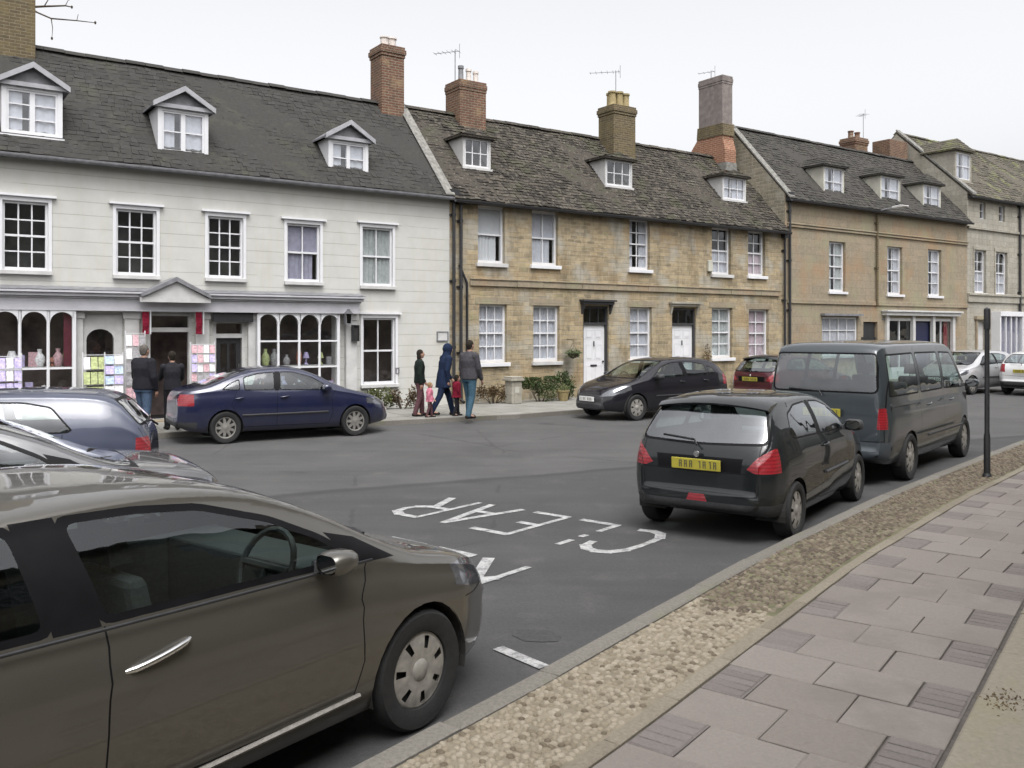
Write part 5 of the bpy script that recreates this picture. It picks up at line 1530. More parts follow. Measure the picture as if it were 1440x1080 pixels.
    if 'spoiler' in S:
        prof, hw, mt = S['spoiler']; m = MB(); n = 14; P = len(prof); pts = []
        for i in range(n + 1):
            u = -1 + 2 * i / n; pts += [(x + .06 * u * u, u * hw, z - .055 * u * u) for x, z in prof]
        m.raw(pts, [(i * P + k, i * P + (k + 1) % P, (i + 1) * P + (k + 1) % P, (i + 1) * P + k) for i in range(n) for k in range(P)] + [tuple(range(P))[::-1], tuple(range(n * P, n * P + P))])
        m.build('spoiler', M[mt], root, smooth=35)
    if 'badge' in S:
        x, z = S['badge']; m = MB(); m.lathe([(.001, -.006), (.03, -.004), (.032, 0)], 16, axis='x', c=(x, 0, z)); m.build('badge', M['chrome'], root, smooth=40)
    bm.free(); bm0.free()
    return root
# ------------------------------------------------------------------ the parked cars
M['mirror'] = plain('mirror_glass', (.8, .82, .84), .02, 1.0, var=.02)
M['p_bronze'] = paint('grey_bronze_paint', (.108, .101, .087), .65, .33)
M['p_black'] = paint('dark_green_black_paint', (.008, .010, .011), .0, .5, spec=.1, dirt_amt=.10)
M['p_van'] = paint('slate_blue_van_paint', (.034, .043, .050), .25, .34)
M['p_blue'] = paint('royal_blue_paint', (.008, .011, .040), .2, .3)
M['p_black2'] = paint('black_violet_paint', (.008, .0075, .011), .0, .5, spec=.1, dirt_amt=.08)
M['p_lilac'] = paint('faded_blue_paint', (.040, .048, .082), .1, .42)
M['p_grey'] = paint('mid_grey_paint', (.10, .10, .105), .35, .36)
M['p_red'] = paint('dark_red_paint', (.055, .005, .011), .2, .3)
M['p_silver'] = paint('silver_paint', (.50, .50, .51), .5, .32)
M['p_white'] = paint('off_white_paint', (.6, .6, .6), .1, .35)

CIVIC = dict(wb=2.70, wheel_r=.315, wheel_w=.20, rim='slots7', rr=.62, rimmat='dullalloy', step=.04, ns=13, nu=8, nv=10,
    top=[(-2.29, .52), (-2.285, .80), (-2.20, 1.03), (-1.70, 1.08), (-1.15, 1.38), (-.55, 1.458), (.12, 1.455), (.60, 1.345), (1.32, .955), (1.78, .85), (2.08, .75), (2.22, .60), (2.25, .40)],
    plan=[(-2.29, .60), (-2.2, .74), (-1.9, .83), (-1.3, .872), (0, .877), (1.2, .872), (1.75, .83), (2.05, .70), (2.2, .53), (2.25, .42)],
    bottom=[(-2.29, .33), (-2.1, .24), (-1.7, .2), (1.7, .19), (2.05, .2), (2.25, .26)],
    belt=[(-2.29, .72), (-2.1, .97), (-1.6, 1.005), (-.9, 1.0), (0, .98), (.9, .95), (1.3, .87), (1.8, .765), (2.1, .66), (2.25, .45)],
    belt_min=.94, tumble=23, crown=.055, shoulder=.935, winset=.03, crease=.016, crease_t=.74,
    windscreen=([(-.70, .95), (.70, .95), (.57, 1.365), (-.57, 1.365)], .3, 1.5), rearscreen=([(-.64, 1.07), (.64, 1.07), (.54, 1.35), (-.54, 1.35)], -1.8, -.5),
    windows=[([(-.37, .998), (.30, .988), (.97, .968), (.74, 1.13), (.48, 1.255), (.14, 1.36), (-.15, 1.39), (-.47, 1.397)], 'window'), ([(-.54, 1.003), (-.62, 1.397), (-.86, 1.385), (-1.12, 1.31), (-1.32, 1.16), (-1.34, 1.015)], 'window')],
    sidepanels=[([(-.545, 1.0), (-.365, .995), (-.465, 1.397), (-.625, 1.397)], 'dark_panel'), ([(.90, .962), (1.20, .94), (.95, 1.08), (.76, 1.135)], 'dark_panel')],
    doors=[([(-.40, .34), (.86, .33), (.92, .5), (.90, .8), (.98, .955), (-.37, .99)], 'door'), ([(-.41, .34), (-.95, .36), (-1.05, .55), (-1.32, .76), (-1.36, .995), (-.38, .99)], 'rear_door')],
    gaps=[[(-.385, .33), (-.355, .99)], [(.86, .33), (.92, .5), (.90, .8), (.98, .95)], [(-.44, .335), (.86, .33)], [(-.95, .36), (-1.05, .55), (-1.32, .76), (-1.36, .995)], [(-.44, .335), (-.95, .36)], [(1.72, .62), (2.2, .62)]],
    gaps_xy=[[(1.28, .62), (1.75, .66), (2.12, .5)]],
    head=[([(.42, .60), (.80, .62), (.87, .80), (.60, .80)], 1.72)], tail=[([(.52, .80), (.9, .80), (.9, 1.0), (.5, 1.0)], -1.95, True)],
    grille=[([(-.45, .30), (.45, .30), (.42, .56), (-.42, .56)], 2.1, False)],
    cabin=(-1.25, 1.2, .36, .96, .74), seat_x=(.05, -.95), seat_h=.60, mirror=(.69, .845, 1.025), handles=[(-.17, .845, .27), (-1.16, .86, .24)], mirror_s=.8, handle_y=.868, wheel_in=.125, handlemat='chrome', handle_tilt=.10,
    plate_r=(-2.33, .72, 0, .52), plate_f=(2.30, .45, 0, .52), bars=[([(.88, .872, .345), (0, .88, .33), (-.98, .872, .345)], .012, 'dullalloy'), ([(.99, .845, .972), (.4, .86, .985), (-.3, .86, .996), (-1.2, .845, 1.006)], .007, 'black')],
    singles=[('wiper', [(1.34, .50, .985), (1.20, .05, 1.055), (1.17, -.12, 1.07)], .010, 'black'), ('wiper', [(1.36, -.10, .99), (1.21, -.48, 1.035), (1.18, -.58, 1.03)], .010, 'black')])

HATCH = dict(wb=2.44, wheel_r=.29, wheel_w=.18, rim='slots7', rimmat='dullalloy', step=.045, ns=12,
    top=[(-1.835, .50), (-1.83, .76), (-1.79, .93), (-1.66, 1.08), (-1.42, 1.37), (-1.05, 1.43), (-.35, 1.435), (.15, 1.40), (.45, 1.30), (1.05, .955), (1.55, .83), (1.85, .70), (1.97, .55), (2.0, .40)],
    plan=[(-1.835, .60), (-1.76, .74), (-1.5, .80), (-1.0, .825), (0, .83), (1.0, .82), (1.5, .78), (1.8, .66), (2.0, .42)],
    bottom=[(-1.835, .34), (-1.7, .26), (-1.4, .2), (1.5, .19), (2.0, .25)],
    belt=[(-1.835, .70), (-1.72, .92), (-1.2, .97), (-.5, .955), (.6, .93), (1.05, .87), (1.5, .76), (1.85, .60), (2.0, .45)], belt_min=.9, tumble=24,
    windscreen=([(-.66, .94), (.66, .94), (.55, 1.36), (-.55, 1.36)], .15, 1.2), rearscreen=([(-.70, .97), (-.1, .95), (.1, .95), (.70, .97), (.58, 1.325), (.1, 1.345), (-.1, 1.345), (-.58, 1.325)], -1.86, -1.3),
    windows=[([(-.33, .975), (.78, .95), (.35, 1.24), (.05, 1.315), (-.27, 1.335)], 'window'), ([(-.43, .98), (-.38, 1.335), (-.8, 1.325), (-1.12, 1.25), (-1.28, 1.05), (-1.2, 1.0)], 'window')],
    sidepanels=[([(-.43, .97), (-.33, .965), (-.27, 1.335), (-.38, 1.335)], 'dark_panel')],
    doors=[([(-.38, .30), (.66, .28), (.74, .5), (.72, .8), (.80, .94), (-.36, .97)], 'door')],
    gaps=[[(-.38, .29), (-.36, .97)], [(.66, .28), (.74, .5), (.72, .8), (.80, .94)], [(-.38, .29), (.66, .28)]], gaps_xy=[[(1.05, .58), (1.5, .62), (1.85, .45)]],
    gaps_yz=[([(.60, .70), (.62, .98)], -1.5), ([(0, .685), (.60, .70)], -1.5)],
    head=[([(.38, .55), (.72, .60), (.84, .80), (.55, .74)], 1.45)], tail=[([(.50, .745), (.58, .71), (.9, .71), (.9, .93), (.72, .945), (.60, .86)], -1.60, True)],
    refl=[([(-.11, .40), (.11, .40), (.08, .47), (-.08, .47)], -1.6, False)], bump_r=[([(-.9, .28), (.9, .28), (.9, .40), (-.9, .40)], -1.45, False)], panel_r=[([(-.44, .70), (.44, .70), (.46, .84), (-.46, .84)], -1.6, False)],
    grille=[([(-.5, .28), (.5, .28), (.45, .42), (-.45, .42)], 1.8, False)],
    cabin=(-1.35, .95, .34, .93, .70), seat_x=(-.1, -1.0), mirror=(.60, .80, .99), mirrormat='plastic', handles=[(-.24, .86, .16)], handle_y=.815,
    plate_r=(-1.888, .765, -.06, .52), badge=(-1.868, .865), spoiler=([(-1.36, 1.35), (-1.26, 1.418), (-1.47, 1.392), (-1.545, 1.355), (-1.53, 1.335), (-1.45, 1.335)], .60, 'p_black'), plate_f=(2.05, .42, 0, .52), bars=[([(.62, .832, .56), (-.3, .838, .56)], .016, 'plastic')],
    singles=[('wiper', [(-1.86, 0, .955), (-1.80, .05, 1.0), (-1.77, .40, 1.03)], .012, 'black')])
VAN = dict(cat='van', wb=3.0, wheel_r=.33, wheel_w=.21, rim='slots7', rimmat='dullalloy', step=.06, ns=12,
    top=[(-2.50, .50), (-2.495, 1.0), (-2.47, 1.25), (-2.40, 1.80), (-2.33, 1.90), (-2.1, 1.945), (-1.0, 1.955), (.7, 1.95), (1.0, 1.90), (1.2, 1.80), (1.90, 1.18), (2.2, 1.07), (2.36, .88), (2.40, .45)],
    plan=[(-2.5, .73), (-2.45, .81), (-2.2, .86), (-1.5, .885), (1.2, .885), (1.8, .85), (2.2, .75), (2.4, .56)],
    bottom=[(-2.5, .38), (-2.2, .27), (1.8, .24), (2.4, .28)], belt=[(-2.5, .9), (-2.42, 1.14), (-1.5, 1.15), (1.2, 1.12), (1.8, 1.06), (2.2, .93), (2.4, .6)], belt_min=1.08, tumble=9, crown=.07, shoulder=.97,
    windscreen=([(-.78, 1.17), (.78, 1.17), (.70, 1.84), (-.70, 1.84)], 1.0, 2.1), rearscreen=([(-.74, 1.25), (.74, 1.25), (.71, 1.80), (-.71, 1.80)], -2.6, -2.3),
    windows=[([(.30, 1.20), (1.52, 1.17), (1.10, 1.62), (.95, 1.76), (.30, 1.78)], 'window'), ([(.20, 1.20), (.20, 1.78), (-.95, 1.79), (-.95, 1.20)], 'window'), ([(-1.05, 1.20), (-1.05, 1.79), (-2.20, 1.78), (-2.28, 1.20)], 'window')], winset=.025,
    doors=[([(.24, .38), (1.05, .38), (1.25, .8), (1.55, 1.14), (.24, 1.16)], 'door')],
    gaps=[[(.24, .36), (.24, 1.85)], [(1.05, .38), (1.25, .8), (1.56, 1.14)], [(.24, .38), (1.05, .38)], [(-1.0, .42), (-1.0, 1.85)], [(-1.0, .40), (.24, .38)], [(-2.2, 1.06), (-1.0, 1.06)]],
    gaps_yz=[([(.80, .62), (.80, 1.85)], -2.2), ([(0, .60), (.80, .62)], -2.3)],
    head=[([(.42, .72), (.80, .74), (.88, .98), (.55, .94)], 1.95)], tail=[([(.72, .78), (1.0, .78), (1.0, 1.06), (.74, 1.06)], -2.32, True)], bump_r=[([(-1, .36), (1, .36), (1, .60), (-1, .60)], -2.2, False)], bumpmat='p_vanbump',
    grille=[([(-.5, .35), (.5, .35), (.5, .75), (-.5, .75)], 2.2, False)],
    cabin=(-2.25, 1.75, .5, 1.14, .84), seat_x=(.55, -1.2), seat_h=.75, mirror=(1.28, .93, 1.24), handles=[(.36, 1.04, .18), (-.85, 1.04, .18)], handle_y=.935, rearglass='vanglass', plate_r=(-2.548, .98, -.03, .52), plate_f=(2.46, .5, 0, .52),
    bars=[([(1.0, .953, .60), (-.95, .957, .60)], .018, 'plastic')],
    singles=[('wiper', [(-2.53, .0, 1.20), (-2.50, .05, 1.27), (-2.49, .48, 1.29)], .012, 'black')])
M['p_vanbump'] = plain('grey_bumper', (.05, .06, .07), .5, var=.15)
SALOON = dict(wb=2.65, wheel_r=.30, wheel_w=.185, rim='spokes', rimmat='alloy', step=.05, wx=.07,
    top=[(-2.12, .50), (-2.115, .80), (-2.06, .98), (-1.86, 1.03), (-1.60, 1.08), (-.95, 1.33), (-.40, 1.41), (.12, 1.41), (.55, 1.30), (1.2, .97), (1.75, .84), (2.1, .72), (2.22, .56), (2.25, .40)],
    plan=[(-2.12, .58), (-2.02, .72), (-1.75, .80), (-1.2, .843), (0, .85), (1.2, .84), (1.8, .78), (2.1, .64), (2.25, .42)],
    bottom=[(-2.12, .33), (-1.9, .24), (-1.6, .2), (1.6, .19), (2.25, .26)], belt=[(-2.12, .7), (-2.0, .93), (-1.5, .965), (-.9, .955), (0, .94), (.8, .92), (1.25, .87), (1.8, .75), (2.25, .45)], belt_min=.9, tumble=25,
    windscreen=([(-.66, .955), (.66, .955), (.54, 1.35), (-.54, 1.35)], .25, 1.35), rearscreen=([(-.62, 1.06), (.62, 1.06), (.5, 1.34), (-.5, 1.34)], -1.75, -.5),
    windows=[([(-.20, .965), (.94, .935), (.50, 1.20), (.12, 1.305), (-.16, 1.315)], 'window'), ([(-.30, .968), (-.26, 1.315), (-.62, 1.29), (-.90, 1.22), (-.90, .975)], 'window'), ([(-.97, .98), (-.97, 1.20), (-1.2, 1.10), (-1.34, 1.0)], 'window')],
    sidepanels=[([(-.30, .96), (-.20, .958), (-.16, 1.315), (-.26, 1.315)], 'dark_panel')],
    doors=[([(-.26, .30), (.82, .29), (.90, .5), (.88, .8), (.96, .925), (-.25, .955)], 'door'), ([(-.27, .30), (-.9, .32), (-1.0, .5), (-1.15, .72), (-1.05, .95), (-.26, .955)], 'rear_door')],
    gaps=[[(-.26, .29), (-.25, .955)], [(.82, .29), (.90, .5), (.88, .8), (.96, .925)], [(-.9, .29), (-1.0, .5), (-1.15, .72), (-1.05, .95)], [(-.9, .3), (.82, .29)]],
    head=[([(.40, .58), (.76, .60), (.84, .76), (.58, .74)], 1.7)], tail=[([(.50, .72), (.9, .72), (.9, .93), (.5, .93)], -1.82, True)], bump_r=[([(-.9, .30), (.9, .30), (.9, .42), (-.9, .42)], -1.75, False)],
    cabin=(-1.25, 1.1, .35, .92, .72), seat_x=(.05, -.9), mirror=(.74, .815, .985), handles=[(-.1, .84, .18), (-1.0, .84, .16)], handle_y=.838, plate_f=(2.31, .42, 0, .52),
    bars=[([(.80, .853, .52), (-.2, .858, .52), (-.95, .85, .52)], .017, 'plastic')])
def variant(base, **kw):
    d = dict(base); d.update(kw); return d
FAMILY = variant({k: v for k, v in HATCH.items() if k not in ('spoiler', 'badge')}, wb=2.55, wheel_r=.305, wx=.04,
    top=[(-1.98, .50), (-1.975, .78), (-1.92, .98), (-1.80, 1.10), (-1.50, 1.36), (-1.0, 1.44), (-.35, 1.45), (.15, 1.41), (.5, 1.30), (1.15, .97), (1.65, .86), (1.98, .72), (2.08, .56), (2.1, .40)],
    plan=[(-1.98, .60), (-1.88, .75), (-1.5, .83), (-1.0, .855), (0, .86), (1.1, .85), (1.6, .80), (1.9, .68), (2.1, .44)],
    bottom=[(-1.98, .34), (-1.8, .26), (-1.5, .2), (1.6, .19), (2.1, .25)], belt=[(-1.98, .72), (-1.85, .96), (-1.3, 1.0), (-.5, .975), (.6, .945), (1.15, .89), (1.6, .78), (1.95, .62), (2.1, .45)], belt_min=.92, rimmat='dullalloy',
    windscreen=([(-.68, .96), (.68, .96), (.56, 1.37), (-.56, 1.37)], .15, 1.3), rearscreen=([(-.66, 1.04), (.66, 1.04), (.54, 1.34), (-.54, 1.34)], -1.95, -1.35),
    windows=[([(-.25, .985), (.86, .955), (.42, 1.24), (.08, 1.325), (-.2, 1.345)], 'window'), ([(-.35, .99), (-.30, 1.345), (-.7, 1.33), (-1.05, 1.27), (-1.05, 1.0)], 'window'), ([(-1.12, 1.01), (-1.12, 1.25), (-1.3, 1.17), (-1.42, 1.04)], 'window')],
    sidepanels=[([(-.35, .98), (-.25, .975), (-.2, 1.345), (-.30, 1.345)], 'dark_panel')],
    doors=[([(-.31, .30), (.76, .28), (.84, .5), (.82, .8), (.90, .945), (-.29, .975)], 'door'), ([(-.32, .30), (-.85, .32), (-.95, .5), (-1.1, .72), (-1.1, .985), (-.30, .975)], 'rear_door')],
    gaps=[[(-.31, .29), (-.29, .975)], [(.76, .28), (.84, .5), (.82, .8), (.90, .945)], [(-.85, .29), (-.95, .5), (-1.1, .72), (-1.1, .985)], [(-.85, .3), (.76, .29)]],
    head=[([(.34, .56), (.74, .60), (.86, .84), (.58, .78)], 1.5)], tail=[([(.52, .76), (.95, .76), (.95, 1.02), (.56, 1.02)], -1.66, True)], plate_r=(-2.03, .80, -.05, .52), plate_f=(2.155, .50, 0, .52), cabin=(-1.4, 1.05, .34, .95, .72), seat_x=(.0, -.95), mirror=(.68, .825, 1.0), mirrormat='plastic', handles=[(-.15, .87, .16), (-.98, .88, .16)], handle_y=.845,
    bars=[([(.74, .862, .56), (-.3, .868, .56), (-.85, .862, .56)], .016, 'plastic')], singles=[('wiper', [(-2.0, 0, .99), (-1.93, .05, 1.05), (-1.9, .40, 1.07)], .012, 'black')], refl=[], bump_r=[([(-.95, .28), (.95, .28), (.95, .46), (-.95, .46)], -1.6, False)], panel_r=[], grille=[([(-.5, .28), (.5, .28), (.45, .60), (-.45, .60)], 1.85, False)],
    gaps_yz=[([(.64, .66), (.66, 1.02)], -1.6), ([(0, .64), (.64, .66)], -1.6)], gaps_xy=[[(1.15, .6), (1.6, .64), (1.95, .45)]])
FAMNOSPOIL = FAMILY
OLDHATCH = variant({k: v for k, v in FAMILY.items() if k not in ('plate_r', 'spoiler', 'badge')}, windows=[([(-.25, .985), (.86, .955), (.42, 1.24), (.08, 1.325), (-.2, 1.345)], 'window'), ([(-.33, .99), (-.29, 1.345), (-.7, 1.335), (-.98, 1.28), (-1.2, 1.03), (-1.15, 1.0)], 'window')],
    top=[(-1.98, .50), (-1.975, .82), (-1.93, 1.0), (-1.80, 1.16), (-1.58, 1.385), (-1.2, 1.435), (-.35, 1.45), (.15, 1.41), (.5, 1.30), (1.15, .97), (1.65, .86), (1.98, .72), (2.08, .56), (2.1, .40)],
    tail=[([(.52, .66), (.95, .66), (.95, .92), (.56, .92)], -1.80, True)])

civic = make_car('parked_car', 'grey bronze saloon in the near corner with chrome door handle, side seen close up', CIVIC, (-1.96, 4.10), 37, 'p_bronze')
make_car('parked_car', 'dark green black small hatchback parked by the near kerb with yellow rear plate', HATCH, (2.92, 10.44), 35, 'p_black')
make_car('parked_van', 'slate blue passenger van parked by the kerb in front of the dark hatchback', VAN, (5.90, 14.2), 40, 'p_van')
blue_ = make_car('parked_car', 'navy blue fastback saloon with alloy wheels parked before the shop door', SALOON, (-4.68, 17.78), 60, 'p_blue')
blue_.scale = (.95, 1, 1)
make_car('parked_car', 'black hatchback parked under the white cottage doors with front to the shops', FAMILY, (3.52, 22.15), 235, 'p_black2')
make_car('moving_car', 'mid grey saloon beyond the bronze saloon, only bonnet and windscreen showing', variant(CIVIC, rim='spokes', handlemat='p_grey', top=[(-2.29, .52), (-2.285, .80), (-2.20, 1.03), (-1.70, 1.08), (-1.15, 1.36), (-.55, 1.43), (.12, 1.42), (.60, 1.33), (1.30, .985), (1.75, .955), (2.05, .90), (2.20, .76), (2.25, .40)], plan=[(-2.29, .60), (-2.2, .74), (-1.9, .83), (-1.3, .872), (0, .877), (1.2, .872), (1.75, .86), (2.05, .80), (2.2, .66), (2.25, .52)], belt=[(-2.29, .72), (-2.1, .97), (-1.6, 1.005), (-.9, 1.0), (0, .98), (.9, .955), (1.3, .91), (1.8, .875), (2.1, .80), (2.25, .55)], head=[([(.44, .66), (.80, .66), (.87, .84), (.55, .84)], 1.82)]), (-4.72, 7.17), 57, 'p_grey')
make_car('moving_car', 'faded blue hatchback with broad rear pillar behind the grey saloon', OLDHATCH, (-6.10, 9.92), 252, 'p_lilac')
make_car('parked_car', 'dark red hatchback half hidden between black hatchback and blue van', HATCH, (8.1, 25.6), 55, 'p_red')
make_car('parked_car', 'silver grey car parked far along the row by the grey stone house', FAMILY, (15.7, 30.55), 235, 'p_silver')
make_car('moving_car', 'pale car at the right edge with yellow rear plate beyond the black post', variant(FAMILY), (17.88, 29.66), 52, 'p_white')
# ------------------------------------------------------------------ people
def cloth(name, col, var=.25): return plain(name, col, .95, var=var, scale=25, bump=.3, spec=.15)
M['skin'] = plain('skin', (.36, .21, .15), .6, var=.1, scale=20)
M['hairdark'] = cloth('dark_hair', (.022, .018, .014)); M['hairgrey'] = cloth('greying_hair', (.10, .09, .08)); M['hairblond'] = cloth('light_hair', (.22, .15, .08))
M['shoe'] = cloth('dark_shoes', (.02, .018, .017)); M['eye'] = plain('eye', (.03, .03, .03), .3); M['lips'] = plain('lips', (.26, .10, .08), .6)

def loft(mb, rings, n=16):
    """rings: (centre, half depth, half width, axis) stacked along the body"""
    pts = []
    for c, rx, ry, tilt in rings:
        for k in range(n):
            a = 2 * pi * k / n; v = Vector((rx * cos(a), ry * sin(a), 0)); v.rotate(Matrix.Rotation(tilt, 3, 'Y')); pts.append(c + v)
    m = len(rings)
    mb.raw(pts, [(i * n + k, i * n + (k + 1) % n, (i + 1) * n + (k + 1) % n, (i + 1) * n + k) for i in range(m - 1) for k in range(n)] + [tuple(range(n))[::-1], tuple(range((m - 1) * n, m * n))])
def ball(mb, c, rx, ry, rz, n=14):
    rings = [(rx * sin(pi * i / n), ry * sin(pi * i / n), -rz * cos(pi * i / n)) for i in range(n + 1)]
    loft(mb, [(c + Vector((0, 0, z)), max(a, .0008), max(b, .0008), 0) for a, b, z in rings], 16)
def limb(mb, pts, rad):
    """tapered limb, joints rounded by extra stations"""
    P = [Vector(p) for p in pts]; Q = []; Rr = []
    for i in range(len(P) - 1):
        for k in range(5):
            t = k / 5; Q.append(P[i].lerp(P[i + 1], t)); Rr.append(rad[i] + (rad[i + 1] - rad[i]) * t)
    Q.append(P[-1]); Rr.append(rad[-1])
    mb.tube(Q, Rr, 12)
    for p, r in zip(P, rad): ball(mb, p, r, r, r, 8)
def fused(mb, name, mat, parent, vox, smooth=4):
    """melt the overlapping volumes into one continuous skin"""
    o = mb.build(name, mat, parent)
    r = o.modifiers.new('Remesh', 'REMESH'); r.mode = 'VOXEL'; r.voxel_size = vox; r.use_smooth_shade = True
    s = o.modifiers.new('Smooth', 'SMOOTH'); s.iterations = smooth; s.factor = .5
    return o

def person(label, loc, phi, h, top, legs, hair='hairdark', stride=0.0, lean=0.0, coat=.0, arms=(.15, -.15), elbow=.35, hood=False, bulk=1.0, hairlong=False, child=False, armout=0.0):
    """figure facing local +x; phi is the heading"""
    k = h / 1.75; root = thing('person', label, 'person', loc, R(90 - phi))
    hd = 1.32 if child else 1.0
    def at(x, y, z):
        if z > .92: dz = z - .92; return Vector(((x + dz * sin(lean)) * k, y * k, (.92 + dz * cos(lean)) * k))
        return Vector((x * k, y * k, z * k))
    B = MB(); head = at(.035, 0, 1.615)
    loft(B, [(at(0, 0, .86), .10 * k, .155 * k, 0), (at(0, 0, .98), .11 * k, .165 * k, lean), (at(0, 0, 1.12), .098 * k, .14 * k, lean), (at(0, 0, 1.28), .115 * k, .165 * k, lean), (at(0, 0, 1.39), .09 * k, .17 * k, lean), (at(0, 0, 1.45), .05 * k, .07 * k, lean)])
    limb(B, [at(0, 0, 1.42), at(.02, 0, 1.56)], [.056 * k, .050 * k])
    ball(B, head, .093 * k * hd, .074 * k * hd, .112 * k * hd); ball(B, head + Vector((.03, 0, -.055)) * k * hd, .055 * k * hd, .05 * k * hd, .05 * k * hd)
    limb(B, [head + Vector((.082, 0, .02)) * k * hd, head + Vector((.104, 0, -.018)) * k * hd], [.009 * k, .014 * k])
    for sg in (1, -1): ball(B, head + Vector((-.005, sg * .076, -.005)) * k * hd, .020 * k, .010 * k, .030 * k, 8)
    feet = []; knees = []; wr = []; elb = []; shp = []; hips = []
    for sg in (1, -1):
        st = stride * sg
        hp = at(0, sg * .085, .90); kn = Vector(((.22 * st + .03) * k, sg * .09 * k, .49 * k)); an = Vector(((.42 * st - .05 * (st < 0)) * k, sg * .09 * k, (.085 + .05 * max(0, -st)) * k)); to = an + Vector((.15 * k, sg * .025 * k, -.045 * k))
        limb(B, [hp, kn, an], [.085 * k, .055 * k, .040 * k]); limb(B, [an, to], [.036 * k, .028 * k])
        hips.append(hp); knees.append(kn); feet.append((an, to))
        sh = at(0, sg * .175, 1.385); sw = arms[0 if sg > 0 else 1]
        el = sh + Vector((sin(sw + lean) * .28, sg * (.045 + armout), -cos(sw + lean) * .28)) * k; wv = sw + elbow + lean
        w_ = el + Vector((sin(wv) * .25, -sg * .012, -cos(wv) * .25)) * k
        limb(B, [sh, el, w_], [.056 * k, .042 * k, .028 * k])
        pd = (w_ - el).normalized(); palm = w_ + pd * .05 * k; limb(B, [w_, palm, palm + pd * .035 * k], [.026 * k, .030 * k, .028 * k])
        for dx, ln in ((-.028, .062), (-.010, .075), (.010, .072), (.027, .058)):
            f1 = palm + pd * (.045 * k) + Vector((dx * k, 0, 0)); f2 = f1 + pd * ln * .55 * k + Vector((0, -sg * .010 * k, 0)); f3 = f2 + pd * ln * .4 * k + Vector((0, -sg * .022 * k, 0))
            limb(B, [f1, f2, f3], [.0095 * k, .009 * k, .0075 * k])
        t1 = palm + Vector((.03 * k, 0, 0)); limb(B, [palm, t1, t1 + pd * .04 * k + Vector((.018 * k, -sg * .008 * k, 0))], [.014 * k, .012 * k, .009 * k])
        wr.append(w_); elb.append(el); shp.append(sh)
    fused(B, 'body', M['skin'], root, .0075 * k, 3)
    b = bulk
    T = MB(); loft(T, [(at(0, 0, .82), .118 * k * b, .165 * k * b, 0), (at(0, 0, .92), .13 * k * b, .18 * k * b, 0), (at(0, 0, 1.06), .118 * k * b, .16 * k * b, lean)])
    for i in (0, 1): limb(T, [hips[i], knees[i], feet[i][0] + Vector((0, 0, -.01 * k))], [.102 * k * b ** .5, .076 * k, .064 * k])
    fused(T, 'trousers', M[legs], root, .012 * k)
    for i in (0, 1):
        S_ = MB(); an, to = feet[i]
        limb(S_, [an + Vector((-.045, 0, -.04)) * k, an + Vector((.05, 0, -.04)) * k, to + Vector((.035, 0, -.008)) * k], [.043 * k, .044 * k, .034 * k])
        o = fused(S_, 'shoe', M['shoe'], root, .009 * k, 3)
    J = MB(); rings = []
    if coat: rings += [(at(0, 0, .88 - coat), .165 * k * b, .205 * k * b, 0), (at(0, 0, .88 - coat * .4), .155 * k * b, .20 * k * b, 0)]
    rings += [(at(0, 0, .87), .142 * k * b, .19 * k * b, lean * .3), (at(0, 0, .98), .138 * k * b, .188 * k * b, lean), (at(0, 0, 1.12), .128 * k * b, .172 * k * b, lean), (at(0, 0, 1.28), .14 * k * b, .195 * k * b, lean), (at(0, 0, 1.385), .112 * k * b, .195 * k * b, lean), (at(0, 0, 1.44), .085 * k * b, .125 * k * b, lean), (at(.005, 0, 1.49), .07 * k, .078 * k, lean)]
    loft(J, rings)
    for i in (0, 1): limb(J, [shp[i], elb[i], wr[i]], [.082 * k * b, .062 * k * b, .048 * k])
    if hood:
        ball(J, head + Vector((-.03, 0, .015)) * k, .125 * k, .112 * k, .14 * k); limb(J, [head + Vector((-.03, 0, -.06)) * k, at(-.01, 0, 1.42)], [.10 * k, .11 * k])
    fused(J, 'jacket', M[top], root, .0125 * k, 5)
    if not hood:
        H = MB(); ball(H, head + Vector((-.022, 0, .026)) * k * hd, .094 * k * hd, .084 * k * hd, .104 * k * hd)
        if hairlong: ball(H, head + Vector((-.045, 0, -.06)) * k * hd, .06 * k * hd, .08 * k * hd, .12 * k * hd)
        else: ball(H, head + Vector((-.05, 0, -.035)) * k * hd, .05 * k * hd, .068 * k * hd, .06 * k * hd)
        fused(H, 'hair', M[hair], root, .010 * k, 2)
    else:
        F_ = MB(); ball(F_, head + Vector((.04, 0, -.005)) * k, .062 * k, .062 * k, .088 * k); fused(F_, 'face', M['skin'], root, .009 * k, 2)
    for sg in (1, -1):
        m = MB(); ball(m, head + Vector((.084, sg * .031, .008)) * k * hd, .008 * k, .011 * k, .007 * k, 6); m.build('eye', M['eye'], root, smooth=60)
    m = MB(); ball(m, head + Vector((.080, 0, -.058)) * k * hd, .006 * k, .022 * k, .006 * k, 6); m.build('mouth', M['lips'], root, smooth=60)
    return root
for n_, c_ in (('c_black', (.016, .016, .020)), ('c_green', (.012, .018, .015)), ('c_navy', (.012, .020, .045)), ('c_grey', (.055, .052, .058)), ('c_jeans', (.06, .09, .14)), ('c_teal', (.045, .09, .125)), ('c_wine', (.09, .045, .05)), ('c_pink', (.50, .17, .23)), ('c_red', (.17, .012, .028)), ('c_dark', (.02, .02, .024))):
    M[n_] = cloth(n_.replace('c_', '') + '_cloth', c_)
G = .10
person('man in a black jacket and jeans standing behind the blue fastback by the shop', (-7.15, 17.25, G), 20, 1.74, 'c_black', 'c_jeans', 'hairgrey', stride=.15, arms=(.25, -.05), bulk=1.25, armout=.04)
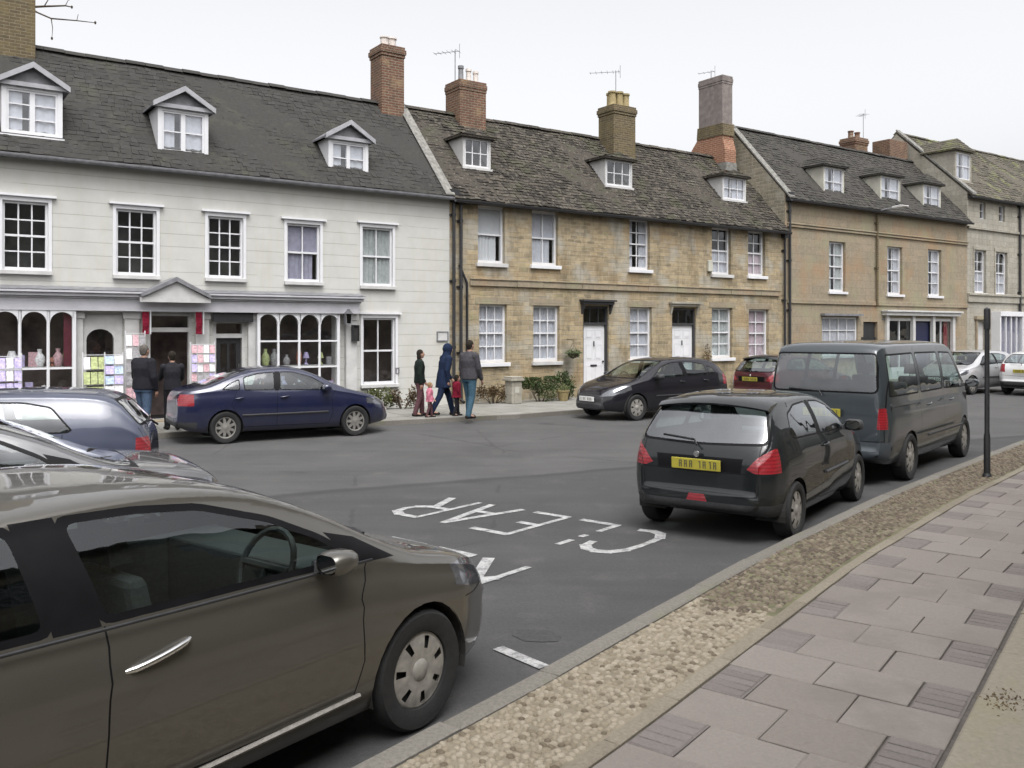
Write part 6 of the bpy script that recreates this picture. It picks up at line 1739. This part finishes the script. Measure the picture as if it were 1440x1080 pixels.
person('person in dark clothes just right of the man in the black jacket', (-6.86, 17.95, G), 330, 1.60, 'c_dark', 'c_dark', 'hairdark', stride=.2, arms=(.6, .5), elbow=.7)
person('woman in a dark green top and wine trousers, first of the family group', (-2.16, 20.75, G), 70, 1.57, 'c_green', 'c_wine', 'hairdark', stride=.22, arms=(.2, -.2), hairlong=True, bulk=1.02)
person('toddler in a bright pink jacket between woman in green and hooded navy coat', (-1.90, 20.5, G), 75, .80, 'c_pink', 'c_wine', 'hairblond', stride=.3, child=True, bulk=1.3, arms=(.3, -.3), coat=.08)
person('person in a long navy hooded coat striding forward in the family group', (-1.62, 20.9, G), 62, 1.70, 'c_navy', 'c_navy', 'hairdark', stride=.7, lean=.16, coat=.20, hood=True, arms=(.1, -.4), bulk=1.1)
person('small child in a red coat beside the man in grey', (-1.30, 20.85, G), 60, .95, 'c_red', 'c_dark', 'hairdark', stride=.3, child=True, bulk=1.3, arms=(.2, -.1), coat=.08)
person('tall man in a grey jacket and teal jeans at the right of the family', (-.97, 20.2, G), 40, 1.80, 'c_grey', 'c_teal', 'hairdark', stride=.2, arms=(-.05, .2), elbow=.25, bulk=1.12)
# ------------------------------------------------------------------ plants and small things
def leafmat(name, a, b):
    t = NT(name); v = t.obj(); g = t.n('ShaderNodeNewGeometry')
    c = t.mix(g.outputs['Random Per Island'], a, b)
    t.set(Base_Color=c, Roughness=.6, Specular_IOR_Level=.3); return t.m
M['leaf'] = leafmat('dark_green_leaves', (.022, .04, .012), (.06, .085, .025))
M['leaf2'] = leafmat('olive_leaves', (.05, .06, .018), (.11, .12, .04))
M['leafbrown'] = leafmat('wintry_brown_leaves', (.06, .035, .018), (.12, .085, .04))
M['petal'] = leafmat('white_flowers', (.55, .55, .5), (.75, .75, .7))
M['twig'] = plain('bare_twigs', (.06, .045, .03), .9)
def bush(name, label, c, sx, sy, sz, n, mat, leaf=.05, flowers=0, cat='shrub', stems=True, flat=False, group=None):
    root = thing(name, label, cat, (c[0], c[1], c[2]), HRZ, group)
    rnd = random.Random(int(abs(c[0] * 91 + c[1] * 13)))
    cl = [(rnd.uniform(-.75, .75) * sx, rnd.uniform(-.6, .6) * sy, rnd.uniform(.3, .85) * sz, rnd.uniform(.2, .42)) for _ in range(9)]
    m = MB(); fl = MB()
    def leafq(mb, p, s):
        a = Vector((rnd.uniform(-1, 1), rnd.uniform(-1, 1), rnd.uniform(-.6, 1))).normalized(); b = a.cross(Vector((rnd.uniform(-1, 1), rnd.uniform(-1, 1), rnd.uniform(-1, 1)))).normalized()
        mb.p([p, p + a * s * .6 + b * s * .32, p + a * s * 1.2, p + a * s * .6 - b * s * .32])
    for i in range(n):
        q = rnd.choice(cl); d = Vector((rnd.gauss(0, 1), rnd.gauss(0, 1), rnd.gauss(0, 1))).normalized() * rnd.uniform(.55, 1.05)
        p = Vector((q[0] + d.x * q[3] * sx, q[1] + d.y * q[3] * sy, max(.02, q[2] + d.z * q[3] * sz)))
        if flat: p.z = min(p.z, sz * .95)
        leafq(m, p, leaf * rnd.uniform(.7, 1.3))
        if i < flowers: leafq(fl, p + d * .03, leaf * .8)
    m.build('foliage', M[mat], root, weld=False)
    if flowers: fl.build('flowers', M['petal'], root, weld=False)
    if stems:
        s = MB()
        for q in cl: s.tube([(q[0] * .25, q[1] * .25, 0), (q[0] * .6, q[1] * .6, q[2] * .6), (q[0], q[1], q[2])], [.014, .009, .004], 5)
        s.build('stem', M['twig'], root)
    return root
def wallspot(px, y): return row(FS(px, y), y, .1)
bush('shrub', 'olive green shrub under the dark ground floor window of the white shop', wallspot(533, -.45), .55, .28, .50, 1500, 'leaf2', .055, 60)
bush('shrub', 'brown wintry shrub left of the woman in green', wallspot(566, -.5), .40, .25, .50, 900, 'leafbrown', .05)
bush('shrub', 'small olive shrub at the foot of the shop corner post', wallspot(508, -.4), .28, .2, .38, 600, 'leaf2', .05)
bush('clipped_hedge', 'low clipped dark hedge against the cottage wall left of first white door', wallspot(760, -.6), .85, .30, .70, 3600, 'leaf', .045, flat=True)
bush('shrub', 'rounded dark shrub between the clipped hedge and the first white door', wallspot(797, -.5), .34, .28, .78, 1300, 'leaf', .05)
bush('shrub', 'low brown shrub at the pipe corner beyond the man in grey', wallspot(694, -.45), .6, .28, .46, 1500, 'leafbrown', .05)
bush('shrub', 'dark green shrub below the last cottage window by the red hatchback', wallspot(1040, -.4), .5, .25, .75, 1100, 'leaf2', .06)
bush('climbing_plant', 'reddish climber on the wall beside the second white door', wallspot(995, -.15), .22, .1, 1.6, 500, 'leafbrown', .05, cat='climber')
# hanging basket by the first door
r_ = thing('hanging_basket', 'dark hanging basket on a bracket left of first white cottage door', 'basket', row(FS(806, -.3), -.3, FZ(806, 497, -.3)), HRZ)
m = MB(); m.lathe([(.02, -.16), (.13, -.1), (.18, 0), (.17, .0), (.1, -.08)], 14); m.build('bowl', M['twig'], r_, smooth=50)
m = MB(); rnd = random.Random(3)
for i in range(420):
    d = Vector((rnd.gauss(0, 1), rnd.gauss(0, 1), rnd.gauss(0, .7))).normalized() * rnd.uniform(.12, .25); p = Vector((d.x, d.y, abs(d.z) * .6 - (.1 if rnd.random() < .3 else 0)))
    a = Vector((rnd.uniform(-1, 1), rnd.uniform(-1, 1), rnd.uniform(-1, 1))).normalized(); b = a.orthogonal().normalized()
    m.p([p, p + a * .03 + b * .016, p + a * .06, p + a * .03 - b * .016])
m.build('foliage', M['leaf'], r_, weld=False)
m = MB(); m.tube([(0, .297, .42), (0, 0, .40), (0, 0, .33)], .01, 6)
for q in range(3): m.tube([(0, 0, .33), (.17 * cos(q * 2.1), .17 * sin(q * 2.1), 0)], .004, 4)
m.build('bracket', M['black'], r_)
# stone bollard with cap by the hedge
b_ = thing('stone_pier', 'short pale stone pier with a cap standing left of the clipped hedge', 'pier', row(FS(722, -.75), -.75, .1), HRZ)
m = MB(); m.box(-.17, .17, -.17, .17, 0, .62); m.build('shaft', M['greystone'], b_, bevel=.015)
m = MB(); m.box(-.22, .22, -.22, .22, .622, .69); m.box(-.19, .19, -.19, .19, .691, .74); m.build('cap', M['greystone'], b_, bevel=.012)
m = MB(); m.box(-.07, .07, -.178, -.1705, .30, .46); m.build('number_tile', M['cream'], b_)
# planter
p_ = thing('planter', 'buff clay planter with small plant before the first white door', 'planter', row(FS(792, -.85), -.85, .1), HRZ)
m = MB(); m.lathe([(.12, 0), (.17, .26), (.19, .27), (.19, .31), (.165, .31), (.15, .25), (.01, .25)], 18); m.build('pot', M['pot'], p_, smooth=40)
m = MB()
for i in range(240):
    d = Vector((rnd.gauss(0, 1), rnd.gauss(0, 1), abs(rnd.gauss(0, 1)))).normalized() * rnd.uniform(.05, .2); p = Vector((d.x, d.y, .3 + d.z)); a = Vector((rnd.uniform(-1, 1), rnd.uniform(-1, 1), rnd.uniform(-1, 1))).normalized(); b = a.orthogonal().normalized()
    m.p([p, p + a * .025 + b * .014, p + a * .05, p + a * .025 - b * .014])
m.build('foliage', M['leaf2'], p_, weld=False)

# black post on the near pavement
pt = thing('black_post', 'slim black iron post standing on the brown cobbles at the kerb', 'post', (6.52, 12.2, .10))
m = MB(); m.lathe([(.042, .0), (.042, .55), (.032, .60), (.032, 2.28)], 16); m.build('shaft', M['black'], pt, smooth=40)
m = MB(); m.lathe([(.042, 2.02), (.042, 2.28), (.038, 2.30), (.001, 2.325)], 16); m.build('cap', M['black'], pt, smooth=40)
m = MB(); m.lathe([(.062, .0), (.058, .02), (.046, .04), (.044, .05)], 16); m.build('base', M['black'], pt, smooth=40)

# wall signs
def wallbox(name, label, cat, px0, px1, py0, py1, d, mat, mat2, y=-.004, frame=.03):
    s0, s1 = FS(px0, y), FS(px1, y); pm = (px0 + px1) / 2; z0, z1 = FZ(pm, py1, y), FZ(pm, py0, y)
    r = thing(name, label, cat, row((s0 + s1) / 2, y, (z0 + z1) / 2), HRZ); w, h = (s1 - s0) / 2, (z1 - z0) / 2
    m = MB(); m.box(-w, w, -d, 0, -h, -h + frame); m.box(-w, w, -d, 0, h - frame, h); m.box(-w, -w + frame, -d, 0, -h + frame, h - frame); m.box(w - frame, w, -d, 0, -h + frame, h - frame); m.build('frame', M[mat], r)
    m = MB(); m.box(-w + frame, w - frame, -d * .6, -.001, -h + frame, h - frame); m.build('panel', M[mat2], r)
    return r
wallbox('wall_sign', 'small grey square sign on the white wall by the drainpipes', 'sign', 614, 630, 466, 480, .03, 'lead', 'offwhite')
wallbox('notice_case', 'narrow black notice case right of the shop windows', 'notice case', 494, 504, 457, 480, .07, 'black', 'dark', y=-.16)
wallbox('wall_plaque', 'tiny dark plaque beside the dark ground floor window of the white shop', 'plaque', 556, 561, 517, 526, .03, 'lead', 'lead')
wallbox('wall_plaque', 'dark board on the wall between small shop window and shop front of the buff house', 'plaque', 1211, 1230, 474, 482, .05, 'black', 'black')
# carved bracket lamp by the shop corner
r_ = thing('lantern', 'grey wall lantern at the top of the shop corner pilaster', 'lantern', row(FS(489, -.3), -.3, FZ(489, 448, -.3)), HRZ)
m = MB(); m.prism([(-.09, .12), (.09, .12), (.06, -.12), (-.06, -.12)], 'y', -.07, .07); m.build('lamp_glass', M['darkglass'], r_)
m = MB(); m.prism([(-.11, .12), (.11, .12), (0, .24)], 'y', -.09, .09); m.box(-.07, .07, -.08, .08, -.14, -.12); m.tube([(0, .0, .2), (0, .14, .2)], .015, 6)
for x in (-.09, .075): m.prism([(x, .12), (x + .015, .12), (x * .7 + .01, -.12), (x * .7 - .003, -.12)], 'y', -.075, .075)
m.build('frame', M['lead'], r_)
# street lamp head on the buff house
r_ = thing('street_lamp', 'flat white street lamp on a wall arm under the eaves of the buff house', 'street lamp', row(FS(1228), -.01, FZ(1230, 300)), HRZ)
m = MB(); m.tube([(0, 0, 0), (.1, -.5, .12), (.15, -.75, .13)], .025, 8); m.build('arm', M['lead'], r_, smooth=50)
m = MB(); m.prism([(-.75, .10), (-1.35, .12), (-1.35, .17), (-1.1, .22), (-.75, .19)], 'x', .05, .27); m.build('lamp_head', M['offwhite'], r_, bevel=.02)

# aerials on the chimneys
def aerial(label, p, hgt, boom, ang, rods=6, rl=.4, boomz=None):
    r = thing('tv_aerial', label, 'aerial', p, ang)
    m = MB(); m.tube([(0, 0, 0), (0, 0, hgt)], .014, 6); m.build('mast', M['lead'], r)
    m = MB(); z = hgt - .05; m.tube([(-.15, 0, z), (boom, 0, z)], .009, 5)
    for i in range(rods):
        x = -.1 + (boom + .08) * i / (rods - 1); l = rl * (1 - .35 * i / rods); m.tube([(x, -l / 2, z), (x, l / 2, z)], .006, 5)
    m.tube([(-.15, 0, z - .22), (-.15, 0, z + .22)], .008, 5)
    m.build('antenna', M['lead'], r)
    return r
aerial('thin tv aerial on the brick chimney beside the metal flue', row(FS(640, 2.62), 2.62, FZ(650, 120, 2.62) + .05), 1.0, .7, R(160))
aerial('thin tv aerial on the buff chimney with yellow pots', row(FS(866, 2.3), 2.3, FZ(869, 154, 2.1) + .05), 1.35, .9, R(170), 6, .45)
aerial('short aerial on the grey rendered chimney', row(FS(1000, 2.65), 2.65, FZ(1008, 114, 2.65)), .35, .5, R(150), 4, .3)
aerial('upright aerial on the far red brick chimney', row(FS(1214, 3.9), 3.9, FZ(1220, 196, 3.4) + .05), 1.3, .35, R(100), 4, .5)
# bare tree behind the left end of the row, only its outer twigs reach past the chimney
tr = thing('bare_tree', 'bare winter twigs reaching past the left end chimney above the slate roof', 'tree', (-15.2, 24.0, 0))
m = MB(); m.tube([(0, 0, 0), (.05, .1, 3), (-.1, 0, 6), (.0, .1, 8.4)], [.24, .2, .16, .10], 10); m.build('trunk', M['twig'], tr, smooth=60)
def tw(px, py, dy=0): return ((px - 720) / FPX * (24 + dy) + 15.2, dy, H_CAM + (HOR - py) / FPX * (24 + dy))
m = MB(); root_ = (.0, .1, 8.3)
for pts, r0 in (([root_, tw(-20, 30), tw(40, 10), tw(62, 9, .1), tw(92, 8, .2), tw(101, 10, .2)], .05), ([tw(-20, 30), tw(42, 13), tw(72, 26, -.1), tw(108, 29, -.1), tw(134, 32, -.2)], .035), ([tw(72, 26, -.1), tw(74, 40, -.1), tw(73, 54, -.15)], .014), ([tw(62, 9, .1), tw(70, -4, .1), tw(84, -14, .2)], .016),
               ([tw(92, 8, .2), tw(97, -2, .2)], .010), ([tw(108, 29, -.1), tw(110, 20, -.1)], .009), ([tw(50, 15), tw(58, 20)], .010), ([root_, tw(-60, 10), tw(-40, -60), tw(-20, -130)], .06), ([tw(-40, -60), tw(10, -75), tw(40, -110)], .03), ([root_, (-1.2, .3, 9.8), (-2.2, .5, 11.5)], .06), ([root_, (-.3, 1, 10.5), (.2, 1.6, 12.3)], .06)):
    n_ = len(pts); m.tube(pts, [max(.006, r0 * (1 - .75 * q / (n_ - 1))) for q in range(n_)], 6)
for q in (tw(134, 32, -.2), tw(73, 54, -.15), tw(101, 10, .2), tw(97, -2, .2)): m.lathe([(.001, -.05), (.028, -.02), (.032, .02), (.001, .05)], 6, c=q)
m.build('branches', M['twig'], tr)

# card racks and goods outside the shop
def rack(label, p, w, d, h, cols, tiers, seed, spin=False, rot=HRZ):
    r = thing('card_rack', label, 'card rack', p, rot, None); rn = random.Random(seed)
    m = MB(); 
    for x in (-w / 2, w / 2): m.tube([(x, 0, 0), (x, 0, h)], .012, 6)
    for k in range(tiers + 1): m.box(-w / 2, w / 2, -.02, .02, .25 + (h - .3) * k / tiers - .012, .25 + (h - .3) * k / tiers)
    m.box(-w / 2, w / 2, -d / 2, d / 2, .0, .03); m.build('frame', M['white'], r)
    n = max(1, int(w / .13))
    for k in range(tiers):
        z0 = .26 + (h - .3) * k / tiers; hh = (h - .3) / tiers * .82
        for i in range(n):
            x0 = -w / 2 + w * i / n + .008; x1 = -w / 2 + w * (i + 1) / n - .008
            c = MB(); yy = -.03 - rn.uniform(0, .02)
            c.raw([(x0, yy - .03, z0), (x1, yy - .03, z0), (x1, yy, z0 + hh), (x0, yy, z0 + hh), (x0, yy - .022, z0), (x1, yy - .022, z0), (x1, yy + .008, z0 + hh), (x0, yy + .008, z0 + hh)], [(0, 1, 2, 3), (4, 7, 6, 5), (3, 2, 6, 7), (0, 3, 7, 4), (1, 5, 6, 2)])
            c.build('card', M[rn.choice(cols)], r)
    return r
for n_, c_ in (('k_lilac', (.48, .42, .66)), ('k_blue', (.45, .55, .72)), ('k_green', (.42, .47, .22)), ('k_pink', (.55, .35, .38)), ('k_white', (.72, .71, .72)), ('k_grey', (.3, .29, .3)), ('k_dark', (.06, .05, .06)), ('k_rust', (.3, .12, .08))):
    M[n_] = plain('card_' + n_[2:], c_, .6, var=.35, scale=22)
rack('tall lilac card rack outside the arched windows at the picture edge', row(FS(8, -.75), -.75, .1), .55, .3, 1.55, ['k_lilac', 'k_lilac', 'k_white'], 5, 4)
rack('white rack of green and pale cards before the single arched window', row(FS(132, -.6), -.6, .1), .42, .3, 1.55, ['k_green', 'k_white', 'k_grey', 'k_dark', 'k_green'], 4, 7)
rack('white rack of pale blue cards next to the man in black', row(FS(160, -.7), -.7, .1), .36, .3, 1.55, ['k_white', 'k_blue', 'k_white', 'k_lilac'], 6, 9)
rack('card rack of mixed prints left of the open shop door', row(FS(190, -.4), -.4, .1), .40, .2, 2.0, ['k_grey', 'k_pink', 'k_white', 'k_grey'], 6, 21)
rack('pink and grey card rack between the two shop doors', row(FS(285, -.55), -.55, .1), .52, .25, 1.75, ['k_pink', 'k_grey', 'k_white', 'k_grey', 'k_lilac'], 7, 11)
def banner(label, px, py0, py1, w=.14):
    y = -.3; s = FS(px, y); z0, z1 = FZ(px, py1, y), FZ(px, py0, y)
    r = thing('shop_banner', label, 'banner', row(s, y, z1), HRZ)
    m = MB(); n = 8
    for k in range(n):
        a, b = -(z1 - z0) * k / n, -(z1 - z0) * (k + 1) / n
        m.p([(-w / 2, .02 * sin(k), a), (w / 2, .02 * sin(k + 1), a), (w / 2, .02 * sin(k + 2), b), (-w / 2, .02 * sin(k + 1), b)])
    m.build('cloth', M['c_red'], r)
    m = MB(); m.tube([(-w / 2 - .03, 0, .01), (w / 2 + .03, 0, .01)], .012, 6); m.tube([(w / 2 + .03, 0, .01), (w / 2 + .03, 0, z0 - z1)], .014, 6); m.tube([(0, 0, .01), (0, .29, .03)], .008, 5); m.build('pole', M['white'], r)
banner('dark red cloth banner at the left of the open shop door', 205, 438, 470)
banner('dark red cloth banner at the right of the open shop door', 280, 438, 470)
# goods in the shop windows
rn = random.Random(12)
M['brownlamp'] = plain('amber_glass', (.25, .12, .04), .4)
def goods(s0, s1, z, n, y0, grp, lab):
    for i in range(n):
        s = s0 + (s1 - s0) * (i + .5) / n + rn.uniform(-.05, .05); h = rn.uniform(.18, .5); w = rn.uniform(.06, .13); kind = rn.randrange(3)
        m = MB(); c_ = rn.choice(['k_white', 'k_pink', 'k_lilac', 'k_rust', 'k_grey', 'k_green', 'brownlamp'])
        if kind == 0: m.lathe([(w * .6, 0), (w, h * .35), (w * .8, h * .6), (w * .35, h * .8), (w * .45, h), (w * .3, h), (.01, h * .8)], 12)
        elif kind == 1: m.box(-w, w, -.04, .04, 0, h); m.box(-w * .7, w * .7, -.045, -.0405, h * .15, h * .85)
        else: m.lathe([(w * .7, 0), (w * .7, .03), (.02, .05), (.02, h * .5), (w * 1.1, h * .52), (w * .6, h), (.01, h)], 12)
        o = m.build('window_ornament', M[c_], None, loc=row(s, y0 + rn.uniform(0, .15), z), rotz=HRZ, smooth=40)
        tag(o, lab, 'ornament', grp)
goods(FS(10), FS(105), .64, 8, .02, 'ornaments in the arched shop windows', 'ornament standing in the arched shop windows at the picture edge')
goods(FS(10), FS(105), 1.35, 7, .12, 'ornaments in the arched shop windows', 'ornament standing in the arched shop windows at the picture edge')
goods(FS(368), FS(475), .57, 8, .02, 'ornaments in the four light shop window', 'ornament standing in the four light shop window above the blue car')
goods(FS(368), FS(475), 1.26, 7, .1, 'ornaments in the four light shop window', 'ornament standing in the four light shop window above the blue car')
sh = MB(); sh.box(FS(10), FS(105), .05, .3, 1.325, 1.345); o = sh.build('display_shelf', M['offwhite'], None); o.location = row(0, 0, 0); o.rotation_euler = (0, 0, HRZ); tag(o, 'narrow white display shelf inside the arched shop windows', 'shelf')
sh = MB(); sh.box(FS(368), FS(475), .05, .3, 1.235, 1.255); o = sh.build('display_shelf', M['offwhite'], None); o.location = row(0, 0, 0); o.rotation_euler = (0, 0, HRZ); tag(o, 'narrow white display shelf inside the four light shop window', 'shelf')

# tufts in the joint by the yard stones
m = MB(); rnd = random.Random(5)
for i in range(110):
    t_ = TN + 2.55 + rnd.gauss(0, .09); d_ = 2.28 + rnd.gauss(0, .05); p = Vector(NK.at(t_, d_, PZ)); a = Vector((rnd.uniform(-1, 1), rnd.uniform(-1, 1), rnd.uniform(.1, .5))).normalized(); b = a.orthogonal().normalized(); s = rnd.uniform(.006, .014)
    m.p([p, p + a * s + b * s * .5, p + a * s * 2, p + a * s - b * s * .5])
o = m.build('weeds', M['leafbrown'], weld=False); o['kind'] = 'stuff'

# unseen house fronts on the viewer's side, added for dark car reflections
def nearhouse(t0, t1, label, eave, first):
    nb = [NK.at(t, 5.0, 0) for t in (t0, t1)]
    A_, B_ = Vector(nb[0]), Vector(nb[1]); ang = math.atan2(B_.y - A_.y, B_.x - A_.x); LN = (B_ - A_).length
    hr = thing('near_house', label, 'house', A_, ang, None)
    hl = []; x = first
    while x < LN - 1.5:
        hl += [(x, x + .95, z, z + 1.55) for z in (.95, 3.7)]; x += 3.0
    m = MB(); wallgrid(m, 0, LN, 0, eave, hl, 0, -.2)
    for e in (0, LN): m.p([(e, 0, 0), (e, -6, 0), (e, -6, eave), (e, -3, eave + 2.8), (e, 0, eave)])
    m.p([(0, -6, 0), (LN, -6, 0), (LN, -6, eave), (0, -6, eave)]); m.build('wall', M['gablestone'], hr)
    m = MB()
    for a, b in ((.25, -3), (-6.25, -3)): m.raw([(0, a, eave - .2), (LN, a, eave - .2), (LN, b, eave + 2.85), (0, b, eave + 2.85), (0, a, eave - .3), (LN, a, eave - .3), (LN, b, eave + 2.75), (0, b, eave + 2.75)], [(0, 1, 2, 3), (4, 7, 6, 5), (0, 4, 5, 1), (0, 3, 7, 4), (1, 5, 6, 2)])
    m.build('roof', M['darkslate'], hr)
    for h in hl:
        f = MB(); x0, x1, z0, z1 = h
        f.box(x0, x0 + .06, -.15, -.06, z0, z1); f.box(x1 - .06, x1, -.15, -.06, z0, z1); f.box(x0, x1, -.15, -.06, z1 - .06, z1); f.box(x0, x1, -.15, -.06, z0, z0 + .06); f.box(x0, x1, -.14, -.07, (z0 + z1) / 2 - .02, (z0 + z1) / 2 + .02); f.box((x0 + x1) / 2 - .015, (x0 + x1) / 2 + .015, -.14, -.07, z0, z1)
        w_ = f.build('window', M['lead'], hr); g = MB(); g.p([(x0, -.1, z0), (x1, -.1, z0), (x1, -.1, z1), (x0, -.1, z1)]); g.build('pane', M['pane'], w_)
nearhouse(2, 23, 'unseen dark stone house front mirrored in the side windows of the bronze saloon', 6.2, 2.2)
nearhouse(23.2, 50, 'unseen dark stone house front mirrored in the flanks of the van and dark hatchback', 6.8, 1.4)
SKY_STRENGTH, SUN_STRENGTH, EXPOSURE = .15, 0.5, 1.05
# ------------------------------------------------------------------ camera, sky, sun
cam = bpy.data.cameras.new('camera'); co = bpy.data.objects.new('camera', cam); COL.objects.link(co)
co.location = (0, 0, H_CAM); co.rotation_euler = (R(90), 0, 0)
cam.sensor_width = 36; cam.lens = FPX / 1440 * 36; cam.shift_y = -(540 - HOR) / 1440
cam.clip_start = .05; cam.clip_end = 3000
SC.camera = co
w = bpy.data.worlds.new('World'); SC.world = w; w.use_nodes = True
nt = w.node_tree; bg = nt.nodes['Background']
sky = nt.nodes.new('ShaderNodeTexSky'); sky.sky_type = 'NISHITA'; sky.sun_disc = False
ELEV, AZ = 62, 165
sky.sun_elevation = R(ELEV); sky.sun_rotation = R(AZ); sky.air_density = 1.0; sky.dust_density = 6.0; sky.ozone_density = 1.0
hs = nt.nodes.new('ShaderNodeHueSaturation'); hs.inputs['Saturation'].default_value = .06
nt.links.new(sky.outputs[0], hs.inputs['Color']); tn = nt.nodes.new('ShaderNodeMix'); tn.data_type = 'RGBA'; tn.blend_type = 'MULTIPLY'; tn.inputs[0].default_value = 1; tn.inputs[7].default_value = (1.0, 1.0, 1.015, 1)
nt.links.new(hs.outputs[0], tn.inputs[6]); nt.links.new(tn.outputs[2], bg.inputs[0])
bg.inputs[1].default_value = SKY_STRENGTH
sl = bpy.data.lights.new('sun', 'SUN'); sl.energy = SUN_STRENGTH; sl.angle = R(40); sl.color = (1, .96, .9)
so = bpy.data.objects.new('sun', sl); COL.objects.link(so); so.location = (0, -10, 30)
az = R(AZ)
# sun_rotation is measured clockwise from +Y
d = Vector((sin(az) * cos(R(ELEV)), cos(az) * cos(R(ELEV)), sin(R(ELEV))))
so.rotation_euler = d.to_track_quat('Z', 'Y').to_euler()
SC.view_settings.view_transform = 'Standard'; SC.view_settings.look = 'None'; SC.view_settings.gamma = 1; SC.view_settings.exposure = EXPOSURE
SC.view_settings.use_curve_mapping = False
try:
    SC.cycles.use_denoising = True; SC.cycles.max_bounces = 8; SC.cycles.transparent_max_bounces = 24; SC.cycles.caustics_reflective = False; SC.cycles.caustics_refractive = False; SC.cycles.sample_clamp_indirect = 6
except Exception: pass
for o in list(bpy.data.objects):
    for k in ('s0', 'roofp'):
        if k in o.keys(): del o[k]
